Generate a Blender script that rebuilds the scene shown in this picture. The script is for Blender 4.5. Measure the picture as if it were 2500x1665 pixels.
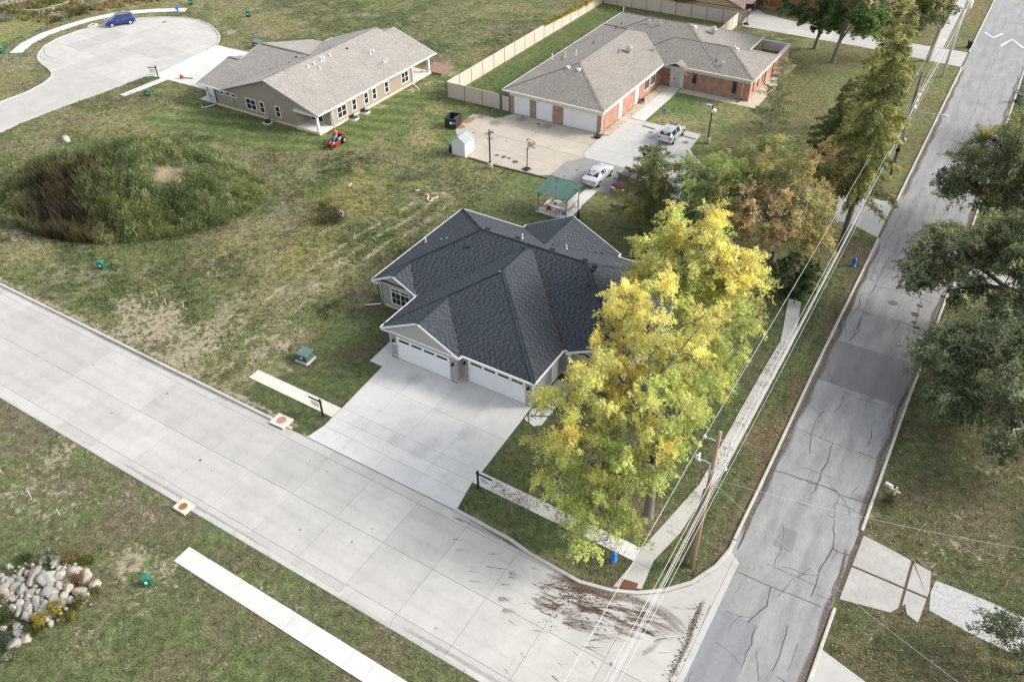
import bpy, bmesh, math, random
import numpy as np
from mathutils import Vector, Matrix
for o in list(bpy.data.objects): bpy.data.objects.remove(o)
SC = bpy.context.scene
COL = SC.collection
# ------------------------------------------------------------------ camera (solved from the building lines)
FPX, PITCH, ROLL, AZ, CAMH = 1978.6, math.radians(39.24), math.radians(-0.86), math.radians(32.0), 43.0
def _axes():
    c, s = math.cos(PITCH), math.sin(PITCH)
    fw = np.array([0, c, -s]); rt = np.array([1., 0, 0]); up = np.array([0, s, c])
    cr, sr = math.cos(ROLL), math.sin(ROLL)
    rt, up = cr*rt+sr*up, -sr*rt+cr*up
    R = np.array([[math.cos(AZ), -math.sin(AZ), 0], [math.sin(AZ), math.cos(AZ), 0], [0, 0, 1]])
    return R@rt, R@up, R@fw
RT, UP, FW = _axes()
def px(u, v, z=0.0):
    """photo pixel (2500 wide) -> point of the place at height z"""
    d = (u-1250)*RT/FPX-(v-832.5)*UP/FPX+FW
    t = (z-CAMH)/d[2]
    return (d[0]*t, d[1]*t)
def px3(u, v, z=0.0):
    a = px(u, v, z); return (a[0], a[1], z)
def proj(P):
    P = np.asarray(P, float)-np.array([0, 0, CAMH]); w = P@FW
    return np.stack([1250+FPX*(P@RT)/w, 832.5-FPX*(P@UP)/w], -1)
cam = bpy.data.cameras.new('camera'); camo = bpy.data.objects.new('camera', cam); COL.objects.link(camo)
M = Matrix((list(RT)+[0], list(UP)+[0], list(-FW)+[0], [0, 0, 0, 1])).transposed()
M.translation = (0, 0, CAMH)
camo.matrix_world = M
cam.sensor_width = 36; cam.lens = FPX/2500*36; cam.clip_end = 3000; cam.clip_start = 0.5
SC.camera = camo
# ------------------------------------------------------------------ light
SUN_EL, SUN_AZ = math.radians(31), math.radians(57)      # azimuth from +Y towards +X
sund = Vector((math.sin(SUN_AZ)*math.cos(SUN_EL), math.cos(SUN_AZ)*math.cos(SUN_EL), math.sin(SUN_EL)))
W = bpy.data.worlds.new('World'); SC.world = W; W.use_nodes = True
nt = W.node_tree; bg = nt.nodes['Background']
sky = nt.nodes.new('ShaderNodeTexSky'); sky.sky_type = 'NISHITA'; sky.sun_disc = False
sky.sun_elevation = SUN_EL; sky.sun_rotation = SUN_AZ; sky.air_density = 1.0; sky.dust_density = 3.0; sky.ozone_density = 1.0
hz = nt.nodes.new('ShaderNodeHueSaturation'); hz.inputs['Saturation'].default_value = .35      # thin high cloud whitens the sky
nt.links.new(sky.outputs[0], hz.inputs['Color']); nt.links.new(hz.outputs[0], bg.inputs[0]); bg.inputs[1].default_value = 0.15
L = bpy.data.lights.new('sun', 'SUN'); L.energy = 1.5; L.angle = math.radians(14); L.color = (1, .93, .82)
lo = bpy.data.objects.new('sun', L); COL.objects.link(lo); lo.rotation_euler = (-sund).to_track_quat('-Z', 'Y').to_euler()
SC.view_settings.view_transform = 'Standard'; SC.view_settings.look = 'None'; SC.view_settings.exposure = 1.12; SC.view_settings.gamma = 1
SC.view_settings.use_curve_mapping = False
random.seed(4); RNG = np.random.default_rng(4)
U = random.uniform
# ------------------------------------------------------------------ materials
MATS = {}
def nodes(m):
    m.use_nodes = True
    return m.node_tree, m.node_tree.nodes['Principled BSDF']
def mat(name, col, rough=.7, metal=0., var=.12, scale=3., bump=0., bscale=60., spec=.4, attr=False, stretch=None, dirt=None, trans=0., orand=0.):
    """principled with two-octave noise tone variation, optional colour attribute, bump and a second dirt colour"""
    if name in MATS: return MATS[name]
    m = bpy.data.materials.new(name); t, b = nodes(m); N = t.nodes; K = t.links
    b.inputs['Roughness'].default_value = rough; b.inputs['Metallic'].default_value = metal
    b.inputs['Specular IOR Level'].default_value = spec
    geo = N.new('ShaderNodeNewGeometry'); vec = geo.outputs['Position']
    if stretch:
        mp = N.new('ShaderNodeMapping'); mp.inputs['Scale'].default_value = stretch; K.new(vec, mp.inputs[0]); vec = mp.outputs[0]
    n1 = N.new('ShaderNodeTexNoise'); n1.inputs['Scale'].default_value = scale; n1.inputs['Detail'].default_value = 6; n1.inputs['Roughness'].default_value = .65
    K.new(vec, n1.inputs['Vector'])
    mr = N.new('ShaderNodeMapRange'); mr.inputs[1].default_value = .25; mr.inputs[2].default_value = .75; mr.inputs[3].default_value = 1-var; mr.inputs[4].default_value = 1+var
    K.new(n1.outputs[0], mr.inputs[0])
    mx = N.new('ShaderNodeMix'); mx.data_type = 'RGBA'; mx.blend_type = 'MULTIPLY'; mx.inputs[0].default_value = 1
    if attr:
        a = N.new('ShaderNodeAttribute'); a.attribute_name = 'Col'; K.new(a.outputs[0], mx.inputs[6])
    else: mx.inputs[6].default_value = (*col, 1)
    K.new(mr.outputs[0], mx.inputs[7]); out = mx.outputs[2]
    if orand:
        oi = N.new('ShaderNodeObjectInfo'); ro_ = N.new('ShaderNodeMapRange'); ro_.inputs[3].default_value = 1-orand; ro_.inputs[4].default_value = 1+orand*.7; K.new(oi.outputs['Random'], ro_.inputs[0])
        mo = N.new('ShaderNodeMix'); mo.data_type = 'RGBA'; mo.blend_type = 'MULTIPLY'; mo.inputs[0].default_value = 1; K.new(out, mo.inputs[6]); K.new(ro_.outputs[0], mo.inputs[7]); out = mo.outputs[2]
    if dirt:
        dc, dscale, lo_, hi_, amt = dirt
        n2 = N.new('ShaderNodeTexNoise'); n2.inputs['Scale'].default_value = dscale; n2.inputs['Detail'].default_value = 8; n2.inputs['Roughness'].default_value = .7
        K.new(vec, n2.inputs['Vector'])
        r2 = N.new('ShaderNodeMapRange'); r2.inputs[1].default_value = lo_; r2.inputs[2].default_value = hi_; r2.inputs[3].default_value = 0; r2.inputs[4].default_value = amt
        K.new(n2.outputs[0], r2.inputs[0])
        m2 = N.new('ShaderNodeMix'); m2.data_type = 'RGBA'; K.new(r2.outputs[0], m2.inputs[0]); K.new(out, m2.inputs[6]); m2.inputs[7].default_value = (*dc, 1); out = m2.outputs[2]
    K.new(out, b.inputs['Base Color'])
    if bump:
        nb = N.new('ShaderNodeTexNoise'); nb.inputs['Scale'].default_value = bscale; nb.inputs['Detail'].default_value = 4; K.new(vec, nb.inputs['Vector'])
        bp = N.new('ShaderNodeBump'); bp.inputs['Strength'].default_value = bump; bp.inputs['Distance'].default_value = .02; K.new(nb.outputs[0], bp.inputs['Height']); K.new(bp.outputs[0], b.inputs['Normal'])
    if trans:
        tr = N.new('ShaderNodeBsdfTranslucent'); K.new(out, tr.inputs[0]); ms = N.new('ShaderNodeMixShader'); ms.inputs[0].default_value = trans
        o = N['Material Output']; K.new(b.outputs[0], ms.inputs[1]); K.new(tr.outputs[0], ms.inputs[2]); K.new(ms.outputs[0], o.inputs[0])
    MATS[name] = m; return m
def mat_siding(name, col, pitch=.13, axis='z'):
    m = mat(name, col, .55, var=.05, scale=1.2); t, b = nodes(m); N = t.nodes; K = t.links
    w = N.new('ShaderNodeTexWave'); w.wave_type = 'BANDS'; w.bands_direction = axis.upper(); w.wave_profile = 'SAW'; w.inputs['Scale'].default_value = 1/pitch*.31416/ .31416*.159*2
    w.inputs['Scale'].default_value = 0.31416/pitch
    g = N.new('ShaderNodeNewGeometry'); K.new(g.outputs['Position'], w.inputs['Vector'])
    bp = N.new('ShaderNodeBump'); bp.inputs['Strength'].default_value = .8; bp.inputs['Distance'].default_value = .03; K.new(w.outputs[1], bp.inputs['Height']); K.new(bp.outputs[0], b.inputs['Normal'])
    return m
def mat_brick(name, c1, c2, mortar, axis=0):
    m = bpy.data.materials.new(name); t, b = nodes(m); N = t.nodes; K = t.links
    b.inputs['Roughness'].default_value = .85
    g = N.new('ShaderNodeNewGeometry'); s = N.new('ShaderNodeSeparateXYZ'); K.new(g.outputs['Position'], s.inputs[0])
    ad = N.new('ShaderNodeMath'); ad.operation = 'ADD'; K.new(s.outputs[0], ad.inputs[0]); K.new(s.outputs[1], ad.inputs[1])
    c = N.new('ShaderNodeCombineXYZ'); K.new(ad.outputs[0], c.inputs[0]); K.new(s.outputs[2], c.inputs[1])
    br = N.new('ShaderNodeTexBrick'); br.inputs['Scale'].default_value = 1; br.inputs['Brick Width'].default_value = .29; br.inputs['Row Height'].default_value = .095
    br.inputs['Mortar Size'].default_value = .014; br.inputs['Color1'].default_value = (*c1, 1); br.inputs['Color2'].default_value = (*c2, 1); br.inputs['Mortar'].default_value = (*mortar, 1)
    K.new(c.outputs[0], br.inputs['Vector']); 
    n = N.new('ShaderNodeTexNoise'); n.inputs['Scale'].default_value = 1.3; n.inputs['Detail'].default_value = 5; K.new(g.outputs['Position'], n.inputs['Vector'])
    mr = N.new('ShaderNodeMapRange'); mr.inputs[1].default_value = .3; mr.inputs[2].default_value = .7; mr.inputs[3].default_value = .78; mr.inputs[4].default_value = 1.2; K.new(n.outputs[0], mr.inputs[0])
    mx = N.new('ShaderNodeMix'); mx.data_type = 'RGBA'; mx.blend_type = 'MULTIPLY'; mx.inputs[0].default_value = 1; K.new(br.outputs[0], mx.inputs[6]); K.new(mr.outputs[0], mx.inputs[7]); K.new(mx.outputs[2], b.inputs['Base Color'])
    bp = N.new('ShaderNodeBump'); bp.inputs['Strength'].default_value = .6; bp.inputs['Distance'].default_value = .01; bp.invert = True; K.new(br.outputs[1], bp.inputs['Height']); K.new(bp.outputs[0], b.inputs['Normal'])
    MATS[name] = m; return m
def mat_stain(name, col, rough=.9):
    """flat stain whose opacity follows the mesh attribute 'alpha' broken up by noise"""
    m = bpy.data.materials.new(name); t, b = nodes(m); N = t.nodes; K = t.links
    b.inputs['Roughness'].default_value = rough; b.inputs['Base Color'].default_value = (*col, 1)
    a = N.new('ShaderNodeAttribute'); a.attribute_name = 'alpha'
    g = N.new('ShaderNodeNewGeometry'); n = N.new('ShaderNodeTexNoise'); n.inputs['Scale'].default_value = 7; n.inputs['Detail'].default_value = 8; n.inputs['Roughness'].default_value = .7; K.new(g.outputs['Position'], n.inputs['Vector'])
    mr = N.new('ShaderNodeMapRange'); mr.inputs[1].default_value = .3; mr.inputs[2].default_value = .65; mr.inputs[3].default_value = .25; mr.inputs[4].default_value = 1.3; K.new(n.outputs[0], mr.inputs[0])
    mu = N.new('ShaderNodeMath'); mu.operation = 'MULTIPLY'; mu.use_clamp = True; K.new(a.outputs[2], mu.inputs[0]); K.new(mr.outputs[0], mu.inputs[1]); K.new(mu.outputs[0], b.inputs['Alpha'])
    MATS[name] = m; return m
def mat_glass(name='window_glass', col=(.02, .025, .03), rough=.06):
    if name in MATS: return MATS[name]
    m = bpy.data.materials.new(name); t, b = nodes(m); b.inputs['Base Color'].default_value = (*col, 1); b.inputs['Roughness'].default_value = rough; b.inputs['Specular IOR Level'].default_value = .6
    N = t.nodes; K = t.links; g = N.new('ShaderNodeNewGeometry'); n = N.new('ShaderNodeTexNoise'); n.inputs['Scale'].default_value = .9; K.new(g.outputs['Position'], n.inputs['Vector'])
    bp = N.new('ShaderNodeBump'); bp.inputs['Strength'].default_value = .05; K.new(n.outputs[0], bp.inputs['Height']); K.new(bp.outputs[0], b.inputs['Normal'])
    MATS[name] = m; return m
def paint(name, col, rough=.25, metal=.3, coat=.6):
    if name in MATS: return MATS[name]
    m = mat(name, col, rough, metal, var=.04, scale=2); t, b = nodes(m); b.inputs['Coat Weight'].default_value = coat; b.inputs['Coat Roughness'].default_value = .08
    return m
m_conc = mat('concrete', (.425, .415, .395), .85, orand=.09, var=.12, scale=.45, bump=.15, bscale=40, dirt=((.30, .29, .265), 1.3, .5, .8, .5))
m_concw = mat('new_concrete', (.555, .552, .535), .85, orand=.05, var=.08, scale=.5, bump=.1, bscale=40, dirt=((.41, .41, .395), 1.1, .48, .78, .6))
m_conct = mat('tan_concrete', (.42, .375, .315), .88, orand=.06, var=.14, scale=.35, bump=.2, bscale=30, dirt=((.33, .28, .22), 1.0, .5, .75, .55))
m_concd = mat('curb_concrete', (.44, .42, .38), .88, var=.18, scale=1.2, bump=.2, bscale=30, dirt=((.22, .19, .15), 2.2, .52, .75, .6))
m_asph = mat('old_asphalt', (.265, .265, .27), .9, var=.24, scale=1.1, bump=.35, bscale=50, stretch=(1, .3, 1), dirt=((.17, .17, .175), 7., .5, .72, .55))
m_asphd = mat('patch_asphalt', (.185, .185, .19), .9, var=.12, scale=.8, bump=.3, bscale=50, stretch=(1, .3, 1))
m_asphl = mat('lot_asphalt', (.25, .245, .235), .9, var=.15, scale=.9, bump=.3, bscale=50)
m_tar = mat('tar_seal', (.055, .055, .06), .7, var=.3, scale=6)
m_joint = mat('joint_dirt', (.16, .15, .13), .95, var=.25, scale=3)
m_white = mat('white_trim', (.72, .72, .71), .45, var=.04, scale=2)
m_whited = mat('white_door', (.72, .73, .74), .4, var=.03, scale=.7)
m_gsid = mat_siding('grey_siding', (.34, .335, .33), .13)
m_gsidd = mat('grey_board', (.36, .35, .34), .6, var=.06, scale=5, stretch=(8, 8, .4), bump=.3, bscale=4)
m_bsid = mat_siding('taupe_siding', (.36, .30, .245), .13)
m_found = mat('foundation_concrete', (.60, .52, .39), .9, var=.12, scale=1.5)
m_wood = mat('treated_wood', (.42, .31, .19), .8, var=.2, scale=3, stretch=(5, 5, .6))
m_pole = mat('pole_wood', (.34, .22, .14), .85, var=.35, scale=2.5, stretch=(8, 8, .35), bump=.3, bscale=9)
m_pole2 = mat('grey_pole_wood', (.17, .145, .12), .9, var=.35, scale=2.5, stretch=(8, 8, .35), bump=.3, bscale=9)
m_polem = mat('pale_pole', (.55, .55, .55), .6, var=.1)
m_black = mat('black_metal', (.018, .018, .02), .45, var=.2, metal=.2)
m_rubber = mat('rubber', (.02, .02, .02), .85, var=.2)
m_steel = mat('galvanised_steel', (.55, .57, .59), .38, metal=.7, var=.15, scale=6)
m_pvc = mat('white_pvc', (.78, .78, .76), .4, var=.05)
m_rust = mat('rusty_iron', (.27, .115, .055), .85, var=.3, scale=9, metal=.1)
m_green = mat('utility_green', (.012, .10, .075), .45, var=.12, scale=3)
m_greenb = mat('transformer_green', (.060, .105, .092), .5, var=.15, scale=2)
m_blue = mat('hydrant_blue', (.02, .16, .55), .4, var=.12, scale=6)
m_bark = mat('bark', (.165, .15, .13), .95, var=.4, scale=3, stretch=(5, 5, .8), bump=.8, bscale=12)
m_barkd = mat('dark_bark', (.105, .085, .065), .95, var=.4, scale=3, stretch=(5, 5, .8), bump=.8, bscale=12)
m_barkp = mat('pale_bark', (.36, .33, .28), .95, var=.3, scale=3, stretch=(4, 4, .8), bump=.5, bscale=12)
m_leaf = mat('leaves', (1, 1, 1), .55, var=.25, scale=1.2, attr=True, spec=.2, trans=.45)
m_weed = mat('weed_leaves', (1, 1, 1), .7, var=.25, scale=.8, attr=True, spec=.1, trans=.3)
m_shg = mat('slate_shingle', (1, 1, 1), .88, var=.05, scale=.35, attr=True, bump=.5, bscale=45, spec=.25)
m_shb = mat('weathered_shingle', (1, 1, 1), .92, var=.09, scale=.3, attr=True, bump=.5, bscale=45, spec=.2)
m_glass = mat_glass()
m_brick = mat_brick('red_brick', (.40, .165, .105), (.31, .115, .075), (.40, .34, .29))
m_brickg = mat_brick('grey_brick', (.30, .25, .22), (.22, .18, .16), (.36, .32, .28))
m_cream = mat('cream_panel', (.62, .58, .50), .7, var=.07, scale=1)
# ------------------------------------------------------------------ object helpers
def link(o, parent=None):
    COL.objects.link(o)
    if parent is not None: o.parent = parent
    return o
def tag(o, label=None, cat=None, group=None, kind=None):
    if label: o['label'] = label
    if cat: o['category'] = cat
    if group: o['group'] = group
    if kind: o['kind'] = kind
    return o
def empty(name, label, cat, loc=(0, 0, 0), rz=0, group=None):
    o = bpy.data.objects.new(name, None); o.location = loc; o.rotation_euler = (0, 0, rz); o.empty_display_size = .3
    link(o); return tag(o, label, cat, group)
class MB:
    def __init__(s): s.v = []; s.f = []
    def add(s, vs, fs):
        n = len(s.v); s.v += [tuple(p) for p in vs]; s.f += [tuple(i+n for i in f) for f in fs]; return s
    def box(s, x0, x1, y0, y1, z0, z1):
        if x0 > x1: x0, x1 = x1, x0
        if y0 > y1: y0, y1 = y1, y0
        vs = [(x0, y0, z0), (x1, y0, z0), (x1, y1, z0), (x0, y1, z0), (x0, y0, z1), (x1, y0, z1), (x1, y1, z1), (x0, y1, z1)]
        return s.add(vs, [(3, 2, 1, 0), (4, 5, 6, 7), (0, 1, 5, 4), (1, 2, 6, 5), (2, 3, 7, 6), (3, 0, 4, 7)])
    def cbox(s, c, d): return s.box(c[0]-d[0]/2, c[0]+d[0]/2, c[1]-d[1]/2, c[1]+d[1]/2, c[2]-d[2]/2, c[2]+d[2]/2)
    def prism(s, poly, z0, z1):
        a = sum(poly[i][0]*poly[(i+1) % len(poly)][1]-poly[(i+1) % len(poly)][0]*poly[i][1] for i in range(len(poly)))
        if a < 0: poly = poly[::-1]
        n = len(poly); vs = [(p[0], p[1], z0) for p in poly]+[(p[0], p[1], z1) for p in poly]
        return s.add(vs, [tuple(range(n-1, -1, -1)), tuple(range(n, 2*n))]+[(i, (i+1) % n, n+(i+1) % n, n+i) for i in range(n)])
    def tube(s, pts, r, seg=6, caps=True):
        pts = [Vector(p) for p in pts]; n = len(pts); rs = r if isinstance(r, (list, tuple)) else [r]*n
        rings = []; 
        for i, p in enumerate(pts):
            d = (pts[min(i+1, n-1)]-pts[max(i-1, 0)]); d = d.normalized() if d.length > 1e-9 else Vector((0, 0, 1))
            a = d.cross(Vector((0, 0, 1))) if abs(d.z) < .95 else d.cross(Vector((0, 1, 0)))
            a.normalize(); b = d.cross(a)
            rings.append([p+a*math.cos(2*math.pi*k/seg)*rs[i]+b*math.sin(2*math.pi*k/seg)*rs[i] for k in range(seg)])
        vs = [q for R_ in rings for q in R_]; fs = []
        for i in range(n-1):
            for k in range(seg):
                k2 = (k+1) % seg; fs.append((i*seg+k, (i+1)*seg+k, (i+1)*seg+k2, i*seg+k2))
        if caps: fs += [tuple(range(seg)), tuple(range((n-1)*seg+seg-1, (n-1)*seg-1, -1))]
        return s.add(vs, fs)
    def cyl(s, c, r, z0, z1, seg=12, r2=None): return s.tube([(c[0], c[1], z0), (c[0], c[1], z1)], [r, r if r2 is None else r2], seg)
    def lathe(s, c, prof, seg=12):
        vs = [(c[0]+r*math.cos(2*math.pi*k/seg), c[1]+r*math.sin(2*math.pi*k/seg), c[2]+z) for r, z in prof for k in range(seg)]
        fs = []
        for i in range(len(prof)-1):
            for k in range(seg): k2 = (k+1) % seg; fs.append((i*seg+k, i*seg+k2, (i+1)*seg+k2, (i+1)*seg+k))
        n = len(prof); fs += [tuple(range(seg-1, -1, -1)), tuple(range((n-1)*seg, n*seg))]
        return s.add(vs, fs)
    def ball(s, c, r, n=8, m=6):
        r = r if isinstance(r, (list, tuple)) else (r, r, r)
        vs = [(c[0]+r[0]*math.sin(math.pi*j/m)*math.cos(2*math.pi*k/n), c[1]+r[1]*math.sin(math.pi*j/m)*math.sin(2*math.pi*k/n), c[2]-r[2]*math.cos(math.pi*j/m)) for j in range(m+1) for k in range(n)]
        fs = [(j*n+k, j*n+(k+1) % n, (j+1)*n+(k+1) % n, (j+1)*n+k) for j in range(m) for k in range(n)]
        return s.add(vs, fs)
    def mesh(s, name, smooth=False):
        me = bpy.data.meshes.new(name); me.from_pydata(s.v, [], s.f); me.validate()
        if smooth: me.polygons.foreach_set('use_smooth', [True]*len(me.polygons))
        me.update(); return me
    def build(s, name, m, parent=None, smooth=False, bevel=0):
        o = bpy.data.objects.new(name, s.mesh(name, smooth)); o.data.materials.append(m); link(o, parent)
        if bevel:
            b = o.modifiers.new('bevel', 'BEVEL'); b.width = bevel; b.segments = 2; b.limit_method = 'ANGLE'
        return o
def B(): return MB()
def fast(name, V, F, m, parent=None, cols=None, smooth=False, alpha=None):
    """numpy mesh: V (n,3), F (m,k) with constant k; cols (m,3) per face"""
    V = np.ascontiguousarray(V, np.float32); F = np.ascontiguousarray(F, np.int32); k = F.shape[1]
    me = bpy.data.meshes.new(name); me.vertices.add(len(V)); me.vertices.foreach_set('co', V.ravel())
    me.loops.add(F.size); me.loops.foreach_set('vertex_index', F.ravel()); me.polygons.add(len(F))
    me.polygons.foreach_set('loop_start', np.arange(0, F.size, k, dtype=np.int32))
    if smooth: me.polygons.foreach_set('use_smooth', np.ones(len(F), bool))
    me.update(calc_edges=True)
    if cols is not None:
        a = me.attributes.new('Col', 'FLOAT_COLOR', 'FACE' if len(cols) == len(F) else 'POINT')
        c = np.ones((len(cols), 4), np.float32); c[:, :3] = cols; a.data.foreach_set('color', c.ravel())
    if alpha is not None:
        a = me.attributes.new('alpha', 'FLOAT', 'POINT'); a.data.foreach_set('value', np.ascontiguousarray(alpha, np.float32))
    me.materials.append(m); o = bpy.data.objects.new(name, me); link(o, parent); return o
def copy_tree(o, parent=None):
    c = o.copy(); COL.objects.link(c)
    if parent is not None: c.parent = parent
    for ch in list(o.children): copy_tree(ch, c)
    return c
def struct(name): 
    o = bpy.data.objects.new(name, None); link(o); o['kind'] = 'structure'; return o
# ------------------------------------------------------------------ noise
def _hash(ix, iy, s):
    h = (ix.astype(np.int64)*374761393+iy.astype(np.int64)*668265263+s*1442695041) & 0xffffffff
    h = ((h ^ (h >> 13))*1274126177) & 0xffffffff
    return ((h ^ (h >> 16)) & 0xffff)/65535.
def vnoise(x, y, s=0):
    ix, iy = np.floor(x), np.floor(y); fx, fy = x-ix, y-iy; fx = fx*fx*(3-2*fx); fy = fy*fy*(3-2*fy)
    a = _hash(ix, iy, s); b = _hash(ix+1, iy, s); c = _hash(ix, iy+1, s); d = _hash(ix+1, iy+1, s)
    return a*(1-fx)*(1-fy)+b*fx*(1-fy)+c*(1-fx)*fy+d*fx*fy
def fbm(x, y, sc, o=4, s=0):
    t = 0; amp = .5; tot = 0
    for i in range(o):
        t = t+amp*vnoise(x*sc, y*sc, s+i*17); tot += amp; amp *= .55; sc *= 2.03
    return t/tot
def inpoly(x, y, poly):
    r = np.zeros(x.shape, bool); n = len(poly)
    for i in range(n):
        x0, y0 = poly[i]; x1, y1 = poly[(i+1) % n]
        c = ((y0 > y) != (y1 > y)) & (x < (x1-x0)*(y-y0)/(y1-y0+1e-12)+x0); r ^= c
    return r
# ------------------------------------------------------------------ paving
PAVED = []
def slabs(parent, poly, xc, yc, z, m, gap=.02, name='slab', bed=m_joint, rot=0.):
    """cut a paved outline along its joints; every slab is a piece of its own lying in a dirt-filled bed"""
    PAVED.append(poly)
    bm = bmesh.new(); f = bm.faces.new([bm.verts.new((p[0], p[1], 0)) for p in poly]); bm.normal_update()
    if f.normal.z < 0: f.normal_flip()
    for x in xc: bmesh.ops.bisect_plane(bm, geom=bm.verts[:]+bm.edges[:]+bm.faces[:], plane_co=(x, 0, 0), plane_no=(math.cos(rot), math.sin(rot), 0), dist=1e-4)
    for y in yc: bmesh.ops.bisect_plane(bm, geom=bm.verts[:]+bm.edges[:]+bm.faces[:], plane_co=(0, y, 0), plane_no=(-math.sin(rot), math.cos(rot), 0), dist=1e-4)
    if bed: B().prism(poly, 0.004, z-.018).build('joint_bed', bed, parent)
    fs = [f for f in bm.faces if f.calc_area() > .02]
    bmesh.ops.inset_individual(bm, faces=fs, thickness=gap/2, use_even_offset=True)
    for f in fs:
        dz = U(-.003, .003); B().prism([(v.co.x, v.co.y) for v in f.verts], .002, z+dz).build(name, m, parent)
    bm.free()
def strip(line, w):
    """offset polyline -> polygon of width w centred on the line"""
    P = [Vector((p[0], p[1])) for p in line]; a = []; b = []
    for i in range(len(P)):
        d = (P[min(i+1, len(P)-1)]-P[max(i-1, 0)]).normalized(); n = Vector((-d.y, d.x)); a.append(P[i]+n*w/2); b.append(P[i]-n*w/2)
    return [tuple(p) for p in a]+[tuple(p) for p in b[::-1]]
def sweep(parent, line, w, z1, m, name='kerb', step=3.0, gap=.012):
    """kerb laid in lengths along a line"""
    P = [Vector((p[0], p[1])) for p in line]; acc = []; 
    seglist = [[P[0]]]; d = 0
    for i in range(1, len(P)):
        a, b = P[i-1], P[i]; l = (b-a).length; t = 0
        while d+(l-t) >= step:
            t += step-d; q = a+(b-a)*(t/l); seglist[-1].append(q); seglist.append([q]); d = 0
        d += l-t; seglist[-1].append(b)
    for s in seglist:
        if len(s) < 2 or (s[-1]-s[0]).length < .15: continue
        n = len(s); mb = B(); vs = []
        for i, p in enumerate(s):
            dr = (s[min(i+1, n-1)]-s[max(i-1, 0)]).normalized(); nn = Vector((-dr.y, dr.x)); q = p+dr*(gap if i == 0 else (-gap if i == n-1 else 0))
            a = q+nn*w/2; b = q-nn*w/2; a2 = q+nn*(w/2-.03); b2 = q-nn*(w/2-.03)
            vs += [(a.x, a.y, .002), (a.x, a.y, z1-.025), (a2.x, a2.y, z1), (b2.x, b2.y, z1), (b.x, b.y, z1-.025), (b.x, b.y, .002)]
        fs = []
        for i in range(n-1):
            for k in range(6): k2 = (k+1) % 6; fs.append((i*6+k, i*6+k2, (i+1)*6+k2, (i+1)*6+k))
        fs += [tuple(range(5, -1, -1)), tuple((n-1)*6+k for k in range(6))]
        mb.add(vs, fs).build(name, m, parent)
def R1(x, y): return px(x/3.6797, y/3.6797)
def Q6(x, y): return px(1100+x/2.55, 1050+y/2.55)
def Q7(x, y): return px(1700+x/2.613, 600+y/2.613)
def Q8(x, y): return px(2000+x/3.92, 300+y/3.92)
def Q9(x, y): return px(1800+x/2.776, 1100+y/2.776)
def Q5(x, y): return px(1060+x/4.71, 240+y/4.71)
def Qp(x, y): return px(1500+x/3.92, 240+y/3.92)
def QT(x, y): return px(1780+x/6.926, y/6.926)
def QR(x, y): return px(2000+x/4.612, y/4.612)
# --- front street with its bell mouth
street = struct('street')
fillet = [Q6(*p) for p in [(500, 775), (800, 945), (1000, 1000), (1160, 1015), (1330, 1000), (1500, 950), (1650, 850), (1740, 745)]]
sp = [(-150, 18.55), (-4.25, 18.55), (-4.2, 33.2)]+[(-5.0, 33.9)]+[(x+.1, y-.1) for x, y in fillet[::-1]]+[(-21.8, 27.4), (-150, 27.4)]
slabs(street, sp, [-4.6-3.95*k for k in range(37)], [19.25, 22.9, 26.65], .022, m_conc)
kerb = m_concd
sweep(street, [(-150, 27.48), (-36.6, 27.48)], .24, .13, m_conc)
sweep(street, [(-21.9, 27.48), (-17.5, 27.3)]+fillet+[(-5.05, 34.6)], .24, .13, m_conc)
sweep(street, [(-150, 18.42), (-5.5, 18.42)], .30, .05, m_conc)
# --- asphalt road
road = struct('road')
RP = [(-4.93, -30), (1.5, -30), (1.5, 27.5), (1.6, 39.4), (1.72, 53.5), (1.93, 65.4), (2.05, 74.4), (2.2, 88.7), (2.3, 260), (-5.1, 260), (-5.1, 53.8), (-4.95, 33.9), (-4.2, 33.2), (-4.25, 18.5), (-4.93, 18.4)]
B().prism(RP, .001, .014).build('asphalt', m_asph, road); PAVED.append(RP)
PAVED.append([(-5.6, 33.5), (-4.8, 33.5), (-4.8, 260), (-5.6, 260)]); PAVED.append([(1.4, -30), (2.0, -30), (2.8, 260), (1.8, 260)])
def patch(pts, m, name, z=.02): B().prism(pts, .012, z).build(name, m, road)
patch([(-4.9, 52.9), (1.6, 52.9), (1.72, 58.6), (-4.98, 58.6)], m_asphd, 'dark_patch')
patch([(-2.8, 37.35), (-1.8, 37.4), (-1.63, 35.65), (-2.85, 35.58)], mat('grey_patch', (.20, .20, .205), .9, var=.08, bump=.3, bscale=50), 'small_patch')
patch([(-5.02, 140.0), (1.9, 140.4), (1.9, 146.9), (-5.02, 146.5)], mat('worn_patch', (.24, .24, .25), .9, var=.1, bump=.3, bscale=50), 'hump_patch')
patch([px(1733, 1476), px(1851, 1527), px(1785, 1700), px(1640, 1700)], mat('blue_patch', (.22, .225, .24), .9, var=.1, bump=.3, bscale=50), 'corner_patch')
for a in ([(-4.35, 145.7), (-3.0, 143.7), (-1.96, 146.4)], [(-1.6, 140.4), (-.46, 144.4), (1.35, 141.1)]):
    B().prism(strip(a, .32), .018, .026).build('chevron_marking', mat('road_paint', (.78, .78, .77), .6, var=.06, scale=4), road)
sweep(road, [(-5.08, 34.7), (-5.1, 41), (-5.22, 53.8), (-5.22, 76.5)], .2, .12, kerb)
sweep(road, [(-5.22, 84.8), (-5.22, 128.4)], .2, .12, kerb); sweep(road, [(-5.22, 135.2), (-5.22, 250)], .2, .12, kerb)
sweep(road, [(1.62, 18), (1.7, 33.0)], .2, .12, kerb)
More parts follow.
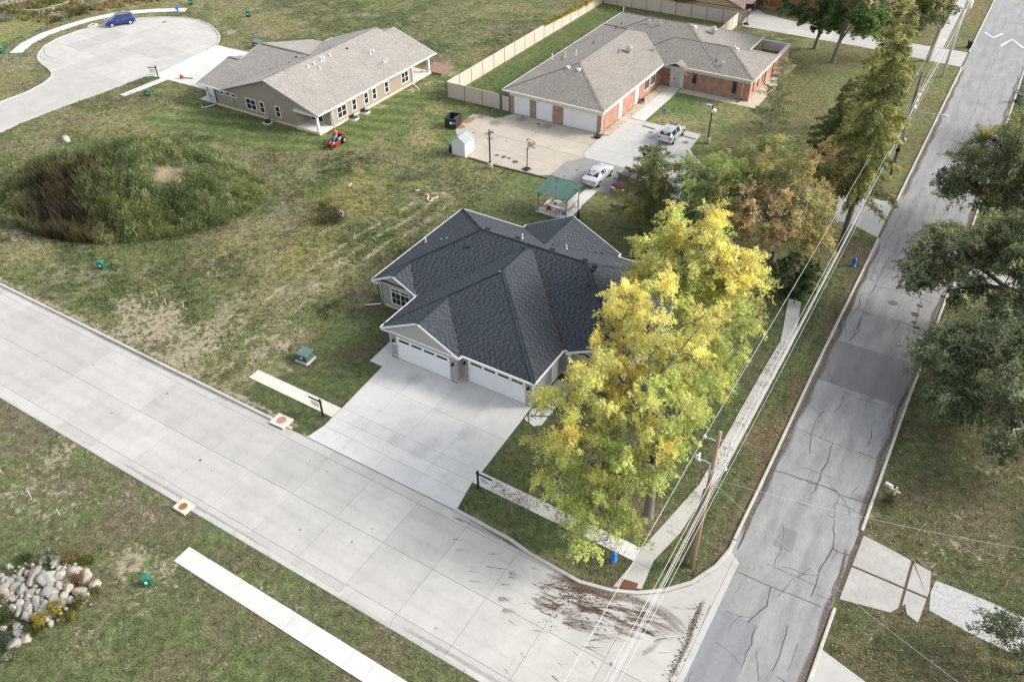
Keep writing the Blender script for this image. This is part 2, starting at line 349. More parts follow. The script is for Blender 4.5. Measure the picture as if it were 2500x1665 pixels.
sweep(road, [(1.74, 39.6), (1.84, 53.5), (2.05, 65.4), (2.12, 70)], .2, .12, kerb); sweep(road, [(2.25, 77), (2.33, 88.7), (2.42, 250)], .2, .12, kerb)
def crack(pts, w=.07, jit=.09, m=m_tar):
    P = []; 
    for (a, b) in zip(pts[:-1], pts[1:]):
        n = max(2, int(math.hypot(b[0]-a[0], b[1]-a[1])/.5))
        for i in range(n): t = i/n; P.append((a[0]+(b[0]-a[0])*t+U(-jit, jit), a[1]+(b[1]-a[1])*t+U(-jit, jit)))
    P.append(pts[-1]); vs = []; n = len(P)
    for i, p in enumerate(P):
        d = Vector((P[min(i+1, n-1)][0]-P[max(i-1, 0)][0], P[min(i+1, n-1)][1]-P[max(i-1, 0)][1])).normalized(); ww = w*U(.35, 1.1)/2*.72
        vs += [(p[0]-d.y*ww, p[1]+d.x*ww, 0), (p[0]+d.y*ww, p[1]-d.x*ww, 0)]
    global CRZ; CRZ += .0002
    B().add([(x, y, .021+CRZ) for x, y, z in vs], [(2*i, 2*i+1, 2*i+3, 2*i+2) for i in range(n-1)]).build('crack_seal', m, road)
CRZ = 0
c7 = lambda *ps: [Q7(*p) for p in ps]; c9 = lambda *ps: [Q9(*p) for p in ps]
for ps in [((1105, 200), (1150, 260), (1310, 300), (1500, 365)), ((960, 400), (1105, 440), (1290, 490), (1480, 540)), ((1150, 260), (1120, 300), (1050, 310), (1035, 400), (1100, 440)),
           ((1330, 180), (1340, 250), (1310, 300)), ((1440, 260), (1420, 330)), ((600, 1160), (750, 1210), (870, 1260), (1080, 1335), (1200, 1375)), ((470, 1410), (620, 1470), (780, 1530), (900, 1568)),
           ((875, 1260), (820, 1400), (765, 1560)), ((735, 1210), (725, 1330)), ((815, 1055), (770, 1120), (735, 1200)), ((1120, 1180), (1085, 1290)), ((1270, 1020), (1230, 1150), (1175, 1280)),
           ((930, 930), (1060, 985), (1190, 1025)), ((1050, 450), (1030, 550), (975, 605)), ((1360, 530), (1340, 660)), ((1440, 350), (1400, 480), (1380, 520)), ((1320, 420), (1400, 430))]:
    crack(c7(*ps), U(.05, .1))
crack(c7((970, 400), (940, 520), (890, 600)), .14, .1); crack(c7((770, 850), (690, 1010), (610, 1160), (470, 1440), (420, 1568)), .14, .06)
for ps in [((210, 120), (430, 190), (590, 245), (700, 300), (885, 365)), ((700, 300), (665, 380), (655, 520)), ((0, 815), (130, 870), (230, 920), (390, 985), (570, 1060)), ((230, 920), (205, 1050), (70, 1165)), ((640, 0), (590, 110), (540, 230), (490, 340)),
           ((655, 520), (650, 660), (540, 860), (500, 990)), ((645, 660), (755, 710)), ((620, 440), (655, 455)), ((815, 240), (785, 280)), ((345, 1180), (290, 1350), (235, 1500)), ((130, 1200), (20, 1480)), ((410, 1310), (340, 1490)), ((740, 660), (690, 860), (640, 960))]:
    crack(c9(*ps), U(.05, .1))
crack(c9((305, 0), (130, 380), (0, 670)), .15, .05); crack(c9((1000, 50), (880, 370), (820, 540)), .07, .05)
for (y, a, b) in [(63.5, -5, 1.8), (69, -4.8, 1.9), (92, -4.9, 2), (97, -1, 2), (103, -4.8, 1), (110, -4.9, 2), (121, -4.9, 1.9), (150.5, -4.9, 2)]: crack([(a, y), ((a+b)/2, y+U(-.5, .5)), (b, y+U(-.4, .4))], .045, .1)
for (x, a, b) in [(-1.2, 66, 78), (.9, 70, 75), (-1.4, 84, 91), (-1.6, 100, 118), (-3.6, 60, 74), (-4.3, 70, 82), (-1.5, 122, 139)]: crack([(x, a), (x+U(-.4, .4), (a+b)/2), (x, b)], .05, .08)
for (u, v, r) in [(1395, 440, .42), (1390, 490, .28), (1405, 525, .34), (1425, 385, .3)]:
    c = Q7(u, v); B().prism([(c[0]+r*U(.6, 1.1)*math.cos(k*.7), c[1]+r*U(.5, 1.0)*math.sin(k*.7)) for k in range(9)], .012, .0195).build('tar_blot', m_tar, road)
fv = []; ff = []
for i in range(80):
    p = Vector((U(-4.7, 1.5), U(20, 120))); a = random.choice((0, math.pi/2, math.pi/2))+U(-.3, .3); b0 = len(fv); n_ = random.randint(5, 16)
    for j in range(n_):
        d = Vector((math.cos(a), math.sin(a))); w_ = U(.008, .02); fv += [(p.x-d.y*w_, p.y+d.x*w_, .0215+.00001*i), (p.x+d.y*w_, p.y-d.x*w_, .0215+.00001*i)]; p = p+d*U(.15, .35); a += U(-.28, .28)
        if not -4.75 < p.x < 1.5: n_ = j+1; break
    ff += [(b0+2*j, b0+2*j+1, b0+2*j+3, b0+2*j+2) for j in range(n_-1)]
tag(B().add(fv, ff).build('fine_cracks', m_tar, road), kind='stuff')
# --- sidewalks and driveways
def walk(name, poly, xc, yc, m=m_concw, z=.05, gap=.018): o = struct(name); slabs(o, poly, xc, yc, z, m, gap); return o
drive = walk('driveway', [px(933, 896), px(836.3, 995.8), px(791, 1040), px(752, 1066), (-35.6, 27.43), (-34.2, 27.43), (-22.6, 27.43), (-21.95, 27.43), px(1116, 1243), px(1152.9, 1177.5), px(1176.5, 1152.7), px(1296, 998), (-22.4, 38.60), (-28.82, 38.60), (-28.82, 37.94), (-35.35, 37.94)],
     [-32.05, -28.8, -25.55], [28.95, 30.07, 31.15, 34.6], m_concw)
walk('house_path', [px(902.6, 882), px(933.8, 895.8), px(958.8, 869), px(953, 834)], [], [39.6], m_concw, .045)
walk('side_path', [(-22.28, 38.55), px(1296, 1000), px(1280, 1024), (-21.3, 36.9), (-20.85, 37.3), (-20.75, 42.4), (-22.28, 42.4)], [], [40.2], m_concw, .045)
walk('sidewalk_stub', [px(607.7, 922), px(630, 903), px(834, 997), px(811, 1019)], [-41.3, -39.0, -36.6], [], mat('cream_concrete', (.60, .57, .49), .85, var=.08, scale=.6, dirt=((.44, .42, .36), 1.4, .5, .8, .5)), .045)
walk('sidewalk', [(-22.2, 31.17), (-9.93, 31.05), (-9.93, 29.9), (-22.2, 30.05)], [-20.0-1.55*k for k in range(-7, 1)], [], m_concw, .04)
wl = [Q7(587, 338), Q7(550, 540), Q7(535, 610), (-8.72, 52), (-8.74, 46.4), (-8.7, 37.9), Q6(1390, 515), (-9.89, 31.06), (-9.91, 29.88), Q6(1010, 975)]
wr = [Q6(1190, 990), (-8.85, 30.6), Q6(1430, 640), Q6(1560, 440), (-7.72, 40), (-7.62, 55.0), Q7(640, 560), Q7(668, 362)]
walk('roadside_sidewalk', wl+wr, [], [29.9, 31.0, 33.6, 36.9]+[38.4+1.52*k for k in range(17)], m_conc, .04)
pan = B().prism([Q6(1070, 925), Q6(1168, 955), Q6(1150, 1010), Q6(1047, 975)], .03, .05)
m_drust = mat('dark_rust', (.135, .06, .04), .9, var=.3, scale=5); ramp = tag(pan.build('tactile_plate', m_drust), 'rusty red tactile plate set in the sidewalk ramp at the street corner', 'tactile plate')
for i in range(11):
    for j in range(6):
        s_, t_ = (i+.5)/11, (j+.5)/6; a = Vector(Q6(1070, 925)).lerp(Vector(Q6(1168, 955)), s_); b = Vector(Q6(1047, 975)).lerp(Vector(Q6(1150, 1010)), s_); c = a.lerp(b, t_)
        if (i, j) == (0, 0): mbd = B()
        mbd.lathe((c.x, c.y, .05), [(.03, 0), (.02, .012)], 6)
tag(mbd.build('domes', m_drust, ramp), kind='stuff')
walk('verge_sidewalk', [(-34.85, 14.95), (-34.85, 16.22), (-5.5, 16.22), (-5.5, 14.9)], [-34.5+1.5*k for k in range(1, 19)], [], m_concw, .04)
# --- cul de sac, its sidewalk and the taupe house's driveway
cul = struct('cul_de_sac')
near = [R1(*p) for p in [(-900, 1600), (0, 1200), (190, 1110), (560, 965), (860, 860), (1100, 770), (1310, 690), (1380, 690)]]
edge = [R1(*p) for p in [(1440, 650), (1700, 525), (1948, 405), (1967, 370), (1972, 330), (1947, 285), (1882, 228), (1780, 185), (1650, 165), (1500, 159), (1350, 162), (1210, 174), (1000, 200), (880, 236), (700, 283), (520, 350), (400, 420), (350, 480), (338, 520), (345, 545), (380, 582), (440, 625), (468, 660), (464, 692), (400, 750), (240, 835), (0, 922), (-900, 1260)]]
slabs(cul, near+edge, [-96-4.2*k for k in range(18)], [58+4.2*k for k in range(9)], .022, m_conc, .02, rot=math.radians(-4))
sweep(cul, edge[2:], .3, .10, m_conc); 
tw = [R1(*p) for p in [(140, 480), (240, 396), (400, 313), (600, 243), (800, 183), (1000, 140), (1200, 113), (1400, 99), (1672, 93)]]
walk('curved_sidewalk', strip(tw, 1.9), [], [], m_concw, .045)
walk('house_driveway', [R1(*p) for p in [(1440, 652), (1948, 408), (2060, 437), (2275, 482)]]+[(-90.0, 78.5), (-89.2, 73), (-89.2, 68.2)]+[R1(*p) for p in [(1850, 812), (1510, 722), (1440, 705), (1382, 690)]], [-92, -95.5, -99], [69, 72.5, 76], m_concw, .04)
walk('stub_path', [R1(1075, 855), R1(1130, 871), R1(1505, 722), R1(1450, 706)], [-99.0, -97.4, -95.8], [], m_concw, .045)
walk('porch_slab', [(-90.3, 66.75), (-86.9, 66.75), (-86.9, 68.2), (-90.3, 68.0)], [], [], m_concw, .12)
# --- brick building's lot
lot = struct('parking_lot')
padp = [Q5(238, 362), Q5(440, 185), Q5(560, 195), Q5(700, 232), Q5(790, 222), (-51.7, 83.85), (-39.3, 83.85), (-39.05, 83.1), (-38.84, 78.4), (-38.1, 77.5), (-39.5, 75.35), (-39.45, 71.75), (-40.5, 71.1), (-46.6, 70.75), (-49.9, 70.75), (-50.0, 72.6), (-52.5, 73.2)]
slabs(lot, padp, [-43.0, -46.3, -49.6], [74.2, 77.4, 80.7], .02, m_conct, .035, bed=mat('dark_joint', (.16, .11, .07), .95, var=.3, scale=2))
newp = [(-38.78, 89.8), (-36.2, 90.0), (-28.8, 90.0), (-28.45, 85.6), (-27.1, 83.75), (-24.3, 83.2), (-9.0, 84.1), (-5.35, 84.7), (-5.35, 76.65), (-8.0, 77.9), (-22, 77.6), (-38.05, 77.5), (-38.8, 78.4), (-39.0, 83.1), (-38.75, 83.95), (-38.25, 83.9), (-38.2, 89)]
slabs(lot, newp, [-35.2, -32.4, -29.6, -26.5, -23, -19.5, -16, -12.5, -9], [80.4, 83.4, 86.6], .022, mat('lot_concrete', (.47, .465, .45), .85, var=.07, scale=.5, bump=.1, bscale=40, dirt=((.36, .35, .33), 1.1, .48, .78, .5)), .02)
aspp = [(-39.4, 71.75), (-39.5, 75.35), (-38.1, 77.48), (-22, 77.58), (-8.0, 77.88), (-12, 76.5), (-20, 71.2), (-38.4, 71.1)]
B().prism(aspp, .004, .02).build('asphalt', m_asphl, lot); PAVED.append(aspp)
walk('entry_path', [(-38.2, 90.02), (-36.25, 90.02), (-36.25, 98.4), (-36.4, 102.1), (-37.8, 102.1), (-38.1, 97.3)], [], [92.5, 95, 97.5, 99.8], m_concw, .03)
walk('gazebo_path', [(-33.3, 66.3), (-33.3, 71.1), (-34.6, 71.1), (-34.6, 67.0)], [], [68.6], m_concw, .03)
walk('neighbour_drive', [(-38.1, 131.8), (-37.6, 130.3), (-18.3, 129.9), (-8.7, 128.9), (-5.35, 128.6), (-5.35, 135.2), (-8.7, 135.0), (-18, 135.5), (-31.2, 136.5), (-36.3, 137.7), (-38.2, 139.5), (-39.0, 138)], [-34.5, -31, -27.5, -24, -20.5, -17, -13.5, -9], [133.2], m_conc, .025)
walk('far_sidewalk', [(-10.1, 135.1), (-8.75, 135.1), (-9.6, 200), (-11, 200)], [], [138+3*k for k in range(18)], m_conc, .03)
# --- driveways across the road
rd = struct('neighbour_apron')
slabs(rd, [Q9(*p) for p in [(850, 565), (1000, 640), (1190, 745), (1325, 820), (1310, 960), (1230, 1180), (1140, 1110), (1130, 1055), (1040, 1105), (680, 1010)]], [5.0], [36.55], .03, m_conct if False else mat('old_drive_concrete', (.36, .35, .335), .9, var=.18, scale=.8, bump=.3, bscale=30, dirt=((.24, .21, .17), 2.5, .5, .75, .6)), .16, bed=mat('leaf_dirt', (.09, .062, .042), .95, var=.4, scale=5))
gp = [Q9(*p) for p in [(1345, 880), (1400, 900), (1700, 1020), (1943, 1130), (2300, 1290), (2300, 1620), (1943, 1410), (1600, 1250), (1300, 1080), (1310, 960)]]
B().prism(gp, .002, .02).build('gravel_drive', mat('pale_gravel', (.38, .38, .38), .95, var=.25, scale=4, bump=.8, bscale=18)); bpy.data.objects['gravel_drive']['kind'] = 'structure'; PAVED.append(gp)
gp2 = [Q9(*p) for p in [(570, 1345), (870, 1568), (1100, 1750), (430, 1700)]]
B().prism(gp2, .002, .03).build('lower_drive', m_conc); bpy.data.objects['lower_drive']['kind'] = 'structure'; PAVED.append(gp2)
gp3 = [(2.3, 71.2), (2.35, 75.6), (16, 76.5), (16, 72)]
B().prism(gp3, .002, .02).build('shaded_drive', mat('pale_gravel', (.38, .38, .38))); bpy.data.objects['shaded_drive']['kind'] = 'structure'; PAVED.append(gp3)
# far path at the top left corner
fp = [R1(*p) for p in [(-300, 130), (0, 75), (160, 40), (380, -10), (600, -50), (600, -110), (300, -50), (0, 20), (-300, 60)]]
B().prism(fp, .002, .02).build('far_path', m_asphl); bpy.data.objects['far_path']['kind'] = 'structure'; PAVED.append(fp)
# gravel beds by the brick building
GRAV = [[(-39.25, 84.1), (-38.25, 84.1), (-38.25, 88.6), (-39.25, 88.6)], [(-39.25, 90.05), (-38.2, 90.05), (-38.15, 93.6), (-39.25, 93.6)], [(-39.25, 94.6), (-38.1, 94.6), (-38.1, 97.2), (-37.9, 101.9), (-39.25, 101.9)],
        [(-36.2, 102.1), (-27.2, 102.1), (-27.2, 118), (-25.4, 118.1), (-25.6, 100.6), (-36.2, 100.6)]]
m_grav = mat('river_gravel', (.50, .44, .36), .9, var=.3, scale=5, bump=.9, bscale=14)
for i, g in enumerate(GRAV):
    o = B().prism(g, .002, .025).build('gravel_bed', m_grav); o['kind'] = 'structure'; PAVED.append(g)
    P = np.array(g); n = int(420*(1 if i < 3 else 4)); x = RNG.uniform(P[:, 0].min(), P[:, 0].max(), n); y = RNG.uniform(P[:, 1].min(), P[:, 1].max(), n); k = inpoly(x, y, g); x = x[k]; y = y[k]; n = len(x)
    oc = np.array([(1, 0, 0), (0, 1, 0), (-1, 0, 0), (0, -1, 0), (0, 0, .8)]); r = RNG.uniform(.05, .11, n)
    V = oc[None]*r[:, None, None]+np.stack([x, y, np.full(n, .025)], -1)[:, None]; F = (np.array([(0, 1, 4), (1, 2, 4), (2, 3, 4), (3, 0, 4)])[None]+5*np.arange(n)[:, None, None]).reshape(-1, 3)
    tone = RNG.uniform(.55, 1.25, n); cc = np.stack([.58*tone, .50*tone, .41*tone*RNG.uniform(.85, 1.1, n)], -1)
    tag(fast('pebbles', V.reshape(-1, 3), F, mat('pebble', (1, 1, 1), .85, attr=True), o, np.repeat(cc, 4, 0)), kind='stuff')
for (y0, y1) in [(88.6, 90.02), (93.6, 94.6)]: PAVED.append([(-39.2, y0), (-38.1, y0), (-38.1, y1), (-39.2, y1)]); o = B().box(-39.2, -38.12, y0+.02, y1-.02, .002, .05).build('door_step', m_conct); o['kind'] = 'structure'
# footprints of things that stand on the ground (no grass grows through them)
FOOT = [[(-35.4, 38), (-22.4, 38), (-22.4, 43), (-17.3, 43), (-17.3, 56.5), (-40.4, 56.5), (-40.4, 43), (-35.4, 43)], [(-34, 56), (-24, 56), (-24, 57.6), (-34, 57.6)], [(-90, 66.6), (-68.6, 66.6), (-68.6, 89.6), (-90, 89.6)],
        [(-52.3, 84), (-39.3, 84), (-39.3, 102), (-27.1, 102), (-27.1, 119.6), (-52.3, 119)], [(-52.1, 70.4), (-49.9, 70.4), (-49.9, 72.7), (-52.1, 72.7)], [(-36.8, 63.9), (-33.2, 63.9), (-33.2, 67.4), (-36.8, 67.4)]]
# ------------------------------------------------------------------ ground
C = lambda *a: np.array(a)
GRN, DGR, OLV, BRN, TAN, YEL, LUSH = C(.105, .125, .045), C(.058, .078, .030), C(.165, .155, .066), C(.140, .115, .070), C(.40, .345, .265), C(.27, .24, .072), C(.095, .138, .040)
def mixc(a, b, t): t = np.clip(t, 0, 1)[:, None]; return a*(1-t)+b*t
def sm(a, lo, hi): t = np.clip((a-lo)/(hi-lo), 0, 1); return t*t*(3-2*t)
def soft(x, y, poly, s=1.2, seed=5):
    wx = (fbm(x, y, .35, 3, seed)-.5)*2*s*2; wy = (fbm(x, y, .35, 3, seed+9)-.5)*2*s*2
    return inpoly(x+wx, y+wy, poly).astype(float)
TANS = [(370, 790, 4.5, .9), (470, 850, 4, .8), (330, 745, 3, .7), (520, 800, 3, .7), (600, 735, 2.4, .6), (640, 870, 2, .7), (560, 760, 3, .6), (700, 775, 2, .6), (760, 700, 1.5, .8), (830, 640, 1.5, .7), (740, 810, 2, .6), (690, 845, 1.2, .9), (700, 900, 1.6, .5), (420, 720, 2, .5), (640, 640, 3, .45), (500, 560, 3, .5), (560, 640, 3, .5), (800, 560, 2, .5),
        (700, 430, 3, .45), (140, 1100, 2.5, .7), (60, 1200, 4, .55), (150, 1240, 3.5, .5), (320, 1370, 2, .7), (400, 1390, 1.6, .8), (280, 1220, 2, .5), (360, 1260, 1.6, .5), (240, 1560, 3, .45), (560, 80, 1.8, .8), (120, 350, 4, .5), (60, 400, 3, .5), (250, 300, 5, .4), (420, 260, 4, .5), (40, 570, 3, .8), (900, 75, 6, .3), (640, 100, 6, .25), (840, 460, 2, .4),
        (1100, 180, 2.5, .7), (1010, 220, 1.2, .9), (930, 260, 1.2, .8), (1050, 205, 1.2, .9), (1250, 480, 2, .45), (1180, 460, 3, .5), (1330, 500, 1.5, .4), (1720, 240, 2.5, .3), (2000, 300, 5, .4), (1950, 330, 5, .4), (2050, 250, 4, .3), (2130, 560, 4, .35), (2150, 330, 3, .4)]
TANS = [(px(u, v), r, a) for u, v, r, a in TANS]
track = [px(*p) for p in [(500, 950), (570, 880), (690, 743), (760, 690), (807, 655), (900, 590), (1009, 530), (1060, 490)]]
def pdist(x, y, line):
    d = np.full(x.shape, 1e9)
    for (a, b) in zip(line[:-1], line[1:]):
        dx, dy = b[0]-a[0], b[1]-a[1]; t = np.clip(((x-a[0])*dx+(y-a[1])*dy)/(dx*dx+dy*dy), 0, 1); d = np.minimum(d, np.hypot(x-a[0]-t*dx, y-a[1]-t*dy))
    return d
LAWN = [(-42.5, 27.5), (-5, 27.5), (-5, 140), (-27, 140), (-27, 112), (-62, 128), (-62, 70), (-46, 66), (-42.5, 56)]
BRL = [(-61.8, 84), (-61.8, 130), (-38, 130), (-38, 84)]
MOW = [(-92, 58), (-68, 61.5), (-62.5, 66), (-62.5, 95), (-68, 95), (-68.6, 66.8), (-92, 66.8)]
RIGHT = [(2, -30), (2, 300), (300, 300), (300, -30)]
TALL = [R1(*p) for p in [(-600, 620), (0, 375), (250, 300), (420, 235), (600, 180), (800, 130), (1000, 85), (1350, 30), (2000, -80), (2000, -600), (-900, -600)]]
BOT = [(-150, 18.5), (2, 18.5), (2, -30), (-150, -30)]
YLW = [px(*p) for p in [(800, 420), (900, 400), (1010, 450), (1000, 500), (930, 540), (820, 620), (720, 670), (640, 640), (760, 540)]]
def groundcol(x, y):
    n1 = fbm(x, y, .09, 4, 1); n2 = fbm(x, y, .35, 4, 2); n3 = fbm(x, y, 1.1, 3, 3); n4 = fbm(x, y, .16, 4, 7)
    c = mixc(np.tile(GRN, (len(x), 1)), OLV, sm(n1, .42, .62)); c = mixc(c, BRN, sm(n2, .52, .68)*.75); c = mixc(c, DGR, sm(n4, .52, .66)*.7); c = mixc(c, OLV*1.25, sm(n3, .58, .72)*.6); c = mixc(c, TAN*.7, sm(fbm(x, y, .55, 4, 31), .64, .74)*.35)
    c = mixc(c, YEL*.8, soft(x, y, YLW, 2.)*sm(n2, .35, .6)*.75)
    lw = soft(x, y, LAWN, .8); st = fbm(x*1.0, y*.12, .9, 3, 12)
    lc = mixc(np.tile(DGR*1.25, (len(x), 1)), GRN*.8, sm(st, .4, .65)); lc = mixc(lc, BRN*.75, sm(n2, .5, .68)*.55)
    far = sm(y, 58, 74); lc2 = mixc(np.tile(LUSH*1.05, (len(x), 1)), OLV*1.15, sm(n4, .42, .62)*.8); lc2 = mixc(lc2, C(.27, .22, .10), sm(n2, .56, .70)*.6); lc = mixc(lc, lc2, far)
    c = mixc(c, lc, lw)
    gapc = mixc(np.tile(C(.14, .115, .05), (len(x), 1)), LUSH, sm(n4, .45, .62)*.7); c = mixc(c, gapc, ((x > -26.5) & (y > 86) & (x < -5)).astype(float)*.7)
    c = mixc(c, mixc(np.tile(LUSH*.85, (len(x), 1)), OLV, sm(n2, .5, .65)*.4), inpoly(x, y, BRL).astype(float))
    mw = soft(x, y, MOW, .35); ms = sm(np.sin((x*.35-y)*2.4+n2*5+n4*4), -.7, .9); mc = mixc(np.tile(LUSH*.62, (len(x), 1)), LUSH*1.45+C(.03, .03, 0), ms*.4+.35*n3); c = mixc(c, mc, mw*.92)
    rc = mixc(np.tile(C(.070, .080, .034), (len(x), 1))*(1+.22*np.sin(x*2.1+n4*2))[:, None], C(.105, .09, .05), sm(n4, .42, .64)*.8); rc = mixc(rc, LUSH*.6, sm(n2, .52, .68)*.5); rc = mixc(rc, C(.15, .11, .065), sm(n3, .6, .75)*.4); c = mixc(c, rc, inpoly(x, y, RIGHT).astype(float))
    vg = ((x > -7.9) & (x < -5.1) & (y > 29) & (y < 76)).astype(float); c = mixc(c, mixc(np.tile(DGR*1.1, (len(x), 1)), C(.13, .095, .06), sm(fbm(x, y*.3, .6, 3, 21)+.22*sm(x, -7, -5.2), .5, .75)), vg*.9); c = mixc(c, np.tile(C(.17, .16, .085), (len(x), 1)), vg*np.exp(-((x+6.75+.1*np.sin(y*.3))/.22)**2)*.65)
    bc = mixc(np.tile(C(.098, .112, .045), (len(x), 1)), C(.128, .112, .062), sm(n2, .42, .62)*.8); bc = mixc(bc, DGR*1.2, sm(fbm(x, y, .8, 4, 44), .52, .66)*.55); upl = sm(y-.25*(x+40), 10, 18); bc = mixc(bc, C(.135, .108, .075), upl*sm(n4, .40, .58)*.7); bc = mixc(bc, LUSH*1.05, sm(fbm(x, y, .5, 4, 55), .54, .68)*.55); c = mixc(c, bc, inpoly(x, y, BOT).astype(float))
    tc = mixc(np.tile(C(.22, .165, .085), (len(x), 1)), C(.20, .19, .07), sm(n4, .42, .6)); tc = mixc(tc, LUSH*1.2, sm(n2, .55, .68)*.55); c = mixc(c, tc, soft(x, y, TALL, .6))
    tn = fbm(x, y, .8, 4, 61); dry = np.clip((fbm(x, y, .5, 4, 31)-.55)*2.2, 0, .4)*(1-lw)
    for (p, r, a) in TANS:
        d = np.hypot(x-p[0], y-p[1]); near = d < r*2.4
        if near.any(): w = np.zeros(len(x)); w[near] = np.exp(-(d[near]/r)**2)*a; dry = np.maximum(dry, w*(.45+.7*tn))
    td = pdist(x, y, track)
    for off in (0., 1.7): dry = np.maximum(dry, np.exp(-(np.abs(td-off)/.4)**2)*(.16+.85*tn))
    # worn earth along the kerbs of the street and round the big trees
    kb = np.exp(-(np.abs(y-27.9)/.5)**2)*((x < -36) | (x > -5.2)); dry = np.maximum(dry, kb*(.3+.6*tn))
    for (tx, ty, r) in [(-10.6, 33.5, 1.5), (-21.3, 121.7, 1.3), (-25, 125.8, 1.2), (-7.9, 72.8, 2.4), (-8.3, 87.5, 2.2)]:
        c = mixc(c, np.tile(C(.17, .115, .085), (len(x), 1)), np.exp(-(np.hypot(x-tx, y-ty)/r)**2)*.85)
    lum = (c@np.array([.3, .6, .1]))[:, None]; c = (c*.88+lum*.12)*1.13
    return c, dry
def mat_ground():
    m = bpy.data.materials.new('grass_ground'); t, b = nodes(m); N = t.nodes; K = t.links
    b.inputs['Roughness'].default_value = .95; b.inputs['Specular IOR Level'].default_value = .1
    g = N.new('ShaderNodeNewGeometry'); a = N.new('ShaderNodeAttribute'); a.attribute_name = 'Col'
    def nz(sc, det=4, ro=.65):
        n = N.new('ShaderNodeTexNoise'); n.inputs['Scale'].default_value = sc; n.inputs['Detail'].default_value = det; n.inputs['Roughness'].default_value = ro; K.new(g.outputs['Position'], n.inputs['Vector']); return n
    def rng_(src, a0, a1, b0, b1):
        r = N.new('ShaderNodeMapRange'); r.inputs[1].default_value = a0; r.inputs[2].default_value = a1; r.inputs[3].default_value = b0; r.inputs[4].default_value = b1; K.new(src, r.inputs[0]); return r.outputs[0]
    def mixn(f, A, Bc, mode='MIX'):
        m_ = N.new('ShaderNodeMix'); m_.data_type = 'RGBA'; m_.blend_type = mode
        if isinstance(f, float): m_.inputs[0].default_value = f
        else: K.new(f, m_.inputs[0])
        for i, q in ((6, A), (7, Bc)):
            if isinstance(q, tuple): m_.inputs[i].default_value = q
            else: K.new(q, m_.inputs[i])
        return m_.outputs[2]
    col = mixn(1., a.outputs[0], rng_(nz(1.7, 8, .8).outputs[0], .34, .66, .42, 1.62), 'MULTIPLY')
    col = mixn(1., col, rng_(nz(8, 5, .75).outputs[0], .33, .67, .45, 1.55), 'MULTIPLY')
    col = mixn(rng_(nz(5.5, 5, .7).outputs[0], .56, .70, 0, .5), col, (.27, .235, .13, 1))
    col = mixn(rng_(nz(4.2, 5, .75).outputs[0], .58, .72, 0, .55), col, (.030, .042, .016, 1))
    da = N.new('ShaderNodeAttribute'); da.attribute_name = 'alpha'
    ma = N.new('ShaderNodeMath'); ma.operation = 'ADD'; K.new(da.outputs[2], ma.inputs[0]); K.new(rng_(nz(1.9, 9, .82).outputs[0], .25, .75, -.85, .85), ma.inputs[1])
    tan = mixn(1., (.40, .335, .25, 1), rng_(nz(6, 5, .7).outputs[0], .3, .7, .6, 1.25), 'MULTIPLY')
    col = mixn(rng_(ma.outputs[0], .46, .62, 0, .9), col, tan)
    K.new(col, b.inputs['Base Color'])
    n3 = nz(6, 6, .8); bp = N.new('ShaderNodeBump'); bp.inputs['Strength'].default_value = .9; bp.inputs['Distance'].default_value = .12; K.new(n3.outputs[0], bp.inputs['Height']); K.new(bp.outputs[0], b.inputs['Normal'])
    return m
gx = np.concatenate([[-1500, -900, -500, -300, -220], np.arange(-170, 26, .5), [40, 70, 120, 250, 500, 1000, 1500]])
gy = np.concatenate([[-1500, -700, -300, -100, -40], np.arange(-4, 176, .5), [200, 240, 320, 500, 900, 1500]])
GX, GY = np.meshgrid(gx, gy); nx, ny = len(gx), len(gy); gxy = np.stack([GX.ravel(), GY.ravel()], -1)
gi = np.arange(nx*ny).reshape(ny, nx)
gF = np.stack([gi[:-1, :-1], gi[:-1, 1:], gi[1:, 1:], gi[1:, :-1]], -1).reshape(-1, 4)
gcol, gdry = groundcol(gxy[:, 0], gxy[:, 1]); ground = fast('ground', np.column_stack([gxy, np.zeros(len(gxy))]), gF, mat_ground(), None, gcol, alpha=gdry); ground['kind'] = 'structure'
# --- soil mound on the empty lot
MC, MA, MBb = np.array((-76.6, 45.0)), 13.0, 8.7
mrot = math.radians(24)
def mound_h(x, y):
    dx, dy = x-MC[0], y-MC[1]; u = (dx*math.cos(mrot)+dy*math.sin(mrot))/MA; v = (-dx*math.sin(mrot)+dy*math.cos(mrot))/MBb
    r = np.sqrt(u*u+v*v)+(fbm(x, y, .22, 3, 71)-.5)*.35
    h = 6.3*np.clip(1-r, 0, 1)**.9*(.75+.5*fbm(x, y, .2, 3, 77))
    gul = np.exp(-(((x-px(430, 440, 1.3)[0])**2+(y-px(430, 440, 1.3)[1])**2)/2.5**2)); return np.maximum(h-.5*gul*(h > .5), 0)
mx_ = np.arange(-93, -59, .35); my_ = np.arange(31, 60, .35); XX, YY = np.meshgrid(mx_, my_); hh = mound_h(XX.ravel(), YY.ravel())
mi = np.arange(len(mx_)*len(my_)).reshape(len(my_), len(mx_)); mF = np.stack([mi[:-1, :-1], mi[:-1, 1:], mi[1:, 1:], mi[1:, :-1]], -1).reshape(-1, 4); mF = mF[(hh[mF] > .02).any(1)]
bpx = px(425, 452, 2.0); bd = np.hypot(XX.ravel()-bpx[0], YY.ravel()-bpx[1])+(fbm(XX.ravel(), YY.ravel(), .8, 3, 66)-.5)*2; mcol = mixc(np.tile(C(.21, .165, .115), (len(hh), 1)), C(.095, .095, .05), sm(bd, 1.5, 2.4))
mound = fast('soil_mound', np.column_stack([XX.ravel(), YY.ravel(), np.where(hh > .02, hh+.01, -.2)]), mF, mat('mound_soil', (.105, .10, .055), .95, var=.4, scale=1.5, bump=.8, bscale=6, attr=True), smooth=True, cols=mcol); mound['kind'] = 'structure'
